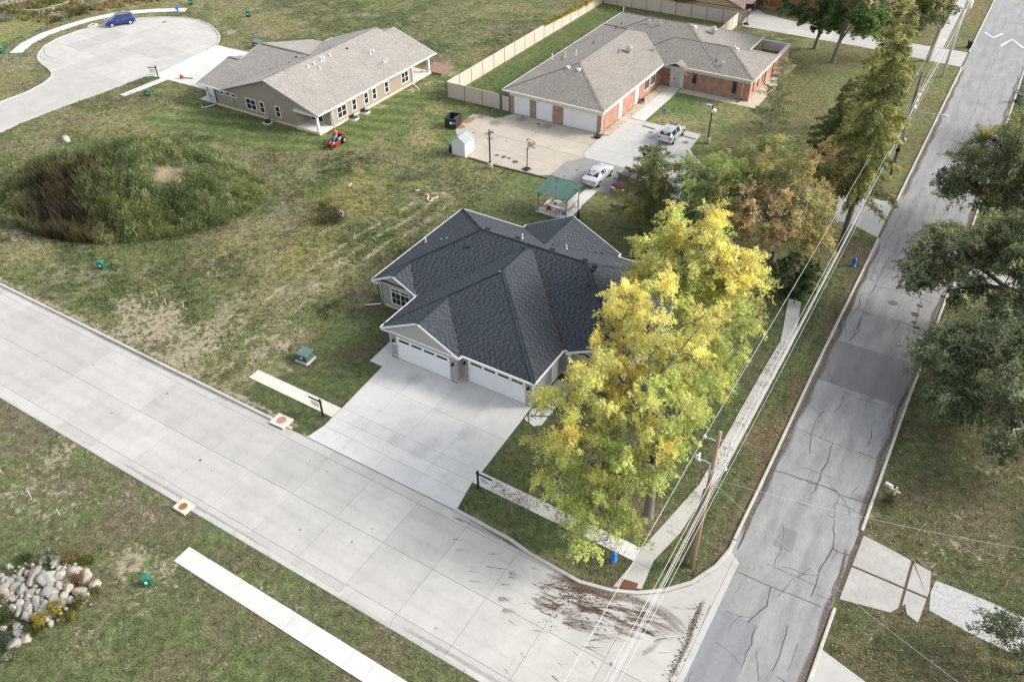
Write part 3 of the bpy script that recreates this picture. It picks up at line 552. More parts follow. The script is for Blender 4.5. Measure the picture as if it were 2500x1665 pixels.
def paved(x, y, extra=()):
    r = np.zeros(x.shape, bool)
    for p in list(PAVED)+FOOT+list(extra):
        q = np.array(p); k = (x > q[:, 0].min()) & (x < q[:, 0].max()) & (y > q[:, 1].min()) & (y < q[:, 1].max())
        if k.any(): r[k] |= inpoly(x[k], y[k], p)
    return r
def tufts(name, x, y, z, h, w, cols, label, cat, m=m_weed, blades=2, lean=.5, top=.15):
    """upright blade clusters: every blade is a bent sliver (quad narrowing to its tip)"""
    n = len(x)*blades; X = np.repeat(x, blades)+RNG.normal(0, .06, n); Y = np.repeat(y, blades)+RNG.normal(0, .06, n); Z = np.repeat(z, blades); H = np.repeat(h, blades)*RNG.uniform(.6, 1.2, n); Wd = np.repeat(w, blades)*RNG.uniform(.6, 1.3, n)
    a = RNG.uniform(0, 2*np.pi, n); dx, dy = np.cos(a), np.sin(a); la = RNG.uniform(0, 2*np.pi, n); lx, ly = np.cos(la)*lean*H, np.sin(la)*lean*H
    v0 = np.stack([X-dx*Wd, Y-dy*Wd, Z-.02], -1); v1 = np.stack([X+dx*Wd, Y+dy*Wd, Z-.02], -1); v2 = np.stack([X+lx+dx*Wd*top, Y+ly+dy*Wd*top, Z+H], -1); v3 = np.stack([X+lx-dx*Wd*top, Y+ly-dy*Wd*top, Z+H], -1)
    V = np.stack([v0, v1, v2, v3], 1).reshape(-1, 3); F = np.arange(4*n).reshape(-1, 4)
    cc = np.repeat(cols, blades, 0)*RNG.uniform(.55, 1.5, (n, 1))
    return tag(fast(name, V, F, m, None, cc), label, cat, kind='stuff')
def visible(x, y, pad=40):
    q = proj(np.stack([x, y, np.zeros_like(x)], -1)); return (q[:, 0] > -pad) & (q[:, 0] < 2500+pad) & (q[:, 1] > -pad) & (q[:, 1] < 1665+pad)
# short grass over lawns and field
n = 420000; gx_ = RNG.uniform(-158, 13, n); gy_ = RNG.uniform(3, 168, n)
# denser near the camera
keep = (RNG.random(n) < np.clip(1.25-np.hypot(gx_, gy_)/150, .3, 1)) & visible(gx_, gy_); gx_, gy_ = gx_[keep], gy_[keep]
k = ~paved(gx_, gy_) & (mound_h(gx_, gy_) < .03); gx_, gy_ = gx_[k], gy_[k]
gc, gd = groundcol(gx_, gy_); dry = (gd > .45)[:, None]; gc = np.where(dry, gc*.8, gc*C(1.05, 1.12, .95))
rough = ((gx_ < -43) & (gy_ > 27.5) & ~inpoly(gx_, gy_, MOW) & ~inpoly(gx_, gy_, BRL)).astype(float)
kk = RNG.random(len(gx_)) < np.where(dry[:, 0], .35, 1.); gx_, gy_, gc, rough = gx_[kk], gy_[kk], gc[kk], rough[kk]
tufts('grass', gx_, gy_, np.zeros(len(gx_)), RNG.uniform(.05, .10, len(gx_))+rough*RNG.uniform(0, .14, len(gx_)), RNG.uniform(.02, .05, len(gx_))+rough*.02, gc, 'patchy green and straw coloured grass over the lots and lawns', 'grass', lean=.9)
# weeds on the mound
n = 34000; a = RNG.uniform(0, 2*np.pi, n); r = np.sqrt(RNG.random(n))*1.12; u = np.cos(a)*r*MA; v = np.sin(a)*r*MBb
wx = MC[0]+u*math.cos(mrot)-v*math.sin(mrot); wy = MC[1]+u*math.sin(mrot)+v*math.cos(mrot); wh = mound_h(wx, wy); q = proj(np.stack([wx, wy, wh], -1))
bare = np.hypot(wx-px(425, 452, 2.0)[0], wy-px(425, 452, 2.0)[1])+(fbm(wx, wy, .8, 3, 66)-.5)*2 < 1.9; k = (wh > -.1) & ~bare; wx, wy, wh, q = wx[k], wy[k], wh[k], q[k]
nn = fbm(wx, wy, .3, 4, 83); n5 = fbm(wx, wy, .9, 3, 85)
brown = sm((300+200*(nn-.5)-q[:, 0])/90, 0, 1)*sm(q[:, 0]+120*(n5-.5), 30, 110)*sm(q[:, 1]+120*(n5-.5), 395, 450)
wc = mixc(np.tile(C(.135, .175, .072), (len(wx), 1)), C(.27, .295, .14), sm(n5, .42, .62)); wc = mixc(wc, C(.08, .115, .045), sm(nn, .52, .66)*.8); wc = mixc(wc, C(.20, .215, .07), sm(fbm(wx, wy, .25, 3, 87), .55, .68)*.7)
wc = mixc(wc, C(.075, .058, .042), brown*.95); wc = mixc(wc, C(.17, .145, .06), brown*sm(n5, .6, .7)*.5)
fr = sm(q[:, 1]-.12*(q[:, 0]-100), 555, 600)*sm(n5, .35, .6)*(q[:, 0] < 520); wc = mixc(wc, C(.26, .235, .06), fr*.6)
def sprigs(name, x, y, z, h, cols, label, cat, per=10, card=(.16, .07), spread=.16, up=.35):
    """leafy weeds: small leaf cards set round an upright stem"""
    n = len(x)*per; i = np.repeat(np.arange(len(x)), per); t = RNG.random(n)**.8; la = RNG.uniform(0, 2*np.pi, len(x)); le = RNG.uniform(0, .35, len(x))
    c = np.stack([x[i]+np.cos(la[i])*le[i]*h[i]*t+RNG.normal(0, 1, n)*spread*(1.15-.6*t), y[i]+np.sin(la[i])*le[i]*h[i]*t+RNG.normal(0, 1, n)*spread*(1.15-.6*t), z[i]+h[i]*t], -1)
    a = RNG.uniform(0, 2*np.pi, n); d = np.stack([np.cos(a), np.sin(a), RNG.uniform(.1, 1.3, n)], -1); d /= np.linalg.norm(d, axis=1)[:, None]; s_ = np.cross(d, RNG.normal(0, 1, (n, 3))+np.array([0, 0, up])); s_ /= np.linalg.norm(s_, axis=1)[:, None]+1e-9
    L_ = (card[0]*RNG.uniform(.6, 1.4, n))[:, None]; W_ = (card[1]*RNG.uniform(.6, 1.4, n))[:, None]
    V = np.stack([c-d*L_*.5, c+s_*W_*.5, c+d*L_*.5, c-s_*W_*.5], 1).reshape(-1, 3)
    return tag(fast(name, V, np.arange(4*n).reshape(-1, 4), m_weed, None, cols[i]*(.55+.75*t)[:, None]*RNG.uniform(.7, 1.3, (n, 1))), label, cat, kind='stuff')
gsel = brown < .5-.3*(RNG.random(len(brown)) < .12); gi_ = np.where(gsel)[0]; gi_ = gi_[RNG.random(len(gi_)) < .62]; bi_ = np.where(~gsel)[0]; clump = .25+1.5*fbm(wx, wy, .7, 3, 95)
def clumps(name, cx_, cy_, cz_, r, h, cols, label, cat, per, card):
    """bushy weeds: every clump a dome of leaf cards, paler towards its tips"""
    n = len(cx_)*per; i = np.repeat(np.arange(len(cx_)), per); a = RNG.uniform(0, 2*np.pi, n); rr = np.sqrt(RNG.random(n)); top = np.sqrt(np.clip(1-(rr*.95)**2, 0, 1)); t = RNG.random(n)**.45
    c = np.stack([cx_[i]+np.cos(a)*rr*r[i], cy_[i]+np.sin(a)*rr*r[i], cz_[i]+h[i]*top*t], -1)+RNG.normal(0, .05, (n, 3)); c[:, 2] += (RNG.random(n) < .12)*RNG.uniform(0, .35, n)
    d = np.stack([np.cos(a)*.5+RNG.normal(0, .5, n), np.sin(a)*.5+RNG.normal(0, .5, n), RNG.uniform(.7, 2.2, n)], -1); d /= np.linalg.norm(d, axis=1)[:, None]; s_ = np.cross(d, RNG.normal(0, 1, (n, 3))); s_ /= np.linalg.norm(s_, axis=1)[:, None]+1e-9
    L_ = (card[0]*RNG.uniform(.6, 1.5, n))[:, None]; W_ = (card[1]*RNG.uniform(.6, 1.4, n))[:, None]
    V = np.stack([c-d*L_*.5, c+s_*W_*.5, c+d*L_*.5, c-s_*W_*.5], 1).reshape(-1, 3)
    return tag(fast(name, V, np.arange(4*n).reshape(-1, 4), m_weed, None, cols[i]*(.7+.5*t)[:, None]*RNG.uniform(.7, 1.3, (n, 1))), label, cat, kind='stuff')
ci = gi_[RNG.random(len(gi_)) < 1700/max(1, len(gi_))]
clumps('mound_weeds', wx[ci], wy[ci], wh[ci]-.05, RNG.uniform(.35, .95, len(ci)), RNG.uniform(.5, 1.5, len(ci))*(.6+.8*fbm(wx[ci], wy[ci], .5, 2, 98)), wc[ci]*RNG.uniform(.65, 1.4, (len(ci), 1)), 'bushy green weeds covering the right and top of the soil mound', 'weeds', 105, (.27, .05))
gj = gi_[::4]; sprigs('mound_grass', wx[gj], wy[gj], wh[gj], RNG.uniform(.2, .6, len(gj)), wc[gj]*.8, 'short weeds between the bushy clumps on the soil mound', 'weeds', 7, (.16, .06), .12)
tufts('dead_weed_stalks', wx[bi_], wy[bi_], wh[bi_], np.clip(RNG.normal(.95, .25, len(bi_)), .4, 1.6)*clump[bi_], np.full(len(bi_), .028), wc[bi_], 'dark brown dead weed stalks on the left slope of the soil mound', 'weeds', blades=6, lean=.3, top=.5)
yi_ = bi_[RNG.random(len(bi_)) < .14]; sprigs('yellow_weed_leaves', wx[yi_], wy[yi_], wh[yi_], np.full(len(yi_), .8), np.tile(C(.20, .165, .06), (len(yi_), 1)), 'yellowing leaves among the dead weed stalks', 'weeds', 5, (.16, .08), .15)
n = 5200; fx = RNG.uniform(-108, -44, n); fy = RNG.uniform(28, 66, n); k = ~paved(fx, fy) & ~inpoly(fx, fy, MOW) & (mound_h(fx, fy) < .05) & visible(fx, fy) & (fbm(fx, fy, .22, 4, 97) > .5); fx, fy = fx[k], fy[k]; fc, fd = groundcol(fx, fy); k = fd < .4; fx, fy, fc = fx[k], fy[k], fc[k]
sprigs('field_weeds', fx, fy, np.zeros(len(fx)), RNG.uniform(.12, .4, len(fx)), fc*C(1.1, 1.2, 1.), 'low leafy weeds scattered over the empty lot', 'weeds', 12, (.16, .08), .2)
# tall dry grass beyond the curved sidewalk
n = 9000; wx = RNG.uniform(-175, -95, n); wy = RNG.uniform(75, 125, n); k = inpoly(wx, wy, TALL) & visible(wx, wy, 80) & ~paved(wx, wy); wx, wy = wx[k], wy[k]; nn = fbm(wx, wy, .25, 4, 91)
wc = mixc(np.tile(C(.235, .17, .085), (len(wx), 1)), C(.15, .16, .055), sm(nn, .48, .62)); tufts('tall_dry_grass', wx, wy, np.zeros(len(wx)), RNG.uniform(.4, .9, len(wx)), np.full(len(wx), .08), wc, 'tall brown dry grass beyond the curved sidewalk', 'grass', blades=6, lean=.6)
# ------------------------------------------------------------------ roofs
class Roof:
    """one simple roof: 'hip', 'gx' (ridge along x) or 'gy' (ridge along y); s = slope(s)"""
    def __init__(s, kind, x0, x1, y0, y1, z, sl, rid=None):
        s.k, s.x0, s.x1, s.y0, s.y1, s.z, s.s, s.rid = kind, x0, x1, y0, y1, z, sl, rid
    def h(s, x, y):
        if not (s.x0 <= x <= s.x1 and s.y0 <= y <= s.y1): return -9
        if s.k == 'hip': d = min(x-s.x0, s.x1-x, y-s.y0, s.y1-y)
        elif s.k == 'gx': d = min(y-s.y0, s.y1-y)
        else: d = min(x-s.x0, s.x1-x)
        return s.z+s.s*d
    def faces(s):
        x0, x1, y0, y1, z, sl = s.x0, s.x1, s.y0, s.y1, s.z, s.s
        if s.k == 'gy':
            xm = (x0+x1)/2; zr = z+sl*(xm-x0); return [[(x0, y1, z), (x0, y0, z), (xm, y0, zr), (xm, y1, zr)], [(x1, y0, z), (x1, y1, z), (xm, y1, zr), (xm, y0, zr)]]
        if s.k == 'gx':
            ym = (y0+y1)/2; zr = z+sl*(ym-y0); return [[(x0, y0, z), (x1, y0, z), (x1, ym, zr), (x0, ym, zr)], [(x1, y1, z), (x0, y1, z), (x0, ym, zr), (x1, ym, zr)]]
        d = min(x1-x0, y1-y0)/2; zr = z+sl*d
        if x1-x0 >= y1-y0: a, b = (x0+d, y0+d, zr), (x1-d, y0+d, zr); return [[(x0, y0, z), (x1, y0, z), b, a], [(x1, y1, z), (x0, y1, z), a, b], [(x0, y1, z), (x0, y0, z), a], [(x1, y0, z), (x1, y1, z), b]]
        a, b = (x0+d, y0+d, zr), (x0+d, y1-d, zr); return [[(x0, y1, z), (x0, y0, z), a, b], [(x1, y0, z), (x1, y1, z), b, a], [(x0, y0, z), (x1, y0, z), a], [(x1, y1, z), (x0, y1, z), b]]
def clip2(poly, clip):
    out = poly
    for i in range(len(clip)):
        ax, ay = clip[i]; bx, by = clip[(i+1) % len(clip)]; nx_, ny_ = -(by-ay), bx-ax; inp = out; out = []
        if not inp: return []
        for j in range(len(inp)):
            p, q = inp[j], inp[(j+1) % len(inp)]; dp = (p[0]-ax)*nx_+(p[1]-ay)*ny_; dq = (q[0]-ax)*nx_+(q[1]-ay)*ny_
            if dp >= 0: out.append(p)
            if (dp >= 0) != (dq >= 0): t = dp/(dp-dq); out.append((p[0]+(q[0]-p[0])*t, p[1]+(q[1]-p[1])*t))
    return out
def hmax(roofs, x, y, skip): return max([r.h(x, y) for i, r in enumerate(roofs) if i != skip]+[-9])
def build_roof(house, roofs, tones, m, expo=.16, wid=.34, capt=None, fascia=m_white, seed=1, dkf=.74, nodeck=()):
    rnd = random.Random(seed); V = []; F = []; CC = []; cV = []; cF = []; cC = []
    deck = B()
    for ri, rf in enumerate(roofs):
        for fi, poly in enumerate(rf.faces()):
            P = [Vector(p) for p in poly]; u = (P[1]-P[0]).normalized(); nrm = (P[1]-P[0]).cross(P[2]-P[1]).normalized(); v = nrm.cross(u)
            if nrm.z < 0: nrm = -nrm
            off = nrm*(-.02-.004*(ri*4+fi)); deck.add([p+off for p in P], [tuple(range(len(P)))]) if ri not in nodeck else None
            L2 = [((p-P[0]).dot(u), (p-P[0]).dot(v)) for p in P]; um0 = min(a[0] for a in L2); um1 = max(a[0] for a in L2); vm1 = max(a[1] for a in L2)
            row = 0; vv = -.02; dk = False
            while vv < vm1:
                uu = um0-rnd.uniform(0, wid)
                while uu < um1:
                    dk = not dk; w_ = wid*(rnd.uniform(.4, .75) if dk else rnd.uniform(.6, 1.2)); q = clip2([(uu, vv), (uu+w_, vv), (uu+w_, vv+expo*1.04), (uu, vv+expo*1.04)], L2)
                    uu += w_
                    if len(q) < 3: continue
                    c = P[0]+u*(sum(a[0] for a in q)/len(q))+v*(sum(a[1] for a in q)/len(q))
                    oth = [(k, r.h(c.x, c.y)) for k, r in enumerate(roofs) if k != ri]
                    if any(h > c.z+.025 or (k < ri and abs(h-c.z) <= .025) for k, h in oth): continue
                    lift = rnd.choice((.012, .014, .022)); b0 = len(V)
                    for a in q: t = min(1, max(0, (a[1]-vv)/(expo*1.04))); V.append(P[0]+u*a[0]+v*a[1]+nrm*(lift*(1-t)+.004))
                    F.append(tuple(range(b0, b0+len(q)))); tn = rnd.choice(tones); k_ = rnd.uniform(.85, 1.05)*dkf if dk else rnd.uniform(.94, 1.08); CC.append((tn[0]*k_, tn[1]*k_, tn[2]*k_, 1))
                    # butt edge
                    lo = [i for i, a in enumerate(q) if a[1] < vv+.004]
                    if len(lo) >= 2:
                        i0, i1 = lo[0], lo[-1]; b1 = len(V); V += [V[b0+i0].copy(), V[b0+i1].copy(), V[b0+i1]-nrm*(lift+.008), V[b0+i0]-nrm*(lift+.008)]; F.append((b1+3, b1+2, b1+1, b1)); CC.append((tn[0]*k_, tn[1]*k_, tn[2]*k_, 1))
                vv += expo; row += 1
    ro = deck.build('roof', mat('roof_felt', (.06, .06, .065), .9), house)
    me = bpy.data.meshes.new('shingles'); me.from_pydata([tuple(p) for p in V], [], F); at = me.attributes.new('Col', 'FLOAT_COLOR', 'FACE'); at.data.foreach_set('color', np.array(CC, np.float32).ravel()); me.materials.append(m)
    so = bpy.data.objects.new('shingles', me); link(so, ro); so['kind'] = 'stuff'
    # ridge and hip caps, laid tile on tile
    capt = capt or tones
    def caps(a, b):
        a, b = Vector(a), Vector(b); d = b-a; n_ = int(d.length/.22)
        if n_ < 1: return
        d.normalize(); sd = d.cross(Vector((0, 0, 1))).normalized()
        for i in range(n_):
            p = a+d*(i*.22); 
            c = p+d*.11
            if any(r.h(c.x, c.y) > c.z+.06 for r in roofs): continue
            sl = .42*rf.s if rf.k == 'hip' and abs(d.z) > .02 else rf.s
            b0 = len(cV); e = .14; h1 = .045; h0 = .03
            for (t, hh) in ((-.02, h0), (.25, h1)):
                q = p+d*t; cV.extend([q+sd*e+Vector((0, 0, hh-e*sl)), q+Vector((0, 0, hh)), q-sd*e+Vector((0, 0, hh-e*sl))])
            tn = rnd.choice(capt); k_ = rnd.uniform(.85, 1.1)
            for f in ((0, 1, 4, 3), (1, 2, 5, 4), (3, 4, 1, 0)): cF.append(tuple(b0+x for x in f)); cC.append((tn[0]*k_, tn[1]*k_, tn[2]*k_, 1))
    for rf in roofs:
        x0, x1, y0, y1, z, sl = rf.x0, rf.x1, rf.y0, rf.y1, rf.z, rf.s
        if rf.k == 'gy': xm = (x0+x1)/2; zr = z+sl*(xm-x0); caps((xm, y0, zr), (xm, y1, zr))
        elif rf.k == 'gx': ym = (y0+y1)/2; zr = z+sl*(ym-y0); caps((x0, ym, zr), (x1, ym, zr))
        else:
            fs = rf.faces(); top = [p for p in fs[0] if p[2] > z+.01]; caps(top[1], top[0])
            for f in fs[2:]:
                for e in f[:2]: caps(e, f[2])
    if cV:
        me = bpy.data.meshes.new('ridge_caps'); me.from_pydata([tuple(p) for p in cV], [], cF); at = me.attributes.new('Col', 'FLOAT_COLOR', 'FACE'); at.data.foreach_set('color', np.array(cC, np.float32).ravel()); me.materials.append(m)
        co = bpy.data.objects.new('ridge_caps', me); link(co, ro); co['kind'] = 'stuff'
    return ro
def on_eave(roofs, i, pts, depth=.16, th=.035, m=m_white, parent=None, name='gutter'):
    B().tube(pts, .07, 6)
def bar(p, q, w, h, m, parent, name, up=(0, 0, 1)):
    """board from p to q, w wide, h high"""
    p, q = Vector(p), Vector(q); d = (q-p).normalized(); s_ = d.cross(Vector(up)).normalized(); n_ = s_.cross(d).normalized()
    vs = []
    for c in (p, q):
        for a, b in ((-1, -1), (1, -1), (1, 1), (-1, 1)): vs.append(c+s_*(a*w/2)+n_*(b*h/2))
    return B().add(vs, [(3, 2, 1, 0), (4, 5, 6, 7), (0, 1, 5, 4), (1, 2, 6, 5), (2, 3, 7, 6), (3, 0, 4, 7)]).build(name, m, parent)
def eave(parent, pts, z, m=m_white, name='gutter', w=.11, h=.13):
    for a, b in zip(pts[:-1], pts[1:]): bar((a[0], a[1], z-h/2), (b[0], b[1], z-h/2), w, h, m, parent, name)
# wall-mounted pieces. wall frame: origin o, horizontal axis a (unit 2D), outward normal n (unit 2D)
class Wall:
    def __init__(s, parent, o, a, n): s.p, s.o, s.a, s.n = parent, o, a, n
    def P(s, u, z, d): return (s.o[0]+s.a[0]*u+s.n[0]*d, s.o[1]+s.a[1]*u+s.n[1]*d, z)
    def box(s, name, u0, u1, z0, z1, d0, d1, m, parent=None):
        vs = [s.P(u, z, d) for d in (d0, d1) for (u, z) in ((u0, z0), (u1, z0), (u1, z1), (u0, z1))]
        o = B().add(vs, [(0, 1, 2, 3), (7, 6, 5, 4), (0, 4, 5, 1), (1, 5, 6, 2), (2, 6, 7, 3), (3, 7, 4, 0)]).build(name, m, parent or s.p)
        bm = bmesh.new(); bm.from_mesh(o.data); bmesh.ops.recalc_face_normals(bm, faces=bm.faces); bm.to_mesh(o.data); bm.free(); return o
    def window(s, u0, u1, z0, z1, cols=1, rows=2, t=.09, frame=m_white, glass=m_glass, sill=False):
        w = s.box('window', u0+t*.5, u1-t*.5, z0+t*.5, z1-t*.5, -.05, .012, glass)
        for (a, b, c, d) in ((u0, u1, z1-t, z1), (u0, u1, z0, z0+t), (u0, u0+t, z0+t, z1-t), (u1-t, u1, z0+t, z1-t)): s.box('frame', a, b, c, d, -.02, .05, frame, w)
        for i in range(1, cols): x = u0+(u1-u0)*i/cols; s.box('mullion', x-.035, x+.035, z0+t, z1-t, -.02, .04, frame, w)
        for j in range(1, rows): z = z0+(z1-z0)*j/rows; s.box('rail', u0+t, u1-t, z-.025, z+.025, -.02, .035, frame, w)
        if sill: s.box('sill', u0-.05, u1+.05, z0-.08, z0-.005, -.02, .09, frame, w)
        return w
def pipe(parent, pts, r=.045, m=m_white, name='downspout', seg=6): return B().tube(pts, r, seg).build(name, m, parent, smooth=True)
def vent(parent, rfs, x, y, r=.05, h=.45, m=m_pvc, name='vent_pipe', cap=False):
    z = max(rf.h(x, y) for rf in rfs); mb = B(); 
    if cap: mb.lathe((x, y, z-.1), [(r*1.0, 0), (r, h*.5), (r*1.6, h*.52), (r*1.7, h*.72), (r*1.1, h*.76), (r*1.1, h*.95), (r*.5, h)], 10)
    else: mb.lathe((x, y, z-.1), [(r*2.2, 0), (r*2.2, .1), (r, .16), (r, h+.1), (r*.8, h+.1)], 8)
    return mb.build(name, m, parent, smooth=False)
# ================================================================== grey duplex with the slate roof
gh = empty('grey_duplex_house', 'grey sided duplex house with dark slate shingle roof and two white garage doors', 'house', (-29, 47, 0))
gh.location = (0, 0, 0)
GZ, GS = 2.78, .5
g_main = Roof('hip', -40.96, -17.0, 42.95, 56.75, GZ, GS); g_gar = Roof('hip', -36.1, -22.1, 38.32, 56.0, GZ, GS)
g_gab = Roof('gy', -36.1, -28.56, 37.88, 44.5, GZ-.03, GS); g_lw = Roof('gy', -41.0, -36.2, 42.72, 47.5, GZ-.03, GS); g_rw = Roof('gy', -21.8, -16.96, 42.72, 47.5, GZ-.03, GS); g_bk = Roof('gy', -34.0, -24.2, 49.5, 57.36, GZ-.03, GS)
GR = [g_main, g_gar, g_gab, g_lw, g_rw, g_bk]
tg = [(.058, .067, .081), (.061, .071, .085), (.064, .074, .089)]
gro = build_roof(gh, GR, tg, m_shg, .150, .33, seed=3, capt=[(.045, .057, .073), (.05, .063, .080)], dkf=.62)
ZT = GZ-.12
def wallbox(name, x0, x1, y0, y1, z0, z1, m, parent): return B().box(x0, x1, y0, y1, z0, z1).build(name, m, parent)
wallbox('wall', -35.33, -28.8, 38.02, 44, .25, ZT, m_gsid, gh); wallbox('wall', -28.82, -22.43, 38.64, 44, .25, ZT, m_gsid, gh); wallbox('wall', -40.3, -17.7, 43.18, 56.1, .25, ZT-.003, m_gsid, gh)
for (a, b, c, d) in [(-35.31, -28.82, 38.04, 44), (-28.84, -22.45, 38.66, 44), (-40.28, -17.72, 43.2, 56.08)]: wallbox('foundation', a, b, c, d, -.1, .255, m_found, gh)
# gable ends
def gable_end(parent, x0, x1, y, z, sl, m, name='gable', inset=0.0, th=.12):
    xm = (x0+x1)/2; vs = [(x0, y, z), (x1, y, z), (xm, y, z+sl*(xm-x0)), (x0, y+th, z), (x1, y+th, z), (xm, y+th, z+sl*(xm-x0))]
    return B().add(vs, [(0, 1, 2), (5, 4, 3), (0, 3, 4, 1), (1, 4, 5, 2), (2, 5, 3, 0)]).build(name, m, parent)
def rakes(parent, x0, x1, y, z, sl, ret=.5, m=m_white, w=.16):
    xm = (x0+x1)/2; zr = z+sl*(xm-x0)
    bar((x0-.02, y, z-.09), (xm, y, zr-.07), w, .05, m, parent, 'rake_board', up=(0, 1, 0)); bar((x1+.02, y, z-.09), (xm, y, zr-.07), w, .05, m, parent, 'rake_board', up=(0, 1, 0))
for (x0, x1, yw, yr, wl_) in [(-36.1, -28.56, 38.0, 37.88, -35.33), (-41.0, -36.2, 43.15, 42.72, -40.3), (-21.8, -16.96, 43.15, 42.72, -21.4)]:
    gable_end(gh, x0+.35, x1-.25, yw, ZT-.02, GS, m_gsidd); rakes(gh, x0, x1, yr, GZ-.02, GS)
    bar((wl_, yw-.03, ZT-.03), (x1-.3, yw-.03, ZT-.03), .05, .16, m_white, gh, 'frieze_board', up=(0, 0, 1))
    B().box(x0-.02, wl_+.03, yr-.03, yw+.3, GZ-.22, GZ-.08).build('soffit_return', m_white, gh)
    B().box(x1-.30, x1+.03, yr-.03, yw+.12, GZ-.22, GZ-.08).build('soffit_return', m_white, gh)
e = .06
eave(gh, [(-36.1-e, 37.9), (-36.1-e, 42.9)], GZ-.0); eave(gh, [(-28.56, 38.32-e), (-22.1+e, 38.32-e)], GZ); eave(gh, [(-22.1+e, 38.32-e), (-22.1+e, 42.95)], GZ)
eave(gh, [(-28.54+e, 37.9), (-28.54+e, 38.3)], GZ); eave(gh, [(-40.96-e, 42.9), (-40.96-e, 56.8)], GZ); eave(gh, [(-36.2+e, 42.75), (-36.2+e, 42.95)], GZ); eave(gh, [(-40.96, 56.75+e), (-34.0, 56.75+e)], GZ); eave(gh, [(-34.0-e, 56.75), (-34.0-e, 57.36)], GZ); eave(gh, [(-24.2, 56.75+e), (-17, 56.75+e)], GZ); eave(gh, [(-24.2+e, 56.75), (-24.2+e, 57.36)], GZ); eave(gh, [(-17+e, 42.9), (-17+e, 56.8)], GZ); eave(gh, [(-22.1, 42.95-e), (-21.8, 42.95-e)], GZ)
B().box(-36.1, -22.1, 38.3, 38.66, GZ-.16, GZ-.10).build('soffit', m_white, gh); B().box(-22.45, -22.08, 38.3, 43, GZ-.161, GZ-.101).build('soffit', m_white, gh); B().box(-36.08, -35.3, 38.0, 43.1, GZ-.162, GZ-.102).build('soffit', m_white, gh)
B().box(-40.94, -40.28, 43, 56.7, GZ-.163, GZ-.103).build('soffit', m_white, gh); B().box(-17.72, -17.02, 43, 56.7, GZ-.164, GZ-.104).build('soffit', m_white, gh); rakes(gh, -34.0, -24.2, 57.36, GZ-.02, GS); gable_end(gh, -33.6, -24.6, 57.0, ZT, GS, m_gsidd)
for (x, z0) in ((-33.7, 0), (-24.5, 0)): B().box(x-.15, x+.15, 57.0, 57.3, 0, ZT).build('porch_post', m_white, gh)
# garage doors
def garage_door(wl, u0, u1, h, panes=4, rows=4, t=.12, m=m_whited, base=.02):
    d = wl.box('garage_door', u0+t, u1-t, base, h-t, -.08, .004, m)
    for (a, b, c, e_) in ((u0, u0+t, base, h), (u1-t, u1, base, h), (u0+t, u1-t, h-t, h)): wl.box('door_trim', a, b, c, e_, -.05, .045, m_white, d)
    hh = (h-t-base)/rows; wdt = (u1-u0-2*t)/panes
    for r_ in range(rows):
        for i in range(panes):
            if r_ == rows-1 and panes == 4: continue
            wl.box('door_panel', u0+t+wdt*i+.04, u0+t+wdt*(i+1)-.04, base+hh*r_+.03, base+hh*(r_+1)-.03, -.02, .016, m, d)
    if panes == 4:
        for i in range(panes):
            wl.box('door_panel', u0+t+wdt*i+.04, u0+t+wdt*(i+1)-.04, base+hh*(rows-1)+.03, base+hh*rows-.03, -.02, .014, m, d)
            wl.box('door_pane', u0+t+wdt*i+.12, u0+t+wdt*(i+1)-.12, base+hh*(rows-1)+.24, base+hh*rows-.08, -.02, .022, m_glass, d)
    return d
gw1 = Wall(gh, (-35.33, 38.02), (1, 0), (0, -1)); gw2 = Wall(gh, (-28.82, 38.64), (1, 0), (0, -1))
garage_door(gw1, .66, 5.83, 2.32); garage_door(gw2, .66, 5.82, 2.32)
for wl, us in ((gw1, (.35, 6.15)), (gw2, (.33, 6.08))):
    for u_ in us:
        l_ = wl.box('wall_lamp', u_-.06, u_+.06, 1.72, 1.98, -.02, .05, m_black); wl.box('lamp_shade', u_-.08, u_+.08, 1.7, 1.86, .05, .2, m_black, l_)
    u_ = us[0] if wl is gw1 else us[1]; wl.box('house_number', u_-.2, u_+.2, 1.42, 1.54, -.01, .02, m_pvc)
for wl, u_ in ((gw1, .75), (gw2, .75)): wl.box('keypad', u_-.04, u_+.04, 1.25, 1.45, .04, .07, m_steel)
B().box(-34.6, -29.6, 37.72, 38.0, .02, .045).build('threshold', m_conct, gh); B().box(-28.1, -23.05, 38.34, 38.62, .02, .045).build('threshold', m_conct, gh)
# left wing window
gw3 = Wall(gh, (-40.3, 43.18), (1, 0), (0, -1)); w = gw3.window(.95, 3.05, .55, 2.3, 2, 1, .10)
gw3.box('transom', 1.05, 2.95, 1.98, 2.2, 0, .02, m_glass, w); gw3.box('transom_rail', 1.0, 3.0, 1.88, 1.98, 0, .045, m_white, w)
for x in (1.48, 2.52): gw3.box('muntin', x-.015, x+.015, .65, 1.88, 0, .03, m_white, w)
gw3.box('muntin', 1.05, 2.95, 1.25, 1.28, 0, .03, m_white, w)
gw4 = Wall(gh, (-21.4, 43.18), (1, 0), (0, -1)); gw4.window(.6, 2.7, .55, 2.2, 2, 2, .1)
gwr = Wall(gh, (-22.43, 38.64), (0, 1), (1, 0)); gwr.box('entry_door', 3.0, 3.9, .05, 2.1, -.05, .03, m_white)
pipe(gh, [(-40.45, 42.95, GZ-.15), (-40.38, 43.1, 2.3), (-40.38, 43.1, .25), (-40.6, 43.0, .15), (-41.7, 42.2, .1)], .05)
pipe(gh, [(-22.15, 38.35, GZ-.15), (-22.38, 38.58, 2.4), (-22.38, 38.58, .1)], .05); pipe(gh, [(-35.4, 38.06, GZ-.2), (-35.4, 38.06, .1)], .04)
wallbox('corner_trim', -35.36, -35.2, 37.99, 38.1, .25, ZT-.2, m_gsidd, gh)
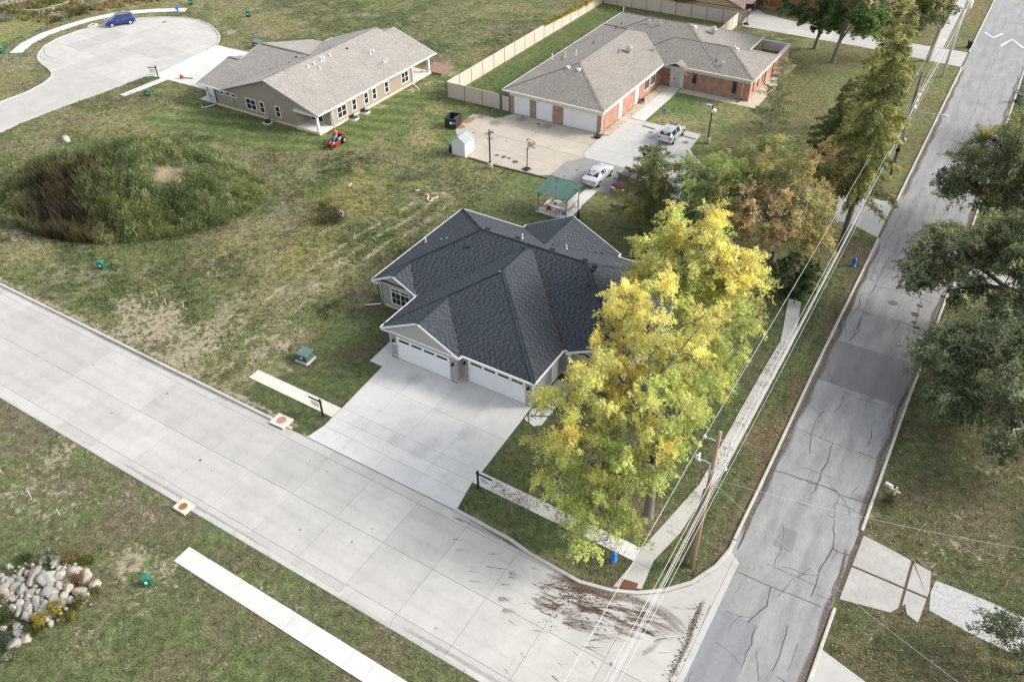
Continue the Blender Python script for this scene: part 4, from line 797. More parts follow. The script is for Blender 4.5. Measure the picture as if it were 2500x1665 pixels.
# roof fittings
def zr(rs, x, y): return max(r.h(x, y) for r in rs)
def roofpx(u, v, rs):
    """point of the roof seen at a pixel"""
    z = 8.
    while z > 2.4:
        p = px(u, v, z)
        if max(r.h(*p) for r in rs) >= z: return p
        z -= .02
    return px(u, v, 3)
def ZG(x, y): return roofpx(880+x/2.9043, 480+y/2.9043, GR)
for (u, v, h) in [(464, 325, .5), (1148, 298, .45), (1460, 372, .45)]: p = ZG(u, v); vent(gro, GR, p[0], p[1], .055, h)
for (u, v) in [(574, 305), (612, 296), (1770, 733), (1806, 692), (988, 535)]: p = ZG(u, v); B().ball((p[0], p[1], zr(GR, *p)+.03), .06).build('vent_cap', m_pvc, gro, smooth=True)
for (u, v) in [(900, 237), (1112, 302), (1360, 383), (1590, 456), (1645, 522), (1662, 500)]:
    p = ZG(u, v); z = zr(GR, *p); B().add([(p[0]-.22, p[1]-.2, z-.1), (p[0]+.22, p[1]-.2, z-.1), (p[0]+.22, p[1]+.2, z), (p[0]-.22, p[1]+.2, z), (p[0]-.2, p[1]-.18, z+.12), (p[0]+.2, p[1]-.18, z+.12), (p[0]+.18, p[1]+.16, z+.16), (p[0]-.18, p[1]+.16, z+.16)], [(3, 2, 1, 0), (4, 5, 6, 7), (0, 1, 5, 4), (1, 2, 6, 5), (2, 3, 7, 6), (3, 0, 4, 7)]).build('box_vent', m_black, gro)
for (u, v) in [(762, 362), (1617, 634)]: p = ZG(u, v); z = zr(GR, *p); B().ball((p[0], p[1], z+.08), (.16, .16, .14)).build('exhaust_hood', m_black, gro, smooth=True)
# orange leaf litter lying in the right-hand valley
vl = []
for t in np.linspace(.25, 1, 70):
    x = -29.0+t*6.9; y = 49.85-t*6.9+0; vl.append((x+random.gauss(0, .06), y+random.gauss(0, .06), zr(GR, x, y)+.05))
V = []; F = []
for p in vl*2:
    a = U(0, 6.28); c, s_ = math.cos(a)*.06, math.sin(a)*.05; q = (p[0]+U(-.07, .07), p[1]+U(-.07, .07), p[2]+U(0, .02)); b0 = len(V); V += [(q[0]-c, q[1]-s_, q[2]), (q[0]+s_, q[1]-c, q[2]+.01), (q[0]+c, q[1]+s_, q[2]), (q[0]-s_, q[1]+c, q[2]+.01)]; F.append((b0, b0+1, b0+2, b0+3))
tag(fast('leaf_litter', np.array(V), np.array(F), m_leaf, gro, np.tile(C(.20, .11, .045), (len(F), 1))*RNG.uniform(.4, 1.2, (len(F), 1))), kind='stuff')
# ================================================================== taupe house
nh = empty('taupe_house', 'taupe sided single storey house with grey brown roof near the cul de sac', 'house')
n_m = Roof('gy', -85.0, -68.25, 66.2, 88.0, 2.80, .334); n_e = Roof('gy', -82.6, -68.25, 88.0, 90.35, 2.80, .334); n_g2 = Roof('gx', -87.3, -77.2, 66.35, 86.3, 2.62, .25); n_g3 = Roof('gx', -89.5, -87.3, 66.35, 78.4, 2.62, .25)
NR = [n_m, n_e, n_g2, n_g3]
tb = [(.30, .282, .262), (.315, .295, .275), (.33, .31, .288), (.285, .267, .248)]
nro = build_roof(nh, NR, tb, m_shb, .17, .36, seed=5, dkf=.92, nodeck=(2,))
NZ = 2.62
for b in [(-86.8, -72.55, 66.72, 86.0), (-72.6, -68.72, 68.95, 85.2), (-85.0, -72.5, 85.9, 87.6)]: wallbox('wall', *b, .32, NZ-.03+.0001*b[0], m_bsid, nh); wallbox('foundation', b[0]+.015, b[1]-.015, b[2]+.015, b[3]-.015, -.1, .325, m_found, nh)
wallbox('wall', -72.6, -71.8, 84, 87.6, .32, NZ-.14, m_bsid, nh)
gable_end(nh, -84.6, -68.65, 66.70, 2.54, .334, m_bsid); gable_end(nh, -84.6, -68.65, 87.5, 2.58, .334, m_bsid)
rakes(nh, -85.0, -68.25, 66.2, 2.78, .334, w=.2); rakes(nh, -85.0, -68.25, 88.02, 2.78, .334, w=.2); rakes(nh, -82.6, -68.25, 90.37, 2.78, .334, w=.2)
B().box(-85.1, -84.0, 66.2, 66.75, 2.45, 2.62).build('soffit_return', m_white, nh)
eave(nh, [(-68.19, 66.2), (-68.19, 90.35)], 2.82, w=.12, h=.16); eave(nh, [(-89.5, 66.3), (-84.6, 66.3)], 2.63, w=.12, h=.16); eave(nh, [(-85.06, 86.3), (-85.06, 88)], 2.82); bar((-89.53, 66.35, 2.55), (-89.53, 72.4, 4.06), .18, .05, m_white, nh, 'rake_board', up=(1, 0, 0)); bar((-87.33, 72.5, 4.1), (-87.33, 76.3, 5.02), .18, .05, m_white, nh, 'rake_board', up=(1, 0, 0)); bar((-87.33, 76.3, 5.02), (-87.33, 86.3, 2.55), .18, .05, m_white, nh, 'rake_board', up=(1, 0, 0))
B().box(-89.4, -86.8, 66.4, 78, 2.42, 2.48).build('porch_ceiling', m_white, nh)
B().box(-86.85, -86.6, 68, 86, .3, 2.45).build('garage_wall', m_bsid, nh)
B().box(-72.5, -68.3, 66.3, 69.2, 2.58, 2.63).build('porch_ceiling', m_white, nh); B().box(-72.5, -68.3, 85.2, 90.2, 2.58, 2.63).build('porch_ceiling', m_white, nh)
B().box(-72.55, -68.7, 66.45, 68.95, .02, .34).build('porch_floor', m_found, nh); B().box(-72.4, -68.75, 66.5, 68.93, .34, .36).build('porch_top', mat('porch_concrete', (.62, .61, .57), .8, var=.06), nh)
B().box(-72.5, -68.72, 85.2, 89.6, .02, .34).build('porch_floor', m_found, nh); B().box(-72.4, -68.75, 85.22, 89.55, .34, .36).build('porch_top', MATS['porch_concrete'], nh)
for (x, y, z) in [(-68.95, 66.62, .35), (-68.95, 89.35, .35), (-88.45, 66.95, .1), (-86.75, 66.85, .1), (-68.8, 69.0, .3)]: B().box(x-.13, x+.13, y-.13, y+.13, z, 2.62).build('porch_post', m_white, nh)
bar((-72.55, 66.45, 2.42), (-68.7, 66.45, 2.42), .1, .2, m_white, nh, 'porch_beam')
nf = Wall(nh, (-86.8, 66.72), (1, 0), (0, -1))
for u_ in (1.05, 2.1, 3.15): nf.window(u_, u_+.85, 1.75, 2.3, 1, 1, .11)
nf.window(5.65, 7.5, .75, 2.25, 2, 2, .11); nf.window(8.05, 8.95, .75, 2.25, 1, 2, .11); nf.window(10.75, 11.65, .75, 2.25, 1, 2, .11)
nf.box('meter_box', 3.0, 3.35, .45, 1.75, 0, .14, m_steel); nf.box('meter_box', 3.45, 3.65, .35, .9, 0, .12, m_steel); nf.box('outlet', 8.6, 8.72, .45, .6, 0, .05, m_white); nf.box('dryer_vent', 5.1, 5.25, .2, .35, 0, .1, m_white)
pl = Wall(nh, (-72.55, 66.8), (0, 1), (1, 0)); 
pb = Wall(nh, (-72.6, 68.95), (1, 0), (0, -1)); d_ = pb.box('patio_door', .35, 2.35, .36, 2.4, -.04, .03, m_white)
for (a, b) in ((.45, 1.3), (1.4, 2.25)): pb.box('pane', a, b, .46, 2.3, 0, .04, m_glass, d_)
nr = Wall(nh, (-68.72, 68.95), (0, 1), (1, 0))
for (a, b, c) in [(.95, 2.75, 2), (3.75, 4.65, 1), (6.1, 7.0, 1), (7.75, 8.65, 1), (10.3, 11.2, 1), (13.9, 15.5, 2)]: nr.window(a, b, .75, 2.3, c, 2, .11)
nb = Wall(nh, (-71.8, 85.2), (0, 1), (1, 0)); d_ = nb.box('patio_door', .3, 1.9, .36, 2.3, -.02, .05, m_white); nb.box('pane', .42, 1.78, .46, 2.2, 0, .06, m_glass, d_)
pipe(nh, [(-68.62, 69.0, 2.6), (-68.62, 69.0, .3), (-68.4, 68.7, .2), (-67.3, 67.6, .12)], .055); pipe(nh, [(-68.62, 85.2, 2.6), (-68.62, 85.2, .3), (-68.4, 85.0, .2), (-66.7, 84.0, .1)], .055)
pipe(nh, [(-86.75, 66.6, 2.4), (-86.7, 66.6, .35), (-86.9, 66.2, .2), (-87.6, 64.9, .12)], .055); pipe(nh, [(-87.6, 64.9, .12), (-88.6, 65.6, .12)], .045)
nr.box('tap', 10.9, 11.0, .45, .7, 0, .1, m_rust)
for (x0, x1) in ((71.7, 73.0), (73.9, 75.2)):
    # white buried window wells
    mb = B(); 
    for i in range(9):
        a = math.pi*i/8; 
    pts = [(-68.7, x0), (-68.1, x0+.02), (-67.75, x0+.3), (-67.75, x1-.3), (-68.1, x1-.02), (-68.7, x1)]
    for a, b in zip(pts[:-1], pts[1:]): mb.add([(a[0], a[1], -.1), (b[0], b[1], -.1), (b[0], b[1], .28), (a[0], a[1], .28), (a[0]*1+.05*(a[0] > -68.2), a[1], .28), (b[0]+.05*(b[0] > -68.2), b[1], .28)], [(0, 1, 2, 3), (3, 2, 5, 4)])
    mb.build('window_well', m_white, nh); B().box(-68.71, -68.66, x0+.2, x1-.2, .03, .5).build('basement_pane', m_glass, nh)
def ZN(x, y): return roofpx(600+x/4.906, 50+y/4.906, NR)
for (u, v, h, c) in [(748, 565, .35, 0), (820, 535, .45, 1), (908, 493, .55, 0), (940, 480, .55, 0), (1008, 432, .4, 1), (888, 587, .3, 0), (1497, 407, .6, 0), (1530, 390, .6, 1), (1657, 508, .4, 1), (1688, 490, .4, 0)]: p = ZN(u, v); vent(nro, NR, p[0], p[1], .07 if not c else .09, h, cap=bool(c))
for (u, v) in [(606, 447), (1214, 347)]: p = ZN(u, v); B().ball((p[0], p[1], zr(NR, *p)+.08), (.15, .15, .13)).build('exhaust_hood', m_black, nro, smooth=True)
# raised ridge vents
def ridge_vent(x0, y0, x1, y1, z): bar((x0, y0, z+.05), (x1, y1, z+.05), .34, .07, mat('ridge_vent', (.20, .18, .16), .9), nro, 'ridge_vent')
zrm = 2.8+.334*8.375; ridge_vent(-76.62, 68.2, -76.62, 75.0, zrm); ridge_vent(-76.62, 78.6, -76.62, 87.0, zrm); ridge_vent(-86.6, 76.32, -79.2, 76.32, 2.62+.25*9.97); ridge_vent(-89.2, 72.38, -87.4, 72.38, 2.62+.25*6.02)
deck = empty('wooden_deck', 'low reddish wooden deck behind the taupe house porch', 'deck')
for i in range(20): B().box(-70.5+.17*i, -70.5+.17*i+.155, 89.75, 93.0, .22, .27).build('deck_board', mat('deck_stain', (.25, .165, .13), .8, var=.15, scale=4, stretch=(3, .5, 1)), deck)
B().box(-70.5, -67.1, 89.7, 93.05, .0, .21).build('deck_skirt', MATS['deck_stain'], deck)
# ================================================================== brick building
kh = empty('brick_building', 'long red brick building with hipped brown shingle roof and three white garage doors', 'building')
KZ, KS = 3.05, .34
k1 = Roof('hip', -53.0, -38.95, 83.52, 112, KZ, KS); k2 = Roof('hip', -53.0, -30.8, 101.65, 118.4, KZ, KS); k3 = Roof('hip', -45, -26.66, 101.64, 112.2, KZ-.004, KS); k4 = Roof('gy', -38.9, -35.55, 101.3, 104, KZ-.004, KS)
KR = [k1, k2, k3, k4]
tk = [(.255, .235, .212), (.27, .248, .224), (.24, .22, .198), (.285, .262, .237)]
kro = build_roof(kh, KR, tk, m_shb, .17, .36, seed=8, dkf=.92)
KT = KZ-.02
for b in [(-52.2, -39.35, 83.95, 103), (-52.19, -31.6, 102.6, 117.8), (-40, -27.15, 102.25, 111.6)]:
    wallbox('wall', *b, -.1, KT-.12+.0005*b[2], m_brick, kh)
# cream frieze
for (a, b, c, d) in [(-52.25, -39.3, 83.9, 84.2), (-39.6, -39.3, 84.2, 102.2), (-39.3, -27.1, 102.2, 102.5), (-27.4, -27.1, 102.5, 111.5)]: B().box(a, b, c, d, 2.32, KT-.13).build('frieze_panel', m_cream, kh)
for pts in ([(-53.06, 83.46), (-38.89, 83.46)], [(-38.89, 83.46), (-38.89, 101.6)], [(-35.5, 101.58), (-26.6, 101.58)], [(-26.6, 101.58), (-26.6, 112.2)], [(-53.06, 83.46), (-53.06, 118.4)], [(-30.75, 112.2), (-30.75, 118.4)], [(-53, 118.46), (-30.8, 118.46)], [(-30.8, 112.26), (-26.6, 112.26)]): eave(kh, pts, KZ+.01, mat('cream_gutter', (.68, .66, .60), .5, var=.06), 'gutter', .13, .17)
B().box(-53, -38.95, 83.5, 84.0, KZ-.2, KZ-.14).build('soffit', m_cream, kh); B().box(-39.4, -38.92, 84, 101.7, KZ-.2, KZ-.141).build('soffit', m_cream, kh); B().box(-39, -26.7, 101.7, 102.3, KZ-.2, KZ-.142).build('soffit', m_cream, kh); B().box(-27.2, -26.68, 102.2, 112.2, KZ-.2, KZ-.143).build('soffit', m_cream, kh); B().box(-53, -52.1, 84, 118.4, KZ-.2, KZ-.144).build('soffit', m_cream, kh)
kf = Wall(kh, (-52.2, 83.95), (1, 0), (0, -1))
for (a, b) in ((.58, 2.9), (3.83, 6.18), (7.68, 12.3)):
    d_ = kf.box('garage_door', a, b, .03, 2.3, -.1, .006, m_whited); n_ = 4 if b-a > 3 else 2
    for r_ in range(4):
        for i in range(n_): w_ = (b-a)/n_; kf.box('door_panel', a+w_*i+.05, a+w_*(i+1)-.05, .03+.567*r_+.04, .03+.567*(r_+1)-.04, 0, .016, m_whited, d_)
for (a, b) in ((.0, .56), (2.92, 3.81), (6.2, 7.66), (12.32, 12.87)):
    pi = kf.box('pilaster', a, b, -.05, 2.31, -.02, .05, m_brick)
    for (c, d) in ((a, a+.2), (b-.2, b)) if a > 0 and b < 12.8 else (((b-.2, b),) if a == 0 else ((a, a+.2),)): kf.box('soldier_course', c, d, .3, 2.31, 0, .06, m_brickg, pi)
    kf.box('brick_plinth', a, b, -.05, .32, 0, .065, m_brickg, pi)
ks = Wall(kh, (-39.35, 83.95), (0, 1), (1, 0))
for (a, b) in ((4.9, 5.8), (9.7, 10.6)): ks.box('side_door', a, b, .04, 2.3, -.03, .05, m_white)
for (a, b) in ((12.6, 14.0), (14.5, 15.9)): ks.window(a, b, .95, 2.3, 2, 1, .07, frame=m_cream, sill=True)
m_dframe = mat('dark_frame', (.10, .09, .08), .6)
ke = Wall(kh, (-39.35, 102.25), (1, 0), (0, -1))
ke.box('entry_surround', 1.25, 3.15, -.05, 2.34, -.02, .06, m_cream); 
dd = ke.box('entry_door', 1.83, 2.7, .05, 2.1, 0, .09, mat('grey_door', (.46, .47, .50), .45, var=.04)); ke.box('door_handle', 1.88, 1.94, .95, 1.25, .09, .14, m_black, dd)
ke.box('entry_lamp', .95, 1.08, 1.35, 1.55, 0, .12, m_black); ke.box('intercom', 1.3, 1.42, 1.1, 1.3, .06, .1, m_white)
for (a, b, z0) in ((4.35, 4.95, 1.0), (9.85, 10.45, .75)):
    w = ke.box('window', a+.06, b-.06, z0+.06, z0+1.5, 0, .02, m_glass); ke.box('frame', a, a+.07, z0, z0+1.56, 0, .05, m_dframe, w); ke.box('frame', b-.07, b, z0, z0+1.56, 0, .05, m_dframe, w); ke.box('frame', a, b, z0-.1, z0+.02, 0, .08, m_dframe, w)
kq = ke.box('plaque', 3.28, 3.62, 1.78, 2.1, 0, .03, m_white); ke.box('emblem', 3.37, 3.53, 1.86, 2.02, .03, .036, mat('emblem_grey', (.25, .25, .42), .5), kq)
def text(body, size, loc, rot, m, parent=None, name='number', ext=.006):
    cu = bpy.data.curves.new(name, 'FONT'); cu.body = body; cu.size = size; cu.extrude = ext; cu.align_x = 'CENTER'; cu.align_y = 'CENTER'
    o = bpy.data.objects.new(name, cu); link(o); dg = bpy.context.evaluated_depsgraph_get(); me = bpy.data.meshes.new_from_object(o.evaluated_get(dg)); bpy.data.objects.remove(o)
    me.materials.clear(); me.materials.append(m); o = bpy.data.objects.new(name, me); o.location = loc; o.rotation_euler = rot; return link(o, parent)
for i, ch in enumerate('411'): text(ch, .30, (-39.35+3.78+.17*i, 102.235-.01, 1.98-.13*i), (math.pi/2, 0, 0), m_white, kh)
kr = Wall(kh, (-27.15, 102.25), (0, 1), (1, 0))
for u_ in (1.2, 3.1, 5.0): w = kr.box('window', u_, u_+.5, 1.0, 2.3, -.02, .02, m_glass); kr.box('sill', u_-.05, u_+.55, .9, 1.0, 0, .08, m_dframe, w)
for (z0, z1) in ((-.05, .3),): ke.box('brick_plinth', 3.16, 12.2, z0, z1, 0, .03, m_brickg); 
gable_end(kh, -38.75, -35.7, 101.95, KZ-.15, KS, m_cream); rakes(kh, -38.9, -35.55, 101.3, KZ-.02, KS, m=MATS['cream_gutter']); B().box(-38.9, -38.2, 101.32, 102.2, KZ-.22, KZ-.09).build('soffit_return', m_cream, kh); B().box(-36.2, -35.55, 101.32, 102.2, KZ-.22, KZ-.09).build('soffit_return', m_cream, kh)
m_dsp = mat('cream_pipe', (.66, .64, .58), .5)
pipe(kh, [(-38.95, 83.5, KZ-.15), (-39.2, 83.85, 2.6), (-39.2, 83.85, .6), (-39.25, 83.6, .3), (-39.3, 83.2, .1)], .06, m_dsp); pipe(kh, [(-28.1, 101.6, KZ-.15), (-28.05, 102.15, 2.5), (-28.05, 102.15, .3)], .06, m_dsp); pipe(kh, [(-28.05, 102.15, .3), (-28.1, 101.6, .12), (-28.3, 101.2, .1)], .07, m_black)
pipe(kh, [(-26.65, 108.5, KZ-.15), (-27.08, 108.5, 2.5), (-27.08, 108.5, .3)], .06, m_dframe); pipe(kh, [(-27.08, 108.5, .3), (-26.4, 108.3, .12), (-25.8, 108.0, .1)], .07, m_black)
# walled service yard
m_cap = mat('weathered_coping', (.56, .54, .50), .8, var=.18, scale=1.5, dirt=((.2, .2, .18), 3, .5, .7, .5))
for (a, b, c, d) in [(-31.0, -27.1, 119.2, 119.5), (-27.4, -27.1, 112.0, 119.2)]: B().box(a, b, c, d, -.1, 2.15).build('yard_wall', m_brick, kh)
B().box(-31.05, -27.05, 119.1, 119.6, 2.15, 2.28).build('coping', m_cap, kh); B().box(-27.5, -27.0, 112.3, 119.1, 2.15, 2.28).build('coping', m_cap, kh); B().box(-30.9, -27.5, 119.12, 119.195, 1.0, 2.15).build('yard_panel', m_cap, kh)
def ZK(x, y): return roofpx(1500+x/4.612, y/4.612, KR)
def ZK3(x, y): return roofpx(1060+x/4.612, y/4.612, KR)
for (u, v) in [(165, 600), (1115, 390), (430, 135)]: p = ZK(u, v); vent(kro, KR, p[0], p[1], .26, 1.15, m_steel, 'roof_fan', True)
for (u, v) in [(387, 270), (513, 293), (1215, 742), (440, 580)]: p = ZK(u, v); vent(kro, KR, p[0], p[1], .11, .7, m_steel, 'flue_pipe', True)
for (u, v) in [(1148, 695), (45, 600)]: p = ZK(u, v); vent(kro, KR, p[0], p[1], .06, .4, m_black)
for (u, v) in [(907, 318), (1383, 567), (497, 188)]: p = ZK(u, v); z = zr(KR, *p); B().box(p[0]-.2, p[0]+.2, p[1]-.2, p[1]+.2, z-.1, z+.2).build('box_vent', m_white, kro)
for (u, v) in [(1510, 772), (1628, 797)]: p = ZK3(u, v); z = zr(KR, *p); B().box(p[0]-.2, p[0]+.2, p[1]-.2, p[1]+.2, z-.1, z+.2).build('box_vent', m_white, kro)
for (u, v) in [(1328, 668), (1478, 652), (1597, 630), (2130, 145)]: p = ZK3(u, v); vent(kro, KR, p[0], p[1], .055, .8, m_pvc)
for (u, v) in [(1438, 685), (1795, 498), (2046, 325), (2107, 288)]: p = ZK3(u, v); vent(kro, KR, p[0], p[1], .06, .4, m_black)
p = ZK(1355, 530); vent(kro, KR, p[0], p[1], .055, .5, m_pvc)
# round downspout basin at the garage corner
bs = B().lathe((-39.25, 82.95, 0), [(.42, 0), (.45, .28), (.38, .28), (.34, .08)], 14).build('splash_basin', m_black, None, smooth=True); tag(bs, 'round black splash basin below the downspout at the brick garage corner', 'basin')
# ================================================================== timber houses at the top edge
th = empty('timber_house', 'pale board sided house with dark brown roof behind the tan fence', 'house')
T1 = Roof('gy', -54.5, -37.9, 130.6, 147, 2.45, .38)
for i in range(22): B().box(-54.0, -38.35, 131.05, 131.2, .05+.14*i*1.0, .05+.14*i+.128).build('board', mat('pale_boards', (.50, .37, .24), .75, var=.15, scale=2, stretch=(.6, 3, 3)), th) if i < 16 else None
tro = build_roof(th, [T1], [(.17, .125, .11), (.20, .15, .13), (.14, .105, .095)], mat('brown_shingle', (1, 1, 1), .9, attr=True, var=.1), .25, .5, seed=11)
wallbox('wall', -54.0, -38.4, 131.1, 146.5, 0, 2.5, mat('dark_boards', (.06, .05, .047), .8, var=.2, scale=3), th)
for i in range(24):
    z0 = 2.4+.13*i; hw = max(0, (2.45+.38*8.3-.1-z0)/.38)
    if hw > .3: B().box(-46.2-hw, -46.2+hw, 131.06, 131.18, z0, z0+.12).build('board', MATS['pale_boards'], th)
rakes(th, -54.5, -37.9, 130.6, 2.43, .38, m=mat('brown_trim', (.16, .11, .085), .6)); eave(th, [(-37.84, 130.6), (-37.84, 147)], 2.46, MATS['brown_trim'], 'gutter')
lh = empty('cedar_house', 'reddish cedar clad house beside the neighbour drive at the top edge', 'house')
for i in range(20): B().box(-41, -22, 140.85, 141.0, .35+.16*i, .35+.16*i+.148).build('board', mat('cedar_boards', (.30, .125, .06), .75, var=.2, scale=2, stretch=(.5, 3, 3)), lh)
wallbox('wall', -41, -22, 141.0, 150, 0, 3.6, MATS['cedar_boards'], lh); wallbox('foundation', -41.02, -21.98, 140.9, 150, -.1, .34, mat('block', (.42, .38, .34), .9), lh)
lw_ = Wall(lh, (-41, 140.85), (1, 0), (0, -1)); lw_.box('vent_grille', 5.6, 6.5, .1, .3, 0, .06, m_black); lw_.box('lamp', 3.2, 3.4, 1.3, 1.5, 0, .1, m_white); lw_.window(6.5, 8, 2.2, 3.3, 2, 1, .08)
l1 = Roof('gx', -41.6, -21.4, 140.2, 151, 3.55, .35); build_roof(lh, [l1], [(.17, .125, .11), (.14, .105, .095)], MATS['brown_shingle'], .3, .6, seed=12)
hr = B(); hr.tube([(-37.2+.35*math.cos(a), 140.68, .95+.5*math.sin(a)) for a in np.linspace(0, 6.28, 17)], .07, 6); tag(hr.build('hose_reel', mat('hose', (.45, .45, .33), .6), None, True), 'coiled pale garden hose hanging on the cedar wall', 'hose')
# ------------------------------------------------------------------ fence of tan panels
m_fence = mat('tan_panel', (.52, .45, .385), .7, var=.06, scale=1.2, stretch=(2, 2, .3)); m_fpost = mat('fence_post', (.20, .17, .155), .7)
def fence(name, label, a, b, n, h=2.05, posts=True):
    o = empty(name, label, 'fence'); a, b = Vector((*a, 0)), Vector((*b, 0)); d = (b-a).normalized()
    for i in range(n):
        p, q = a+(b-a)*(i/n), a+(b-a)*((i+1)/n)
        bar(p+d*.05+Vector((0, 0, h/2+.03)), q-d*.05+Vector((0, 0, h/2+.03+U(-.01, .01))), .05, h-.06, m_fence, o, 'fence_panel')
        bar(p+d*.03+Vector((0, 0, h+.02)), q-d*.03+Vector((0, 0, h+.02)), .09, .05, m_fence, o, 'top_rail')
    for i in range(n+1):
        p = a+(b-a)*(i/n); B().box(p.x-.05, p.x+.05, p.y-.05, p.y+.05, -.1, h+.03).build('fence_post', m_fpost, o)
    return o
fence('panel_fence', 'long tan panel fence running back beside the brick building', (-62.05, 84.1), (-62.05, 129.9), 16)
fence('panel_fence', 'short tan panel fence between the long fence and the gate', (-61.95, 84.0), (-53.75, 84.0), 3)
fence('panel_fence', 'tan panel fence across the back below the timber house', (-61.9, 130.1), (-38.3, 130.1), 9)
fence('panel_fence', 'tan panel return fence ending at the neighbour drive', (-38.35, 121.5), (-38.35, 129.95), 3)
gt = empty('fence_gate', 'narrow tan gate with dark steel posts beside the brick garage', 'gate')
for i in range(5): B().box(-53.45+.21*i, -53.45+.21*i+.2, 83.97, 84.03, .08, 1.98).build('gate_board', m_fence, gt)
for x in (-53.6, -53.48, -52.32): B().box(x-.045, x+.045, 83.93, 84.07, -.1, 2.12).build('gate_post', mat('green_post', (.10, .13, .13), .6), gt)
# ------------------------------------------------------------------ shed, dumpster, bins
m_shedw = mat_siding('shed_siding', (.74, .75, .76), .14)
sd = empty('storage_shed', 'small white storage shed with grey gable roof at the edge of the tan pad', 'shed')
wallbox('wall', -51.95, -50.1, 70.55, 72.45, .05, 1.75, m_shedw, sd); gable_end(sd, -51.95, -50.1, 70.54, 1.75, .62, m_shedw, th=.06); gable_end(sd, -51.95, -50.1, 72.4, 1.75, .62, m_shedw, th=.06)
m_sr = mat('shed_roof', (.26, .30, .32), .6, var=.1, scale=3)
for s_ in (-1, 1):
    for j in range(3):
        y0 = 70.45+.695*j; xm = -51.025; vs = [(xm, y0, 2.34), (xm, y0+.68, 2.34), (xm+s_*1.05, y0+.68, 1.69), (xm+s_*1.05, y0, 1.69)]; vs += [(a, b, c+.05) for a, b, c in vs]; B().add(vs, [(0, 1, 2, 3), (7, 6, 5, 4), (0, 4, 5, 1), (1, 5, 6, 2), (2, 6, 7, 3), (3, 7, 4, 0)]).build('roof_panel', m_sr, sd)
        if j: bar((xm, y0-.008, 2.4), (xm+s_*1.05, y0-.008, 1.75), .05, .03, m_white, sd, 'roof_strip')
bar((-51.025, 70.44, 2.4), (-51.025, 72.55, 2.4), .12, .05, m_sr, sd, 'ridge_cap')
B().box(-51.98, -50.07, 70.52, 72.48, -.02, .06).build('floor_frame', m_wood, sd)
bn = empty('barrel', 'dark blue barrel half hidden behind the white shed', 'barrel', (-52.35, 70.95, 0)); B().lathe((0, 0, 0), [(.25, 0), (.29, .1), (.29, .8), (.25, .88), (.2, .86)], 14).build('drum', mat('dark_blue_plastic', (.012, .02, .06), .4), bn, True); B().lathe((0, 0, 0), [(.3, .28), (.3, .32)], 14).build('hoop', m_black, bn)
dm = empty('dumpster', 'open black steel dumpster beside the tan concrete pad', 'dumpster', (-56.2, 77.0, 0), math.radians(12)); m_dm = mat('dumpster_black', (.022, .024, .028), .55, var=.2, scale=3, dirt=((.12, .06, .03), 3, .6, .8, .5))
for (x0, x1, y0, y1) in [(-.75, .75, -.95, -.9), (-.75, .75, .9, .95), (-.75, -.7, -.9, .9), (.7, .75, -.9, .9)]: B().box(x0, x1, y0, y1, .12, 1.25).build('side', m_dm, dm)
B().box(-.7, .7, -.9, .9, .12, .2).build('floor', m_dm, dm)
for (x0, x1, y0, y1) in [(-.8, .8, -1.0, -.88), (-.8, .8, .88, 1.0), (-.8, -.68, -.88, .88), (.68, .8, -.88, .88)]: B().box(x0, x1, y0, y1, 1.22, 1.32).build('rim', m_dm, dm)
for y in (-.4, .4): B().box(-.85, -.75, y-.06, y+.06, .3, .5).build('fork_pocket', m_dm, dm)
B().add([(.1, -.6, 1.0), (.68, -.6, 1.28), (.68, .6, 1.28), (.1, .6, 1.0), (.1, -.6, 1.04), (.68, -.6, 1.32), (.68, .6, 1.32), (.1, .6, 1.04)], [(3, 2, 1, 0), (4, 5, 6, 7), (0, 1, 5, 4), (1, 2, 6, 5), (2, 3, 7, 6), (3, 0, 4, 7)]).build('lid', mat('grey_plastic', (.10, .11, .13), .5), dm)
B().box(-.1, .25, -.97, -.951, .62, .92).build('sticker', m_white, dm); B().box(.42, .6, -.97, -.951, .7, .88).build('sticker', m_white, dm)
for (x, y) in ((-.6, -.8), (.6, -.8), (.6, .8), (-.6, .8)): B().tube([(x-.04, y, .07), (x+.04, y, .07)], .07, 8).build('caster', m_rubber, dm)
def wheelie(name, label, loc, rz, m):
    o = empty(name, label, 'trash bin', loc, rz)
    B().add([(-.22, -.25, .05), (.22, -.25, .05), (.22, .2, .05), (-.22, .2, .05), (-.28, -.32, .95), (.28, -.32, .95), (.28, .3, .95), (-.28, .3, .95)], [(3, 2, 1, 0), (4, 5, 6, 7), (0, 1, 5, 4), (1, 2, 6, 5), (2, 3, 7, 6), (3, 0, 4, 7)]).build('bin_body', m, o, bevel=.03)
    B().add([(-.31, -.35, .96), (.31, -.35, .96), (.31, .36, .96), (-.31, .36, .96), (-.25, -.28, 1.05), (.25, -.28, 1.05), (.25, .32, 1.07), (-.25, .32, 1.07)], [(3, 2, 1, 0), (4, 5, 6, 7), (0, 1, 5, 4), (1, 2, 6, 5), (2, 3, 7, 6), (3, 0, 4, 7)]).build('lid', m, o)
    for s_ in (-1, 1): B().tube([(s_*.2, .25, .12), (s_*.27, .25, .12)], .12, 10).build('wheel', m_rubber, o)
    B().tube([(-.22, .4, .92), (.22, .4, .92)], .02, 6).build('handle', m, o); return o
p = px(2365, 118); wheelie('trash_bin', 'black wheeled trash bin on the grass strip by the neighbour drive', (p[0], p[1], 0), .5, m_black)
p = px(2484, 250); wheelie('trash_bin', 'dark blue wheeled trash bin at the right kerb', (p[0], p[1], 0), 1.8, mat('bin_blue', (.015, .035, .14), .45))
